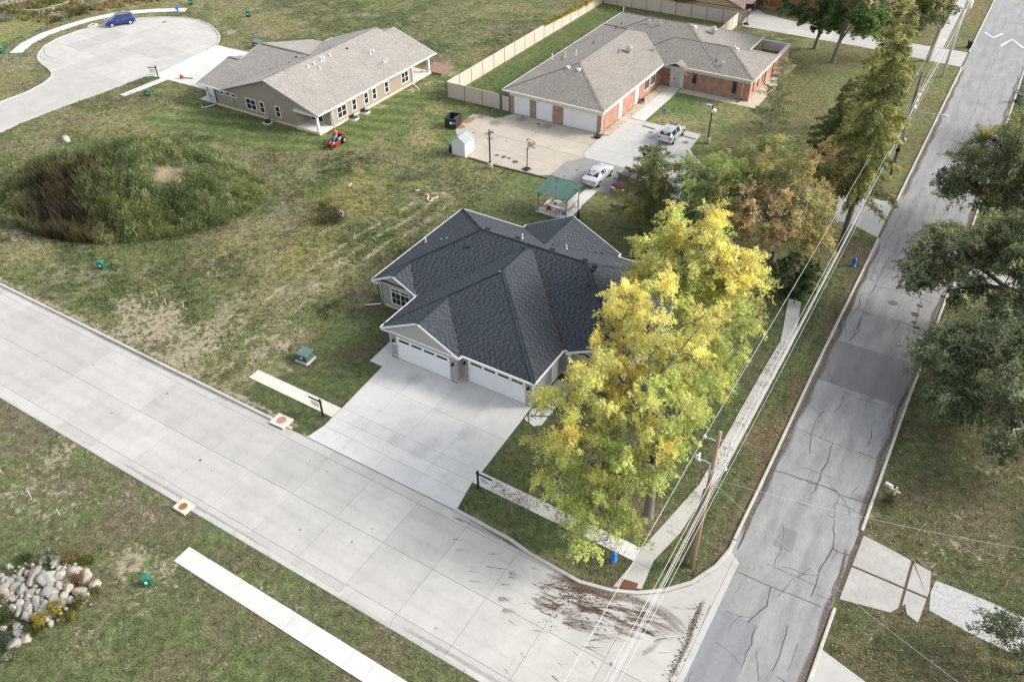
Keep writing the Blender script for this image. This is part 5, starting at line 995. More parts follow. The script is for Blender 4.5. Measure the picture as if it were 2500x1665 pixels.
# ------------------------------------------------------------------ lamp posts, hoops, signs
def lamp_post(label, u, v, side, sleeve, shade=False):
    x, y = px(u, v); o = empty('parking_lamp', label, 'lamp post', (x, y, 0))
    B().lathe((0, 0, 0), [(.30, -.1), (.30, .72), (.26, .76)], 14).build('concrete_base', sleeve, o, True); B().box(-.06, .06, -.06, .06, .74, 4.65).build('pole', m_black, o)
    B().box(-.16, .16, -.16, .16, .74, .78).build('base_plate', m_black, o); B().box(min(0, side*.15), max(0, side*.15), -.04, .04, 4.5, 4.6).build('arm', m_black, o)
    h = B().box(side*.12, side*.78, -.24, .24, 4.46, 4.68).build('lamp_head', mat('lamp_grey', (.32, .32, .33), .45, var=.08), o, bevel=.02); B().box(side*.18, side*.72, -.19, .19, 4.44, 4.46).build('lens', mat('lamp_lens', (.6, .6, .55), .2), h)
    if shade: B().lathe((.22, .02, 4.05), [(.05, -.22), (.26, -.18), (.30, 0), (.26, .18), (.05, .22)], 12).build('floodlight', m_white, o, True)
    return o
lamp_post('black lamp post on a grey concrete base beside the basketball hoop pad', 1197, 411, 1, m_concd); lamp_post('black lamp post on a tan base on the lawn by the silver car', 1727, 350, -1, m_conct, True)
def hoop(name, label, loc, rz, board, solid=False):
    o = empty(name, label, 'basketball hoop', (*loc, 0), rz)
    B().add([(-.4, -.55, .013), (.4, -.55, .013), (.4, .35, .02), (-.4, .35, .02), (-.33, -.48, .2), (.33, -.48, .2), (.33, .25, .13), (-.33, .25, .13)], [(3, 2, 1, 0), (4, 5, 6, 7), (0, 1, 5, 4), (1, 2, 6, 5), (2, 3, 7, 6), (3, 0, 4, 7)]).build('base_tank', m_black, o, bevel=.03)
    B().tube([(0, -.1, .15), (0, -.05, 2.6)], .055, 8).build('pole', m_black, o); B().tube([(0, -.05, 2.3), (0, .5, 2.75)], .03, 6).build('brace', m_black, o); B().tube([(0, -.05, 2.6), (0, .5, 3.1)], .03, 6).build('brace', m_black, o)
    bb = B()
    for (a, b) in [((-.6, 2.5), (.6, 2.5)), ((.6, 2.5), (.6, 3.3)), ((.6, 3.3), (-.6, 3.3)), ((-.6, 3.3), (-.6, 2.5)), ((-.3, 2.65), (.3, 2.65)), ((.3, 2.65), (.3, 3.0)), ((.3, 3.0), (-.3, 3.0)), ((-.3, 3.0), (-.3, 2.65)), ((-.6, 3.3), (0, 2.65)), ((.6, 3.3), (0, 2.65))]: bb.tube([(a[0], .52, a[1]), (b[0], .52, b[1])], .028, 5)
    f = bb.build('backboard_frame', m_black, o)
    if solid: B().box(-.58, .58, .5, .515, 2.52, 3.28).build('backboard', board, f); B().box(-.18, .2, .48, .499, 2.7, 3.15).build('board_print', m_white, f)
    else: B().box(-.58, .58, .53, .54, 2.52, 3.28).build('backboard', board, f)
    B().tube([(.23*math.cos(a), .52+.3+.23*math.sin(a), 2.7) for a in np.linspace(0, 6.283, 15)], .015, 5).build('rim', mat('rim_orange', (.5, .09, .03), .5), o)
    for k_ in range(8): a = k_*.785; B().tube([(.22*math.cos(a), .82+.22*math.sin(a), 2.7), (.12*math.cos(a+.3), .82+.12*math.sin(a+.3), 2.3)], .008, 4).build('net_cord', m_white, o)
    return o
clear = bpy.data.materials.new('clear_acrylic'); t_, b_ = nodes(clear); b_.inputs['Base Color'].default_value = (.9, .9, .9, 1); b_.inputs['Alpha'].default_value = .12; b_.inputs['Roughness'].default_value = .1
hoop('basketball_hoop', 'portable black basketball hoop with open framed backboard on the tan pad', px(1288, 413), math.radians(-12), clear); hoop('basketball_hoop', 'portable basketball hoop with dark printed backboard beside the timber house', px(1822, 61), math.radians(205), mat('board_black', (.015, .02, .05), .3), True)
def post_sign(label, base, d, n_, name='estate_sign'):
    x, y = px(*base); o = empty(name, label, 'sign', (x, y, 0), math.atan2(d[1], d[0])); m_p = m_black
    B().box(-.06, .06, -.06, .06, -.1, 1.75).build('post', m_p, o); B().box(-.15, 1.15, -.04, .04, 1.45, 1.55).build('arm', m_p, o)
    pn = B().box(.2, 1.0, -.015, .015, .8, 1.32).build('sign_panel', m_white, o)
    for x in (.3, .9): B().tube([(x, 0, 1.32), (x, 0, 1.46)], .01, 4).build('hanger', m_steel, o)
    for (a, b, z0, z1) in ((.25, .6, 1.15, 1.25), (.25, .95, 1.02, 1.07), (.25, .8, .92, .97)): B().box(a, b, -.022, -.016, z0, z1).build('print_line', mat('print_grey', (.2, .2, .22), .6), pn)
    return o
post_sign('black post with hanging white estate sign on the short sidewalk left of the driveway', (789, 1016), (-1, 0), 0); post_sign('black post with hanging white estate sign right of the driveway', (1168, 1192), (1, 0), 0); post_sign('black post with hanging white estate sign by the cul de sac driveway', (387, 191), (-.85, -.5), 0)
x, y = px(1618, 299); hs = empty('accessible_parking_sign', 'small blue accessible parking sign on a wooden post by the entry path', 'sign', (x, y, 0), math.radians(10)); B().box(-.05, .05, -.05, .05, -.1, 1.2).build('post', m_wood, hs); pn = B().box(-.2, .2, -.07, -.055, 1.15, 1.7).build('sign_panel', mat('sign_blue', (.02, .12, .5), .4), hs)
sy = B(); sy.tube([(.1*math.cos(a)+.01, -.078, 1.33+.1*math.sin(a)) for a in np.linspace(-3.6, .9, 10)], .016, 4); sy.tube([(-.04, -.078, 1.56), (-.03, -.078, 1.42), (.06, -.078, 1.41), (.11, -.078, 1.28)], .018, 4); sy.ball((-.04, -.078, 1.61), .03, 6, 4); sy.build('wheelchair_symbol', m_white, pn)
# ------------------------------------------------------------------ utility boxes and hydrants
def pedestal(label, u, v, s=1., rz=.5):
    x, y = px(u, v); o = empty('utility_pedestal', label, 'utility box', (x, y, 0), rz, 'green utility pedestals')
    B().add([(-.24*s, -.24*s, -.05), (.24*s, -.24*s, -.05), (.24*s, .24*s, -.05), (-.24*s, .24*s, -.05), (-.22*s, -.22*s, .62*s), (.22*s, -.22*s, .62*s), (.22*s, .22*s, .62*s), (-.22*s, .22*s, .62*s)], [(3, 2, 1, 0), (4, 5, 6, 7), (0, 1, 5, 4), (1, 2, 6, 5), (2, 3, 7, 6), (3, 0, 4, 7)]).build('cabinet', m_green, o, bevel=.03)
    B().add([(-.25*s, -.25*s, .62*s), (.25*s, -.25*s, .62*s), (.25*s, .25*s, .62*s), (-.25*s, .25*s, .62*s), (-.18*s, -.2*s, .78*s), (.18*s, -.2*s, .78*s), (.18*s, .2*s, .78*s), (-.18*s, .2*s, .78*s)], [(3, 2, 1, 0), (4, 5, 6, 7), (0, 1, 5, 4), (1, 2, 6, 5), (2, 3, 7, 6), (3, 0, 4, 7)]).build('cap', mat('utility_green_cap', (.02, .16, .12), .4), o, bevel=.02)
    B().box(-.08*s, .08*s, -.25*s, -.235*s, .3*s, .5*s).build('decal', m_white, o); return o
pedestal('small green utility pedestal at the left picture edge beside the curved sidewalk', 5, 130, 1.3); pedestal('small green utility pedestal past the end of the curved sidewalk', 468, 12, 1.3); pedestal('small green utility pedestal in the field behind the cul de sac', 608, 42, 1.3); pedestal('small green utility pedestal on the lawn between cul de sac stub path and mound', 363, 234, 1.1); pedestal('small green utility pedestal on weedy ground below the soil mound', 250, 655, 1.1); pedestal('small green utility pedestal on the bottom lawn between rock pile and sidewalk', 361, 1424, 1., .9); pedestal('small green utility pedestal under the big yellow tree', 1351, 1166, .9)
def transformer(label, u, v, s, rz, pad=True):
    x, y = px(u, v); o = empty('transformer_box', label, 'transformer box', (x, y, 0), rz)
    if pad: B().box(-.72*s, .72*s, -.72*s, .66*s, -.05, .16).build('pad', m_concd, o, bevel=.02)
    B().box(-.6*s, .6*s, -.55*s, .55*s, .16, .92*s).build('cabinet', m_greenb, o, bevel=.02)
    B().add([(-.63*s, -.6*s, .92*s), (.63*s, -.6*s, .92*s), (.63*s, .58*s, .92*s), (-.63*s, .58*s, .92*s), (-.63*s, -.5*s, 1.0*s), (.63*s, -.5*s, 1.0*s), (.63*s, .58*s, 1.05*s), (-.63*s, .58*s, 1.05*s)], [(3, 2, 1, 0), (4, 5, 6, 7), (0, 1, 5, 4), (1, 2, 6, 5), (2, 3, 7, 6), (3, 0, 4, 7)]).build('lid', mat('transformer_lid', (.10, .165, .145), .5), o)
    B().box(-.12*s, .12*s, -.57*s, -.551*s, .5*s, .68*s).build('decal', m_white, o); B().box(-.004, .004, -.562*s, -.551*s, .2, .88*s).build('door_gap', m_black, o); B().box(.2*s, .42*s, -.58*s, -.551*s, .52*s, .6*s).build('handle', m_black, o); return o
transformer('large green transformer box on a concrete pad on the lawn left of the driveway', 747, 878, .86, math.radians(4)); transformer('green transformer box behind the left gable of the taupe house', 630, 117, 1., math.radians(3))
def hydrant(label, u, v, s=1.):
    x, y = px(u, v); o = empty('fire_hydrant', label, 'fire hydrant', (x, y, 0), U(0, 6), 'blue fire hydrants')
    B().lathe((0, 0, 0), [(.2*s, -.05), (.2*s, .06*s), (.13*s, .08*s), (.13*s, .55*s), (.17*s, .57*s), (.17*s, .62*s)], 12).build('barrel', m_blue, o, True); B().lathe((0, 0, 0), [(.15*s, .62*s), (.13*s, .72*s), (.06*s, .8*s), (.04*s, .8*s), (.04*s, .86*s), (.02*s, .86*s)], 12).build('bonnet', m_blue, o, True)
    for a in (0, math.pi): B().tube([(.1*s*math.cos(a), .1*s*math.sin(a), .45*s), (.24*s*math.cos(a), .24*s*math.sin(a), .45*s)], .07*s, 8).build('nozzle_cap', m_blue, o)
    B().tube([(0, -.1*s, .42*s), (0, -.27*s, .42*s)], .09*s, 8).build('pumper_cap', mat('light_blue', (.12, .36, .75), .4), o); B().tube([(.1, .05, .5), (.14, .08, 1.6)], .012, 4).build('marker_rod', m_steel, o); return o
hydrant('blue fire hydrant beside the curved sidewalk end at the top left', 435, 30, 1.25); hydrant('blue fire hydrant on the grass strip at the street corner', 1498, 1368, 1.0); hydrant('blue fire hydrant on the grass strip along the asphalt road', 2083, 650, 1.15)
# inlets and manholes
def inlet(label, c, rz, s=1., red=m_rust):
    o = empty('storm_inlet', label, 'storm inlet', (c[0], c[1], 0), rz); mt = mat('inlet_concrete', (.60, .53, .45), .85, var=.12, scale=2)
    B().box(-.62*s, .62*s, -.5*s, .5*s, -.05, .15).build('inlet_top', mt, o, bevel=.015); B().lathe((0, .05, .15), [(.3*s, 0), (.3*s, .012), (.26*s, .014)], 18).build('cover', red, o); B().tube([(.3*s*math.cos(a), .05+.3*s*math.sin(a), .16) for a in np.linspace(0, 6.283, 19)], .02, 4).build('cover_ring', mat('rust_ring', (.34, .2, .13), .9), o); B().box(-.5*s, .5*s, -.53*s, -.5*s, .02, .1).build('inlet_mouth', m_black, o)
inlet('storm inlet with pinkish round cover at the kerb left of the driveway', px(687, 1030), math.radians(2), 1.15, mat('pink_rust', (.36, .22, .17), .9, var=.2)); inlet('storm inlet with bright rusty round cover on the near side kerb', px(450, 1238), math.radians(180), .95); inlet('storm inlet with brownish cover at the cul de sac kerb by the blue car', px(227, 64), math.radians(-62), 1.2, mat('brown_rust', (.28, .17, .11), .9))
def manhole(label, c, z=.024, r=.32, m=m_rust):
    o = empty('manhole_cover', label, 'manhole cover', (c[0], c[1], z)); B().lathe((0, 0, 0), [(r*1.25, 0), (r*1.25, .006), (r*1.05, .007)], 18).build('ring', mat('iron_ring', (.16, .14, .125), .8), o); B().lathe((0, 0, .004), [(r, 0), (r, .012), (r*.9, .014)], 18).build('cover', m, o)
manhole('round rusty manhole cover on the cul de sac paving', px(402, 55)); manhole('round dark manhole cover on the cracked asphalt road', px(2181, 740), .022, .33, mat('iron', (.11, .105, .10), .7))
# wheel stops, edging timbers
def wstop(label, u0, v0, u1, v1, m=m_conct): a, b = px(u0, v0), px(u1, v1); o = bar((*a, .075), (*b, .075), .16, .13, m, None, 'wheel_stop'); tag(o, label, 'wheel stop')
wstop('concrete wheel stop left of the silver car', 1569, 308, 1600, 317); wstop('concrete wheel stop right of the silver car', 1668, 333, 1699, 341)
ed = [(-49.7, 70.62), (-47.2, 70.55), (-45.0, 70.6), (-42.6, 70.75), (-41.0, 70.8), (-39.3, 70.9), (-37.3, 70.95)]
for i, (a, b) in enumerate(zip(ed[:-1], ed[1:])): tag(bar((a[0]+.06, a[1], .07), (b[0]-.06, b[1]+U(-.05, .05), .07+U(-.02, .02)), .2, .15, mat('rotten_timber', (.12, .085, .06), .95, var=.4, scale=4), None, 'edging_timber'), ('first', 'second', 'third', 'fourth', 'fifth', 'last')[i]+' dark weathered edging timber along the tan pad counting from the white shed', 'timber', 'edging timbers along the pad')
kc = [px(1678, 368), px(1686, 380), px(1697, 387)]
kst = struct('lot_kerb'); sweep(kst, kc, .25, .15, m_concd, step=6)
# ------------------------------------------------------------------ utility poles and wires
def pole(label, x, y, h, m, r=.16, lean=(0, 0)): 
    o = empty('utility_pole', label, 'utility pole', (x, y, 0)); B().tube([(0, 0, -.3), (lean[0]*.5, lean[1]*.5, h*.5), (lean[0], lean[1], h)], [r, r*.85, r*.66], 10).build('shaft', m, o, True); return o
P1 = pole('tall brown wooden utility pole at the street corner', -6.68, 31.42, 11.9, m_pole, .17); P2 = pole('dark wooden utility pole with street light arm along the road', -6.9, 89.45, 12.0, m_pole2, .18); P3 = pole('pale utility pole with transformer can at the top of the road', -6.95, 123.5, 12.5, m_polem, .19)
def arm(o, z, dx, dy=0, ins=True):
    B().tube([(0, 0, z), (dx*.5, dy*.5, z+.08), (dx, dy, z)], .035, 6).build('standoff_arm', m_steel, o)
    if ins: B().lathe((dx, dy, z), [(.04, 0), (.09, .04), (.05, .09), (.09, .13), (.04, .2)], 8).build('insulator', mat('porcelain', (.62, .64, .68), .25), o)
arm(P1, 11.1, -.75); arm(P1, 11.3, .7); arm(P1, 9.3, -.95); arm(P1, 9.3, .7)
cl = B(); 
for i in range(7): cl.ball((-.95+U(-.15, .2), U(-.15, .15), 9.45+U(-.1, .25)), U(.06, .12), 6, 4)
cl.build('cutout_cluster', MATS['porcelain'], P1); B().box(-.18, .18, -.18, .18, 8.75, 9.05).build('steel_band', m_steel, P1); B().tube([(-.15, 0, 9.0), (-.6, -.1, 8.6), (-.2, -.1, 8.2)], .02, 5).build('jumper', m_black, P1)
B().tube([(-.45, -.05, -.2), (-.12, -.05, 7.2)], [.15, .12], 8).build('old_pole_stub', m_pole2, P1, True)
for z in (11.6, 10.2, 8.6): arm(P2, z, -.45 if z > 11 else .5)
B().tube([(0, 0, 7.6), (1.2, 0, 8.0), (3.0, 0, 8.1)], .04, 6).build('light_arm', m_steel, P2); B().add([(2.9, -.12, 8.05), (3.6, -.15, 8.02), (3.6, .15, 8.02), (2.9, .12, 8.05), (2.95, -.08, 8.18), (3.5, -.1, 8.18), (3.5, .1, 8.18), (2.95, .08, 8.18)], [(3, 2, 1, 0), (4, 5, 6, 7), (0, 1, 5, 4), (1, 2, 6, 5), (2, 3, 7, 6), (3, 0, 4, 7)]).build('street_light', m_steel, P2)
B().lathe((.3, -.25, 4.6), [(.12, 0), (.16, .1), (.16, .4), (.1, .46)], 10).build('meter_can', m_steel, P2); B().lathe((-.02, -.02, 3.4), [(.24, 0), (.24, .35)], 8).build('pole_band', m_black, P2)
for (z, dx) in ((9.6, .35), (9.0, .35), (8.3, .35)): B().box(dx-.08, dx+.08, -.3, .3, z, z+.18).build('splice_case', m_white, P2)
B().lathe((.45, -.1, 9.2), [(.24, 0), (.28, .1), (.28, .9), (.2, 1.0), (.08, 1.05)], 12).build('transformer_can', m_white, P3, True); B().box(.0, .4, -.2, .1, 9.6, 9.7).build('bracket', m_steel, P3)
for z in (12.1, 10.8): arm(P3, z, .5)
m_wire = mat('wire', (.52, .52, .52), .45, metal=.2); m_wired = mat('cable', (.05, .05, .055), .5)
def sag(a, b, s, n=26): return [(a[0]+(b[0]-a[0])*t, a[1]+(b[1]-a[1])*t, a[2]+(b[2]-a[2])*t-4*s*t*(1-t)) for t in np.linspace(0, 1, n)]
def wire(label, pts, s, r=.012, m=m_wire, name='power_line'):
    P = [] 
    for a, b in zip(pts[:-1], pts[1:]): P += sag(a, b, s)[(1 if P else 0):]
    tag(B().tube(P, r*.95, 5).build(name, m, None, True), label, 'wire', 'overhead wires along the road')
def span(dx, z, z2=None, z3=None): return [(-6.6+dx, -14, z), (-6.68+dx, 31.42, z), (-6.9+dx*.75, 89.45, z2 or z+.2), (-6.95+dx*.75, 123.5, (z3 or z+.4)), (-7.1+dx, 170, z+.4)]
wire('single white power line on the left side of the utility poles', span(-.75, 11.25), .55, .013)
wire('upper white power line on the right side of the utility poles', span(.7, 11.45), .55, .013); wire('white power line on the lower right pole arm', span(.7, 9.45, 10.6, 11.0), .6, .013); wire('white power line close to the right of the poles', span(.45, 9.0, 9.6, 9.9), .6, .012)
wire('thick bundled pale cable right of the poles', span(.28, 7.6, 8.4, 8.7), .6, .022); wire('thick black cable below the power lines', span(.3, 7.1, 8.0, 8.3), .65, .02, m_wired, 'telephone_cable'); wire('lowest thin pale cable right of the poles', span(.4, 6.6, 7.6, 7.9), .7, .012)
wire('pale service wire from the corner pole across the road to the right', [(-6.5, 31.5, 8.2), (16, 40.5, 5.2)], .7, .008, m_wire, 'service_wire'); wire('pale service wire from the corner pole towards the lower right', [(-6.5, 31.4, 8.0), (14, 26.2, 5.2)], .7, .008, m_wire, 'service_wire'); wire('thin service wire from the street light pole across the road', [(-6.8, 89.4, 9.2), (14, 82, 5.5)], .8, .007, m_wire, 'service_wire')
# mailbox
mbx = empty('mailbox', 'white mailbox on a wooden cross post on the lawn right of the road', 'mailbox', (*px(2176, 1222), 0), math.radians(-15)); m_pw = mat('pale_wood', (.52, .50, .44), .7, var=.1, scale=4)
B().box(-.05, .05, -.05, .05, -.1, 1.35).build('post', m_pw, mbx); B().box(-.75, .3, -.045, .045, .98, 1.07).build('arm', m_pw, mbx); mb_ = B(); 
prof = [(-.1, 0), (.1, 0), (.1, .14), (.07, .21), (0, .24), (-.07, .21), (-.1, .14)]; mb_.add([(-.75, y, 1.07+z) for y, z in prof]+[(-.25, y, 1.07+z) for y, z in prof], [tuple(range(6, -1, -1)), tuple(range(7, 14))]+[(i, (i+1) % 7, 7+(i+1) % 7, 7+i) for i in range(7)]); mb_.build('box', m_white, mbx); B().box(-.7, -.45, -.115, -.101, 1.12, 1.18).build('number_strip', m_black, mbx)
# survey stakes, pipes, odds and ends
m_stake = mat('stake_wood', (.60, .52, .40), .8)
STK = ['survey stake at the back of the bare patch below the soil mound', 'survey stake in the middle of the bare patch below the soil mound', 'survey stake at the right of the bare patch below the soil mound', 'survey stake at the left picture edge on the near lawn', 'survey stake between the two others on the near left lawn', 'survey stake nearest the rock pile on the near left lawn', 'survey stake beside the pedestal past the curved sidewalk', 'survey stake in the field nearest the taupe house', 'survey stake between the two others in the far field']
for i, (u, v) in enumerate([(384, 724), (406, 745), (449, 752), (5, 1155), (76, 1214), (146, 1258), (496, 20), (564, 32), (522, 22)]):
    x, y = px(u, v); h = U(.5, .8); tag(B().add([(x-.02, y-.02, -.1), (x+.02, y-.02, -.1), (x+.02, y+.02, -.1), (x-.02, y+.02, -.1), (x-.02+.05, y-.02, h), (x+.07, y-.02, h), (x+.07, y+.02, h), (x+.03, y+.02, h)], [(3, 2, 1, 0), (4, 5, 6, 7), (0, 1, 5, 4), (1, 2, 6, 5), (2, 3, 7, 6), (3, 0, 4, 7)]).build('survey_stake', m_stake), 'thin pale wooden '+STK[i], 'stake', 'survey stakes')
a = [px(*p) for p in [(1037, 479), (1042, 476), (1046, 481), (1043, 488), (1049, 494), (1055, 492), (1054, 487), (1062, 486), (1070, 482)]]
tag(B().tube([(x, y, .09) for x, y in a], .09, 8).build('drain_hose', mat('pink_pipe', (.62, .42, .38), .6, var=.15), None, True), 'curled pinkish corrugated drain hose lying on the field', 'hose')
a = [px(1014, 468), px(1026, 466)]; tag(B().tube([(*a[0], .08), (*a[1], .08)], .08, 8).build('pipe_offcut', m_pvc, None, True), 'short white pipe lying beside the curled hose', 'pipe')
a = [px(852, 455), px(858, 449)]; tag(bar((*a[0], .05), (*a[1], .05), .1, .08, m_stake, None, 'board_offcut'), 'short pale board lying in the weedy field', 'board')
ac = empty('air_conditioner', 'dark round air conditioning unit on a pale pad by the taupe house wall', 'air conditioner', (*px(654, 301), 0)); B().lathe((0, 0, 0), [(.38, .1), (.38, .68), (.36, .7)], 18).build('condenser', mat('ac_dark', (.035, .035, .04), .6), ac, True); B().lathe((0, 0, .7), [(.39, 0), (.36, .08), (.1, .1)], 18).build('top_grille', mat('ac_top', (.35, .35, .36), .5), ac); B().box(-.5, .5, -.5, .5, 0, .1).build('pad', mat('ac_pad', (.6, .6, .58), .8), ac)
sw = empty('sawhorse', 'small orange brown sawhorse standing on the back porch of the taupe house', 'sawhorse', (*px(1036, 178, .36), .36), math.radians(25))
for x in (-.35, .35):
    for s_ in (-1, 1): bar((x, s_*.22, .0), (x*.8, s_*.04, .62), .05, .04, mat('orange_wood', (.42, .20, .10), .7), sw, 'leg')
bar((-.42, 0, .62), (.42, 0, .62), .07, .08, MATS['orange_wood'], sw, 'beam')
lb = empty('leaf_blower', 'orange and black backpack leaf blower lying on the cul de sac driveway', 'leaf blower', (*px(446, 193), .04), math.radians(20)); B().box(-.2, .2, -.15, .15, .0, .42).build('engine', mat('blower_orange', (.55, .11, .02), .4), lb, bevel=.05); B().box(-.24, -.18, -.2, .2, .0, .5).build('back_frame', m_black, lb, bevel=.02); B().tube([(.2, 0, .1), (.6, .1, .08), (1.3, .15, .07), (1.45, .15, .07)], [.06, .06, .05, .065], 8).build('blower_tube', m_black, lb, True)
um = empty('folded_umbrella', 'dark folded patio umbrella behind the grey house roof', 'umbrella', (*px(1411, 545, .6), 0)); B().tube([(0, 0, 0), (0, 0, 2.2)], .025, 6).build('mast', m_black, um); B().lathe((0, 0, 0), [(.05, .7), (.2, .8), (.14, 1.6), (.03, 2.25)], 10).build('canopy', m_black, um, True); B().lathe((0, 0, 0), [(.3, 0), (.3, .06), (.05, .1)], 12).build('base', m_black, um)
# ------------------------------------------------------------------ picnic shelter and its furniture
gz = empty('picnic_shelter', 'open wooden shelter with green corrugated roof between the lawn and car park', 'shelter')
B().box(-36.9, -33.15, 64.05, 67.2, -.05, .07).build('floor_slab', m_concw, gz)
m_gw = mat('weathered_wood', (.30, .25, .185), .85, var=.25, scale=4, stretch=(4, 4, .6))
for (x, y) in [(-36.7, 64.2), (-33.4, 64.2), (-33.4, 66.9), (-36.7, 66.9)]: B().box(x-.06, x+.06, y-.06, y+.06, .05, 2.38).build('post', m_gw, gz)
for (a, b) in [((-36.85, 64.2, 2.36), (-33.25, 64.2, 2.36)), ((-36.85, 66.9, 2.36), (-33.25, 66.9, 2.36)), ((-36.7, 64.3, 2.25), (-36.7, 66.8, 2.25)), ((-33.4, 64.3, 2.25), (-33.4, 66.8, 2.25))]: bar(a, b, .06, .16, m_gw, gz, 'beam')
for (a, b) in [((-36.6, 64.2, 1.9), (-36.1, 64.2, 2.3)), ((-33.5, 64.2, 1.9), (-34.0, 64.2, 2.3)), ((-33.4, 64.3, 1.9), (-33.4, 64.8, 2.2)), ((-36.7, 64.3, 1.9), (-36.7, 64.8, 2.2))]: bar(a, b, .06, .08, m_gw, gz, 'brace')
for y in (64.2, 66.9): bar((-36.62, y, .98), (-33.48, y, .98), .05, .1, m_gw, gz, 'rail')
bar((-33.4, 64.3, .98), (-33.4, 66.82, .98), .05, .1, m_gw, gz, 'rail')
nr_ = 13; yy = np.linspace(63.8, 67.15, nr_*4+1); zz = 2.5+.25*(yy-63.8)/3.35+.04*np.where(np.arange(len(yy)) % 4 < 2, 1, -1)
V = [(x, y, z) for y, z in zip(yy, zz) for x in (-36.95, -33.1)]; B().add(V, [(2*i, 2*i+1, 2*i+3, 2*i+2) for i in range(len(yy)-1)]).build('roof', mat('green_tin', (.14, .235, .195), .5, var=.12, scale=1.5, metal=.1, dirt=((.055, .065, .07), .9, .56, .62, .8)), gz)
bar((-33.06, 63.8, 2.48), (-33.06, 67.15, 2.73), .04, .14, mat('green_trim', (.06, .13, .10), .5), gz, 'trim')
B().box(-33.39, -33.37, 64.45, 66.75, 1.08, 2.0).build('wind_screen', mat('screen_cloth', (.60, .58, .54), .8, var=.05), gz)
m_sling = mat('sling_cloth', (.56, .47, .34), .8, var=.08); m_chf = mat('chair_frame', (.16, .12, .09), .5)
def patio_chair(label, x, y, rz, sling, fr, s=1., group='patio chairs in the shelter'):
    o = empty('patio_chair', label, 'chair', (x, y, .07), rz, group); o.scale = (s, s, s)
    B().box(-.24, .24, -.24, .24, .40, .43).build('seat', sling, o); B().add([(-.24, .22, .45), (.24, .22, .45), (.24, .34, .95), (-.24, .34, .95), (-.24, .25, .45), (.24, .25, .45), (.24, .37, .95), (-.24, .37, .95)], [(0, 1, 2, 3), (7, 6, 5, 4), (0, 4, 5, 1), (1, 5, 6, 2), (2, 6, 7, 3), (3, 7, 4, 0)]).build('backrest', sling, o)
    for sx in (-1, 1): B().tube([(sx*.27, -.24, 0), (sx*.27, -.2, .62), (sx*.27, .25, .64), (sx*.27, .3, .5)], .018, 5).build('arm', fr, o); B().tube([(sx*.26, -.22, .0), (sx*.26, -.22, .42)], .017, 5).build('leg', fr, o); B().tube([(sx*.26, .30, 0), (sx*.26, .22, .42), (sx*.26, .36, .97)], .017, 5).build('leg', fr, o)
    return o
patio_chair('tan sling patio chair at the left end of the shelter table', -36.3, 64.75, math.radians(115), m_sling, m_chf); patio_chair('tan sling patio chair with a red towel at the front of the shelter table', -35.4, 64.55, math.radians(170), m_sling, m_chf); patio_chair('tan sling patio chair at the front right of the shelter table', -34.4, 64.5, math.radians(180), m_sling, m_chf); patio_chair('tan sling patio chair with orange back behind the shelter table', -35.9, 66.3, math.radians(20), mat('peach_cloth', (.62, .40, .24), .8), m_chf)
patio_chair('small bright blue chair by the front right shelter post', -33.75, 64.5, math.radians(200), mat('blue_plastic', (.03, .28, .62), .4), MATS['blue_plastic'], .8); patio_chair('small yellow green chair beside the right shelter rail', -33.8, 65.5, math.radians(250), mat('lime_plastic', (.38, .42, .06), .5), m_chf, .75); patio_chair('small lavender plastic chair at the back right of the shelter', -33.7, 66.2, math.radians(250), mat('lavender_plastic', (.50, .42, .72), .5), MATS['lavender_plastic'], .75)
tb_ = empty('patio_table', 'pale oval patio table in the middle of the shelter', 'table', (-35.1, 65.5, .07)); B().prism([(.95*math.cos(a), .5*math.sin(a)) for a in np.linspace(0, 6.283, 21)[:-1]], .68, .72).build('table_top', mat('table_top', (.60, .54, .44), .5), tb_)
for sx in (-.6, .6):
    for sy_ in (-.28, .28): B().tube([(sx, sy_, 0), (sx*.9, sy_*.9, .69)], .02, 5).build('leg', m_chf, tb_)
tw_ = B(); tw_.add([(-.22, -.02, .5), (.22, -.02, .5), (.22, .03, .98), (-.22, .03, .98), (.22, .12, .6), (-.22, .12, .6), (.2, .14, .97), (-.2, .14, .97)], [(0, 1, 2, 3), (3, 2, 6, 7), (7, 6, 4, 5)]); to = tw_.build('towel', mat('red_cloth', (.33, .02, .03), .85)); to.location = (-35.45, 64.15, .07); to.rotation_euler = (0, 0, math.radians(-10)); tag(to, 'dark red towel hung over the front shelter chair', 'towel')
bh = empty('toy_house', 'small white house shaped box with dark hole on the shelter rail', 'toy house', (-34.0, 64.9, 1.0)); B().box(-.28, .28, -.2, .2, 0, .35).build('wall', m_white, bh); gable_end(bh, -.28, .28, -.2, .35, .9, m_white, th=.4)
for s_ in (-1, 1): bar((0, 0, .64), (s_*.36, 0, .31), .5, .03, m_white, bh, 'roof_board')
B().lathe((0, -.21, .2), [(.06, 0), (.06, .01)], 10).build('hole', m_black, bh); bpy.data.objects[bh.children[-1].name].rotation_euler = (0, 0, 0)
bt = empty('drink_cooler', 'light blue and white drink cooler on the shelter table', 'cooler', (-35.75, 65.65, .79)); B().lathe((0, 0, 0), [(.13, 0), (.14, .3)], 12).build('cooler_body', mat('cooler_blue', (.12, .42, .72), .4), bt, True); B().lathe((0, 0, .3), [(.15, 0), (.14, .07), (.05, .1)], 12).build('cooler_lid', m_white, bt, True)
bl_ = empty('ball', 'black ball lying on the shelter table', 'ball', (-35.2, 65.2, .79)); B().ball((0, 0, .12), .12, 10, 7).build('ball_body', m_black, bl_, True); B().lathe((0, 0, .0), [(.06, 0), (.06, .02)], 8).build('ball_ring', m_black, bl_)
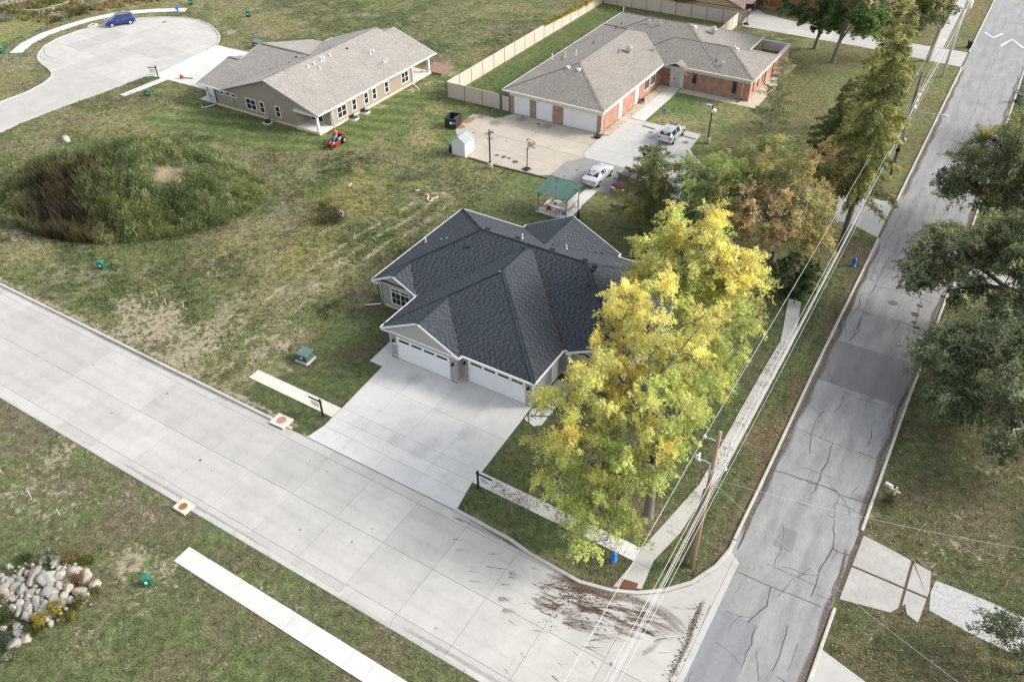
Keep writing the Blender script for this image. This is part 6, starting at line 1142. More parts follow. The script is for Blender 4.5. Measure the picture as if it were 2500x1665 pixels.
# ------------------------------------------------------------------ vehicles
SEDAN = [(-2.42, .36, .80, .80, .68, .58), (-2.36, .28, .95, .95, .86, .70), (-1.95, .25, 1.02, 1.04, .91, .74), (-1.60, .25, 1.02, 1.06, .92, .72), (-.85, .25, 1.00, 1.42, .92, .60), (-.1, .25, .98, 1.47, .92, .62), (.40, .25, .97, 1.42, .92, .60), (1.15, .25, .96, 1.00, .92, .72), (1.9, .25, .88, .90, .90, .68), (2.3, .28, .74, .74, .82, .60), (2.42, .36, .60, .60, .64, .48)]
SUV = [(-2.3, .42, .9, .9, .74, .62), (-2.26, .35, 1.08, 1.1, .88, .72), (-2.2, .32, 1.1, 1.20, .91, .72), (-1.93, .3, 1.1, 1.60, .92, .64), (-.7, .3, 1.08, 1.69, .93, .64), (.3, .3, 1.06, 1.63, .93, .62), (1.05, .3, 1.05, 1.10, .92, .72), (1.85, .32, .95, .97, .9, .68), (2.18, .35, .8, .8, .82, .6), (2.3, .44, .64, .64, .64, .48)]
def car(label, x, y, head, col, st, cat='car', name='parked_car', scale=1., roofrails=False, sunroof=False, metal=.35):
    o = empty(name, label, cat, (x, y, .022), head); o.scale = (scale,)*3
    pm = paint('car_paint_%g_%g_%g' % col, col, .28, metal); rings = []
    for (X, zb, zl, zt, w, wr) in st:
        half = [(0, zb), (w*.86, zb), (w, zb+.2), (w*1.005, zl-.16), (w*.955, zl), (wr, zt), (0, zt+.035)]
        rings.append([(X, a, b) for a, b in half]+[(X, -a, b) for a, b in half[-2:0:-1]])
    V = [p for r in rings for p in r]; gh_ = [s_[3]-s_[2] > .2 for s_ in st]; body = []; parts = {}
    for i in range(len(st)-1):
        for k_ in range(12):
            f = (i*12+k_, i*12+(k_+1) % 12, (i+1)*12+(k_+1) % 12, (i+1)*12+k_)
            if k_ in (4, 7) and gh_[i] and gh_[i+1]: parts.setdefault('side_window', []).append(f)
            elif k_ in (5, 6) and gh_[i] and not gh_[i+1]: parts.setdefault('windshield', []).append(f)
            elif k_ in (5, 6) and gh_[i+1] and not gh_[i]: parts.setdefault('rear_window', []).append(f)
            else: body.append(f)
    body += [tuple(range(11, -1, -1)), tuple(range((len(st)-1)*12, len(st)*12))]
    bo = B().add(V, body).build('body', pm, o, True); bm = bmesh.new(); bm.from_mesh(bo.data); bmesh.ops.recalc_face_normals(bm, faces=bm.faces); bm.to_mesh(bo.data); bm.free()
    em = bo.modifiers.new('split', 'EDGE_SPLIT'); em.split_angle = math.radians(38)
    # glass shrunk a little inside its frame, pillars in paint behind it
    for nm, fs in parts.items():
        B().add(V, fs).build('pillar_frame', pm, bo)
        gl = B(); polys = fs if nm == 'side_window' else [(fs[0][0], fs[0][1], fs[1][1], fs[1][2], fs[0][2], fs[0][3])]
        for f in polys:
            P = [Vector(V[i]) for i in f]; c = sum(P, Vector())/len(P); nrm = (P[1]-P[0]).cross(P[2]-P[0]).normalized()
            if nrm.dot(c-Vector((0, 0, .8))) < 0: nrm = -nrm
            k_ = .90 if nm == 'side_window' else .94; gl.add([c+(p-c)*k_+nrm*.006 for p in P], [tuple(range(len(P)))])
        gl.build(nm, mat_glass('car_glass', (.025, .03, .035), .04), o)
    wr_ = .34 if st is SUV else .325
    fx, rx = (1.4, -1.42) if st is SUV else (1.45, -1.45)
    for X in (fx, rx):
        for s_ in (-1, 1):
            a = B().lathe((0, 0, 0), [(wr_+.06, -.02), (wr_+.06, .02)], 16).build('wheel_arch', m_black, o); a.location = (X, s_*.915, wr_+.01); a.rotation_euler = (math.pi/2, 0, 0)
            w_ = B().lathe((0, 0, 0), [(wr_*.7, -.1), (wr_, -.08), (wr_, .08), (wr_*.7, .1)], 16).build('wheel', m_rubber, o); w_.location = (X, s_*.87, wr_); w_.rotation_euler = (math.pi/2, 0, 0)
            r_ = B().lathe((0, 0, 0), [(wr_*.66, -.115), (wr_*.66, .115), (wr_*.15, .108)], 12).build('rim', m_steel, w_)
    zf, zb_ = st[-2][2], st[1][2]
    for s_ in (-1, 1):
        B().cbox((st[-2][0]-.06, s_*.62, zf-.02), (.2, .34, .13)).build('headlight', mat('headlight', (.6, .62, .65), .1), o, bevel=.03); B().cbox((st[1][0]+.05, s_*.66, zb_-.14), (.18, .34, .2)).build('taillight', mat('taillight', (.35, .012, .012), .2), o, bevel=.03)
        B().cbox((.82, s_*1.0, 1.02), (.16, .2, .13)).build('mirror', pm, o, bevel=.03); 
        for xx in (-.55, .38): B().cbox((xx, s_*.928, .86 if st is SEDAN else .95), (.18, .02, .03)).build('door_handle', m_steel, o)
        B().cbox((-.12, s_*.926, .66), (.012, .012, .62)).build('door_gap', m_black, o)
    B().cbox((st[0][0]-.005, 0, .62), (.02, .5, .14)).build('licence_plate', m_white, o); B().cbox((st[0][0]+.05, 0, .42), (.12, 1.5, .1)).build('rear_bumper', m_black, o, bevel=.03); B().cbox((st[-1][0]-.03, 0, .5), (.1, 1.15, .13)).build('grille', m_black, o, bevel=.02)
    if roofrails:
        for s_ in (-1, 1): B().tube([(-1.6, s_*.6, 1.66), (-.7, s_*.62, 1.75), (.2, s_*.6, 1.68)], .02, 5).build('roof_rail', m_steel, o)
    if sunroof: B().box(-.1, .38, -.5, .5, 1.665, 1.69).build('sunroof', MATS['car_glass'], o)
    B().cbox((-.95 if st is SEDAN else -1.4, 0, st[4][3]+.08), (.16, .05, .09)).build('antenna_fin', m_black, o); return o
def cmid(a, b): return ((a[0]+b[0])/2, (a[1]+b[1])/2)
car('white four door sedan parked on the grey asphalt beside the shelter', -34.45, 73.55, math.radians(90.5), (.50, .52, .54), SEDAN, metal=.2); car('silver compact crossover with sunroof parked on the pale concrete', -31.5, 87.3, math.radians(89), (.46, .48, .49), SUV, 'suv', roofrails=True, sunroof=True)
car('dark maroon car half hidden behind the spruce', -31.15, 73.7, math.radians(-88), (.075, .012, .022), SEDAN); car('black car hidden under the spruce branches', -28.0, 73.2, math.radians(-90), (.012, .013, .016), SEDAN); car('pale blue grey car glimpsed right of the spruce', -25.4, 73.6, math.radians(-90), (.28, .33, .40), SUV, 'suv'); car('navy blue car showing between the spruce and the orange tree', -22.6, 73.0, math.radians(-90), (.008, .014, .045), SEDAN)
a, b = px(277, 68), px(318, 61); hd = math.atan2(a[1]-b[1], a[0]-b[0]); nrmv = (math.sin(hd), -math.cos(hd)); c = cmid(a, b); car('dark blue crossover parked at the cul de sac kerb', c[0]+nrmv[0]*.9, c[1]+nrmv[1]*.9, hd, (.012, .045, .21), SUV, 'suv', roofrails=True)
# ------------------------------------------------------------------ riding mower with its driver
a, b = px(806, 359), px(832, 341); hd = math.atan2(a[1]-b[1], a[0]-b[0]); mc = px(821, 352)
mw = empty('riding_mower', 'red zero turn riding mower at the corner of the taupe house', 'mower', (mc[0], mc[1], .03), hd); m_red = paint('mower_red', (.27, .022, .02), .35, .1, .3)
B().prism([(.15, -.62), (.85, -.62), (.98, -.3), (.98, .3), (.85, .62), (.15, .62), (-.05, .5), (-.05, -.5)], .12, .30).build('deck', m_red, mw, bevel=.03); B().add([(.15, -.62, .28), (.7, -.62, .28), (.6, -.98, .16), (.2, -.98, .16)], [(0, 1, 2, 3)]).build('discharge_chute', m_black, mw)
for s_ in (-1, 1):
    B().tube([(-1.0, s_*.42, .38), (.3, s_*.42, .36), (1.2, s_*.36, .46)], .05, 6).build('frame_rail', m_red, mw); w_ = B().lathe((0, 0, 0), [(.2, -.15), (.33, -.13), (.33, .13), (.2, .15)], 16).build('rear_wheel', m_rubber, mw); w_.location = (-.55, s_*.58, .33); w_.rotation_euler = (math.pi/2, 0, 0); B().lathe((0, 0, 0), [(.19, -.16), (.19, .16)], 12).build('rim', m_steel, w_)
    w_ = B().lathe((0, 0, 0), [(.06, -.08), (.16, -.07), (.16, .07), (.06, .08)], 12).build('caster_wheel', m_rubber, mw); w_.location = (1.25, s_*.36, .16); w_.rotation_euler = (math.pi/2, 0, 0); B().tube([(1.2, s_*.36, .46), (1.27, s_*.36, .3)], .035, 6).build('caster_fork', m_red, mw)
    B().box(-.75, .0, s_*.33-.13, s_*.33+.13, .42, .62).build('fender', mat('fender_grey', (.30, .30, .31), .5), mw, bevel=.04); B().tube([(.05, s_*.36, .5), (.1, s_*.36, .85), (.32, s_*.2, .98)], .018, 6).build('steering_lever', m_black, mw)
B().box(-1.15, -.62, -.36, .36, .42, .85).build('engine_cover', m_red, mw, bevel=.06); B().box(-.35, .08, -.24, .24, .5, .64).build('seat', m_black, mw, bevel=.05); B().add([(-.42, -.24, .6), (-.42, .24, .6), (-.52, .22, 1.08), (-.52, -.22, 1.08), (-.34, -.24, .6), (-.34, .24, .6), (-.44, .22, 1.08), (-.44, -.22, 1.08)], [(0, 1, 2, 3), (7, 6, 5, 4), (0, 4, 5, 1), (1, 5, 6, 2), (2, 6, 7, 3), (3, 7, 4, 0)]).build('seat_back', m_black, mw, bevel=.04); B().box(.35, .95, -.33, .33, .31, .36).build('foot_plate', m_red, mw)
B().tube([(-.65, -.4, .7), (-.7, -.4, 1.55), (-.7, .4, 1.55), (-.65, .4, .7)], .03, 6).build('roll_bar', m_red, mw, True)
pr = empty('person', 'person in an orange shirt and blue jeans sitting on the riding mower', 'person', (mc[0], mc[1], .03), hd)
def skin(name, vs, es, rs, m, parent, root=0, lv=1):
    me = bpy.data.meshes.new(name); me.from_pydata(vs, es, []); o = bpy.data.objects.new(name, me); link(o, parent); me.materials.append(m); s_ = o.modifiers.new('skin', 'SKIN'); s_.use_smooth_shade = True
    for i, r in enumerate(rs): r = r if isinstance(r, tuple) else (r, r); me.skin_vertices[0].data[i].radius = r
    me.skin_vertices[0].data[root].use_root = True; sd_ = o.modifiers.new('sub', 'SUBSURF'); sd_.levels = lv; sd_.render_levels = lv; return o
bv = [(-.14, 0, .74), (-.16, 0, .98), (-.13, 0, 1.2), (-.08, 0, 1.38), (-.04, 0, 1.46), (-.02, 0, 1.56), (0, 0, 1.66)]; be = [(0, 1), (1, 2), (2, 3), (3, 4), (4, 5), (5, 6)]; br_ = [.13, .12, .13, .06, .09, .115, .09]
for s_ in (-1, 1):
    i = len(bv); bv += [(-.12, s_*.19, 1.28), (.02, s_*.30, 1.04), (.24, s_*.25, .95), (.31, s_*.22, .97)]; br_ += [.06, .045, .035, .035]; be += [(2, i), (i, i+1), (i+1, i+2), (i+2, i+3)]
    for k_, (dx, dy, l) in enumerate([(0, .03, .055), (0.01, .01, .065), (.01, -.01, .06), (0, -.03, .045), (-.02, -.045, .05)]):
        j = len(bv); bv += [(.34+dx, s_*.22+dy, .985), (.345+dx+l*.5, s_*.22+dy, .975-l*.3), (.335+dx+l*.3, s_*.22+dy, .975-l*.8)]; br_ += [.011, .01, .009]; be += [(i+3, j), (j, j+1), (j+1, j+2)]
    i = len(bv); bv += [(-.06, s_*.11, .72), (.38, s_*.19, .86), (.56, s_*.18, .46), (.58, s_*.18, .40), (.74, s_*.2, .39)]; br_ += [.09, .07, .05, .045, .04]; be += [(0, i), (i, i+1), (i+1, i+2), (i+2, i+3), (i+3, i+4)]
m_skin = mat('skin', (.50, .30, .21), .55, var=.05); skin('body', bv, be, br_, m_skin, pr, 0)
sv = [(-.15, 0, .82), (-.16, 0, 1.0), (-.13, 0, 1.22), (-.1, 0, 1.35)]; se = [(0, 1), (1, 2), (2, 3)]; sr = [(.2, .2), (.21, .21), (.22, .22), .12]
for s_ in (-1, 1): i = len(sv); sv += [(-.12, s_*.21, 1.28), (-.03, s_*.27, 1.12)]; sr += [.11, .10]; se += [(2, i), (i, i+1)]
skin('shirt', sv, se, sr, mat('orange_shirt', (.75, .24, .03), .8, var=.1), pr, 0)
jv = [(-.14, 0, .76)]; je = []; jr = [.16]
for s_ in (-1, 1): i = len(jv); jv += [(-.04, s_*.11, .73), (.38, s_*.19, .87), (.55, s_*.18, .5)]; jr += [.13, .115, .095]; je += [(0, i), (i, i+1), (i+1, i+2)]
skin('jeans', jv, je, jr, mat('denim', (.10, .16, .28), .85, var=.15), pr, 0)
for s_ in (-1, 1): B().add([(.5, s_*.18-.05, .36), (.8, s_*.2-.05, .36), (.8, s_*.2+.05, .36), (.5, s_*.18+.05, .36), (.5, s_*.18-.05, .46), (.72, s_*.2-.045, .44), (.72, s_*.2+.045, .44), (.5, s_*.18+.05, .46)], [(3, 2, 1, 0), (4, 5, 6, 7), (0, 1, 5, 4), (1, 2, 6, 5), (2, 3, 7, 6), (3, 0, 4, 7)]).build('shoe', mat('shoe', (.5, .45, .4), .8), pr, bevel=.02)
B().ball((-.02, 0, 1.62), (.105, .092, .1), 10, 7).build('hair', mat('hair', (.05, .035, .025), .8), pr, True)
for s_ in (-1, 1): B().ball((.085, s_*.035, 1.57), .012, 6, 4).build('eye', m_white, pr)
B().ball((.105, 0, 1.53), (.02, .014, .022), 6, 4).build('nose', m_skin, pr, True); B().cbox((.085, 0, 1.485), (.02, .05, .01)).build('mouth', mat('lips', (.35, .14, .12), .6), pr)
for s_ in (-1, 1): B().ball((-.02, s_*.095, 1.555), (.02, .012, .03), 6, 4).build('ear', m_skin, pr, True)
mw.scale = pr.scale = (1.18, 1.18, 1.18)
# ------------------------------------------------------------------ rock pile
ROCK = []
for i in range(7):
    bm = bmesh.new(); bmesh.ops.create_icosphere(bm, subdivisions=3, radius=1.); sd0 = Vector((U(-50, 50), U(-50, 50), U(-50, 50)))
    from mathutils import noise as mn
    for v in bm.verts:
        n0 = v.co.normalized(); v.co = n0*(1+.42*mn.noise(n0*1.2+sd0)+.16*mn.noise(n0*2.6+sd0)+.06*mn.noise(n0*7+sd0)); 
    me = bpy.data.meshes.new('rock'); bm.to_mesh(me); bm.free(); me.polygons.foreach_set('use_smooth', [True]*len(me.polygons)); ROCK.append(me)
rc = [mat('rock_buff', (.31, .28, .235), .9, var=.3, scale=4, bump=.4, bscale=14), mat('rock_grey', (.24, .235, .215), .9, var=.3, scale=4, bump=.4, bscale=14), mat('rock_pink', (.27, .24, .21), .9, var=.3, scale=4, bump=.4, bscale=14), mat('rock_green', (.25, .27, .24), .9, var=.25, scale=4, bump=.4, bscale=14), mat('rock_pale', (.36, .33, .285), .9, var=.25, scale=4, bump=.4, bscale=14)]
RK = [(233, 850, 44, 72, 2), (325, 875, 72, 50, 3), (415, 848, 36, 36, 4), (505, 825, 56, 50, 0), (580, 850, 46, 44, 0), (640, 910, 38, 38, 4), (155, 940, 42, 40, 1), (105, 930, 36, 36, 2), (198, 990, 34, 22, 4), (135, 1035, 34, 30, 4), (190, 1075, 40, 38, 1), (130, 1090, 28, 42, 1), (340, 960, 56, 38, 1), (400, 915, 38, 32, 2), (460, 925, 36, 34, 0), (265, 960, 20, 20, 4), (220, 960, 42, 24, 1), (250, 1010, 40, 38, 1), (300, 1055, 40, 38, 1), (260, 1065, 28, 28, 3), (425, 985, 42, 28, 0), (405, 1035, 44, 30, 2), (540, 955, 56, 26, 0), (572, 990, 42, 32, 4), (290, 1010, 20, 22, 2), (145, 880, 42, 20, 1), (75, 890, 38, 26, 2), (30, 880, 36, 28, 1), (5, 850, 26, 20, 1), (100, 860, 26, 18, 1), (20, 950, 62, 52, 2), (45, 990, 46, 36, 2), (75, 1080, 32, 34, 1), (98, 1308, 42, 46, 2), (185, 1255, 36, 36, 4), (122, 1240, 42, 20, 3), (110, 1195, 28, 26, 1), (145, 1200, 16, 14, 1), (285, 1110, 56, 24, 1), (332, 1112, 30, 26, 1), (380, 752, 36, 34, 4), (280, 755, 20, 18, 1), (400, 800, 24, 20, 4), (436, 800, 16, 14, 0), (60, 785, 16, 18, 1), (188, 830, 26, 26, 2), (135, 832, 24, 26, 1), (240, 920, 20, 14, 0), (150, 985, 24, 16, 2), (345, 912, 38, 18, 2), (290, 830, 22, 20, 0), (20, 1208, 26, 18, 0), (5, 1250, 16, 18, 4), (345, 1170, 24, 20, 4), (190, 1120, 40, 30, 1), (360, 1000, 40, 30, 1), (470, 870, 40, 30, 0), (90, 1000, 34, 26, 2), (470, 1010, 30, 22, 1), (250, 880, 34, 24, 1), (200, 1030, 26, 22, 0)]
SPEC = {0: 'tall upright pinkish boulder at the top of the rock pile', 1: 'large smooth pale green boulder near the top of the rock pile', 5: 'round cream boulder at the right edge of the rock pile', 33: 'pinkish boulder lying lowest in front of the rock pile', 34: 'cream boulder behind the lowest boulder of the rock pile'}
for i, (u, v, a, b, k_) in enumerate(RK):
    d = math.hypot((u-330)/340, (v-930)/230); z = max(.12, .45*(1-d)); p = px(u/2.775, 1100+v/2.775, z); sc_ = 43/1978*1.05/ 2.775*1.12
    rx, ry = a*sc_*.9, b*sc_*.9; o = bpy.data.objects.new('boulder', ROCK[i % 7]); link(o); o.location = (p[0], p[1], z); o.rotation_euler = (U(-.25, .25), U(-.25, .25), math.radians(32)+U(-.25, .25)+(math.pi if i % 2 else 0)); r_ = min(rx, ry); o.scale = (rx*1.05, ry*1.35, max(.2, r_*.95))
    o.data = ROCK[i % 7].copy(); o.data.materials.append(rc[k_]); tag(o, SPEC.get(i, 'rounded fieldstone boulder lying in the rock pile'), 'boulder', None if i in SPEC else 'boulders of the rock pile')
ssx = []
for i in range(240):
    u, v = random.gauss(300, 190), random.gauss(950, 130)
    if math.hypot((u-300)/360, (v-950)/230) > 1: continue
    p = px(u/2.775, 1100+v/2.775, .1); ssx.append((p[0], p[1], U(.06, .16)))
ssm = B()
for (x, y, r) in ssx: ssm.ball((x, y, U(.05, .3)), (r*U(.8, 1.3), r*U(.8, 1.3), r*.8), 7, 5)
tag(ssm.build('rubble', rc[0], None, True), 'small stones filling the gaps of the rock pile', 'rubble', kind='stuff')
for (u, v, r_, lab) in [(160, 343, .9, 'flat whitish boulder in the grass behind the soil mound'), (828, 524, .9, 'pale tan boulder ringed by weeds in the middle of the field')]:
    p = px(u, v); o = bpy.data.objects.new('boulder', ROCK[3].copy()); link(o); o.data.materials.append(rc[4]); o.location = (*p, .15); o.scale = (r_, r_*.55, .32); o.rotation_euler = (0, 0, -.5); tag(o, lab, 'boulder')
# ------------------------------------------------------------------ trees
def leafquads(c, nrm_bias, ln, wd, rng, droop=.3, up=.6):
    """leaf cards at centres c (n,3); random orientation biased upward"""
    n = len(c); a = rng.uniform(0, 2*np.pi, n); d = np.stack([np.cos(a), np.sin(a), -droop+rng.normal(0, .35, n)], -1); d /= np.linalg.norm(d, axis=1)[:, None]
    nr_ = rng.normal(0, .55, (n, 3)); nr_[:, 2] += up; s_ = np.cross(d, nr_); s_ /= np.linalg.norm(s_, axis=1)[:, None]+1e-9
    L_ = (ln*rng.uniform(.6, 1.35, n))[:, None]; W_ = (wd*rng.uniform(.7, 1.3, n))[:, None]
    p0 = c-d*L_*.5; p2 = c+d*L_*.5; p1 = c+s_*W_*.5; p3 = c-s_*W_*.5
    return np.stack([p0, p1, p2, p3], 1).reshape(-1, 3), np.arange(4*n).reshape(-1, 4)
def tree(name, label, base, blobs, pal, nleaf, leaf, trunk, cat='tree', bark=m_bark, ncl=90, cr=.75, flat=.6, fork=.45, seed=1, droop=.35, limbs=True, group=None, zcol=None, dens=1., hollow=.35):
    """blobs: (centre, radii, weight, palette index); trunk: (radius, fork height, lean xy)"""
    rng = np.random.default_rng(seed); rnd = random.Random(seed); o = empty(name, label, cat, (base[0], base[1], 0), 0, group); b0 = np.array([base[0], base[1], 0.])
    tw = sum(b[2] for b in blobs); Cc = []; Rr = []; Pi = []; 
    for bi, (c, r, w, pi) in enumerate(blobs):
        n = max(4, int(ncl*w/tw)); d = rng.normal(0, 1, (n, 3)); d /= np.linalg.norm(d, axis=1)[:, None]; rr = hollow+(1-hollow)*rng.random(n)**.55
        Cc.append(np.array(c)+d*rr[:, None]*np.array(r)); Rr.append(np.full(n, cr)*rng.uniform(.65, 1.35, n)); Pi.append(np.full(n, pi))
    Cc = np.concatenate(Cc); Rr = np.concatenate(Rr); Pi = np.concatenate(Pi); nc = len(Cc)
    per = rng.multinomial(nleaf, (Rr**2)/(Rr**2).sum()); idx = np.repeat(np.arange(nc), per)
    ns = 6; sid = rng.integers(0, ns, nleaf)+idx*ns; cen = np.array([b[0] for b in blobs]).mean(0); outw = Cc-cen; outw /= np.linalg.norm(outw, axis=1)[:, None]+1e-9
    sdir = np.repeat(outw, ns, 0)*.55+rng.normal(0, .75, (nc*ns, 3)); sdir[:, 2] = sdir[:, 2]*flat-.15*droop; sdir /= np.linalg.norm(sdir, axis=1)[:, None]; slen = np.repeat(Rr, ns)*rng.uniform(.8, 1.7, nc*ns)
    t = rng.random(nleaf)**.8; pos = Cc[idx]+sdir[sid]*(slen[sid]*t)[:, None]+rng.normal(0, 1, (nleaf, 3))*(Rr[idx]*(.08+.16*(1-t)))[:, None]; pos[:, 2] -= droop*t**2*Rr[idx]*.6; pos[:, 2] = np.maximum(pos[:, 2], .25)
    V, F = leafquads(pos, None, leaf[0], leaf[1], rng, droop)
    tone = rng.uniform(.6, 1.3, nc); cols = np.array([pal[i] for i in range(len(pal))])[Pi]*tone[:, None]; sw_ = rng.random(nc) < .16; alt = rng.integers(0, len(pal), nc); cols[sw_] = np.array(pal)[alt[sw_]]*tone[sw_][:, None]
    lc = cols[idx]*rng.uniform(.7, 1.3, (nleaf, 1)); 
    if zcol is not None: t = sm(pos[:, 2], zcol[0], zcol[1])[:, None]; lc = lc*(1-t)+(lc*np.array(zcol[2]))*t
    fast('crown', V-b0, F, m_leaf, o, lc)
    # trunk, limbs and twigs
    tr, fh, ln_ = trunk; tb_ = B(); top = Vector((ln_[0], ln_[1], fh)); pts = [Vector((0, 0, -.15)), Vector((0, 0, .12)), Vector((ln_[0]*.3, ln_[1]*.3, fh*.4)), top]; tb_.tube(pts, [tr*1.45, tr*1.1, tr*.9, tr*.78], 10)
    br = B(); forks = [top]
    for (c, r, w, pi) in blobs:
        e_ = Vector(np.array(c)-b0); mid = top.lerp(e_, .5)+Vector((rnd.uniform(-.4, .4), rnd.uniform(-.4, .4), rnd.uniform(.1, .6)+(.7 if e_.z < top.z+.5 else 0))); tb_.tube([top-Vector((0, 0, .1)), mid, e_], [tr*.6, tr*.38, tr*.2], 7); 
        for tt in np.linspace(.3, 1., 7): q1 = top.lerp(mid, tt).lerp(mid.lerp(e_, tt), tt); forks.append(q1+Vector((rnd.gauss(0, .15), rnd.gauss(0, .15), rnd.gauss(0, .15))))
        for jj in range(4):
            dv = Vector([rnd.gauss(0, .45)*r[k2] for k2 in range(3)]); sb = mid.lerp(e_, rnd.uniform(.2, .9)); ee = e_+dv; mm = sb.lerp(ee, .5)+Vector((0, 0, .2)); br.tube([sb, mm, ee], [tr*.24, tr*.16, tr*.08], 5, False); forks += [mm, ee]
    FK = np.array([tuple(f) for f in forks])
    for i in range(nc):
        c = Cc[i]-b0; k_ = int(np.argmin(((FK-c)**2).sum(1)+ (FK[:, 2] > c[2]+1)*5)); f = Vector(FK[k_]); e_ = Vector(c); mid = f.lerp(e_, .5)+Vector((rnd.uniform(-.25, .25), rnd.uniform(-.25, .25), rnd.uniform(-.05, .3))); br.tube([f, mid, e_], [tr*.16, tr*.10, .012], 4, False)
        if limbs:
            for q in range(2): e2 = e_+Vector((rnd.gauss(0, .6), rnd.gauss(0, .6), rnd.gauss(-.1, .3)))*Rr[i]; br.tube([mid.lerp(e_, .6), e2], [.02, .006], 3, False)
    t_ = tb_.build('trunk', bark, o, True); br.build('branches', bark, t_); return o
YP = [(.80, .73, .26), (.73, .71, .26), (.60, .65, .22), (.80, .68, .22), (.42, .50, .17)]
tree('yellow_tree', 'large front tree with yellow and lime autumn leaves over the corner sidewalk', (-10.58, 33.55), [((-13.0, 36.5, 9.2), (4.2, 4.4, 3.2), 1.0, 1), ((-13.6, 41.2, 10.6), (4.2, 3.6, 2.6), .9, 0), ((-16.6, 33.6, 5.8), (3.4, 3.2, 2.5), .75, 1), ((-14.6, 31.0, 4.6), (3.0, 2.8, 1.9), .5, 2), ((-11.6, 29.2, 4.2), (2.0, 2.2, 1.9), .40, 2), ((-10.8, 36.0, 7.4), (2.3, 3.4, 2.7), .6, 2), ((-11.6, 40.0, 8.6), (2.0, 2.8, 2.4), .45, 1), ((-13.2, 31.4, 6.2), (2.4, 2.2, 1.8), .4, 2), ((-10.9, 33.6, 5.9), (1.9, 1.7, 1.9), .35, 2), ((-15.8, 37.6, 8.0), (2.6, 3.0, 2.4), .5, 3)],
     YP, 92000, (.21, .075), (.34, 4.6, (-.15, .35)), ncl=250, cr=.78, seed=21, droop=.7, hollow=.42, flat=.75)
tree('yellow_tree', 'yellow autumn tree overhanging the right end of the grey roof', (-15.2, 50.6), [((-16.2, 50.0, 9.4), (4.0, 3.4, 3.0), 1, 1), ((-17.8, 48.6, 8.0), (2.4, 2.6, 2.4), .5, 1), ((-16.3, 52.2, 10.6), (2.6, 2.2, 2.0), .4, 0), ((-14.2, 48.4, 7.6), (2.6, 2.6, 2.6), .5, 2)], YP, 42000, (.21, .08), (.22, 2.4, (0, 0)), ncl=150, cr=.8, seed=22, droop=.6)
tree('yellow_tree', 'lime and yellow autumn tree nearest the roadside sidewalk behind the front tree', (-10.9, 47.3), [((-12.8, 50.2, 9.4), (2.5, 2.6, 2.5), 1, 0), ((-10.9, 47.4, 6.0), (1.8, 2.4, 2.7), .7, 2), ((-11.3, 45.2, 4.6), (1.7, 2.0, 2.2), .5, 2), ((-11.0, 50.6, 7.4), (1.5, 2.0, 2.4), .5, 1), ((-10.9, 45.5, 2.9), (1.5, 1.8, 1.5), .3, 4)], YP, 42000, (.21, .08), (.22, 2.2, (0, 0)), ncl=160, cr=.8, seed=23, droop=.6)
OP = [(.40, .44, .17), (.48, .43, .18), (.60, .46, .24), (.31, .38, .13), (.50, .50, .20)]
tree('autumn_maple', 'broad maple turning orange brown behind the yellow trees', (-13.0, 67.6), [((-13.4, 69.6, 7.6), (4.4, 4.2, 2.8), 1, 1), ((-11.6, 72.6, 7.6), (2.3, 2.4, 1.9), .4, 2), ((-14.6, 64.8, 6.4), (3.6, 2.8, 2.6), .6, 2), ((-16.0, 72.0, 7.6), (3.0, 2.6, 2.2), .45, 0), ((-10.6, 66.4, 5.8), (2.2, 2.6, 2.4), .4, 1)], OP, 52000, (.19, .13), (.22, 2.2, (0, 0)), ncl=230, cr=.9, seed=24, bark=m_bark)
tree('autumn_maple', 'green and orange maple left of the broad orange maple', (-18.6, 66.8), [((-19.0, 67.8, 6.2), (3.8, 3.6, 2.4), 1, 0), ((-21.4, 70.2, 5.4), (2.6, 2.4, 1.8), .4, 4), ((-18.4, 64.0, 4.8), (3.2, 2.4, 2.2), .6, 3), ((-17.0, 66.4, 6.2), (2.4, 2.4, 2.2), .4, 1)], [(.38, .45, .16), (.48, .43, .18), (.56, .44, .22), (.28, .37, .12), (.50, .54, .21)], 42000, (.19, .13), (.18, 1.8, (0, 0)), ncl=190, cr=.85, seed=25)
tree('small_green_tree', 'small fresh green tree below the left maple', (-21.4, 61.6), [((-21.2, 62.2, 3.2), (2.3, 2.2, 1.9), 1, 0), ((-20.0, 60.4, 2.4), (1.8, 1.8, 1.5), .5, 1)], [(.11, .17, .035), (.075, .12, .03)], 9000, (.18, .12), (.10, 1.0, (0, 0)), ncl=70, cr=.6, seed=26)
tree('evergreen_shrub', 'dense dark green shrub beside the maple trunk near the road', (-9.9, 64.6), [((-9.9, 64.6, 1.9), (1.7, 1.8, 1.7), 1, 0), ((-11.3, 62.8, 1.5), (1.6, 1.6, 1.3), .6, 1), ((-9.4, 62.6, 1.3), (1.4, 1.6, 1.1), .5, 0)], [(.035, .075, .025), (.05, .085, .028)], 12000, (.15, .10), (.08, .6, (0, 0)), 'shrub', ncl=80, cr=.5, seed=27)
MP = [(.09, .16, .055), (.13, .22, .065), (.19, .29, .085)]
tree('green_maple', 'dark green maple with grey trunk left of its twin at the top', (-25.0, 125.8), [((-27.0, 127.5, 7.6), (4.8, 4.2, 3.6), 1, 0), ((-24.6, 124.6, 5.6), (3.2, 2.8, 2.4), .5, 0), ((-26, 126.6, 10.8), (3.8, 3.6, 2.6), .6, 1)], MP, 17000, (.34, .24), (.28, 2.4, (.2, 0)), ncl=110, cr=.9, seed=28, limbs=False)
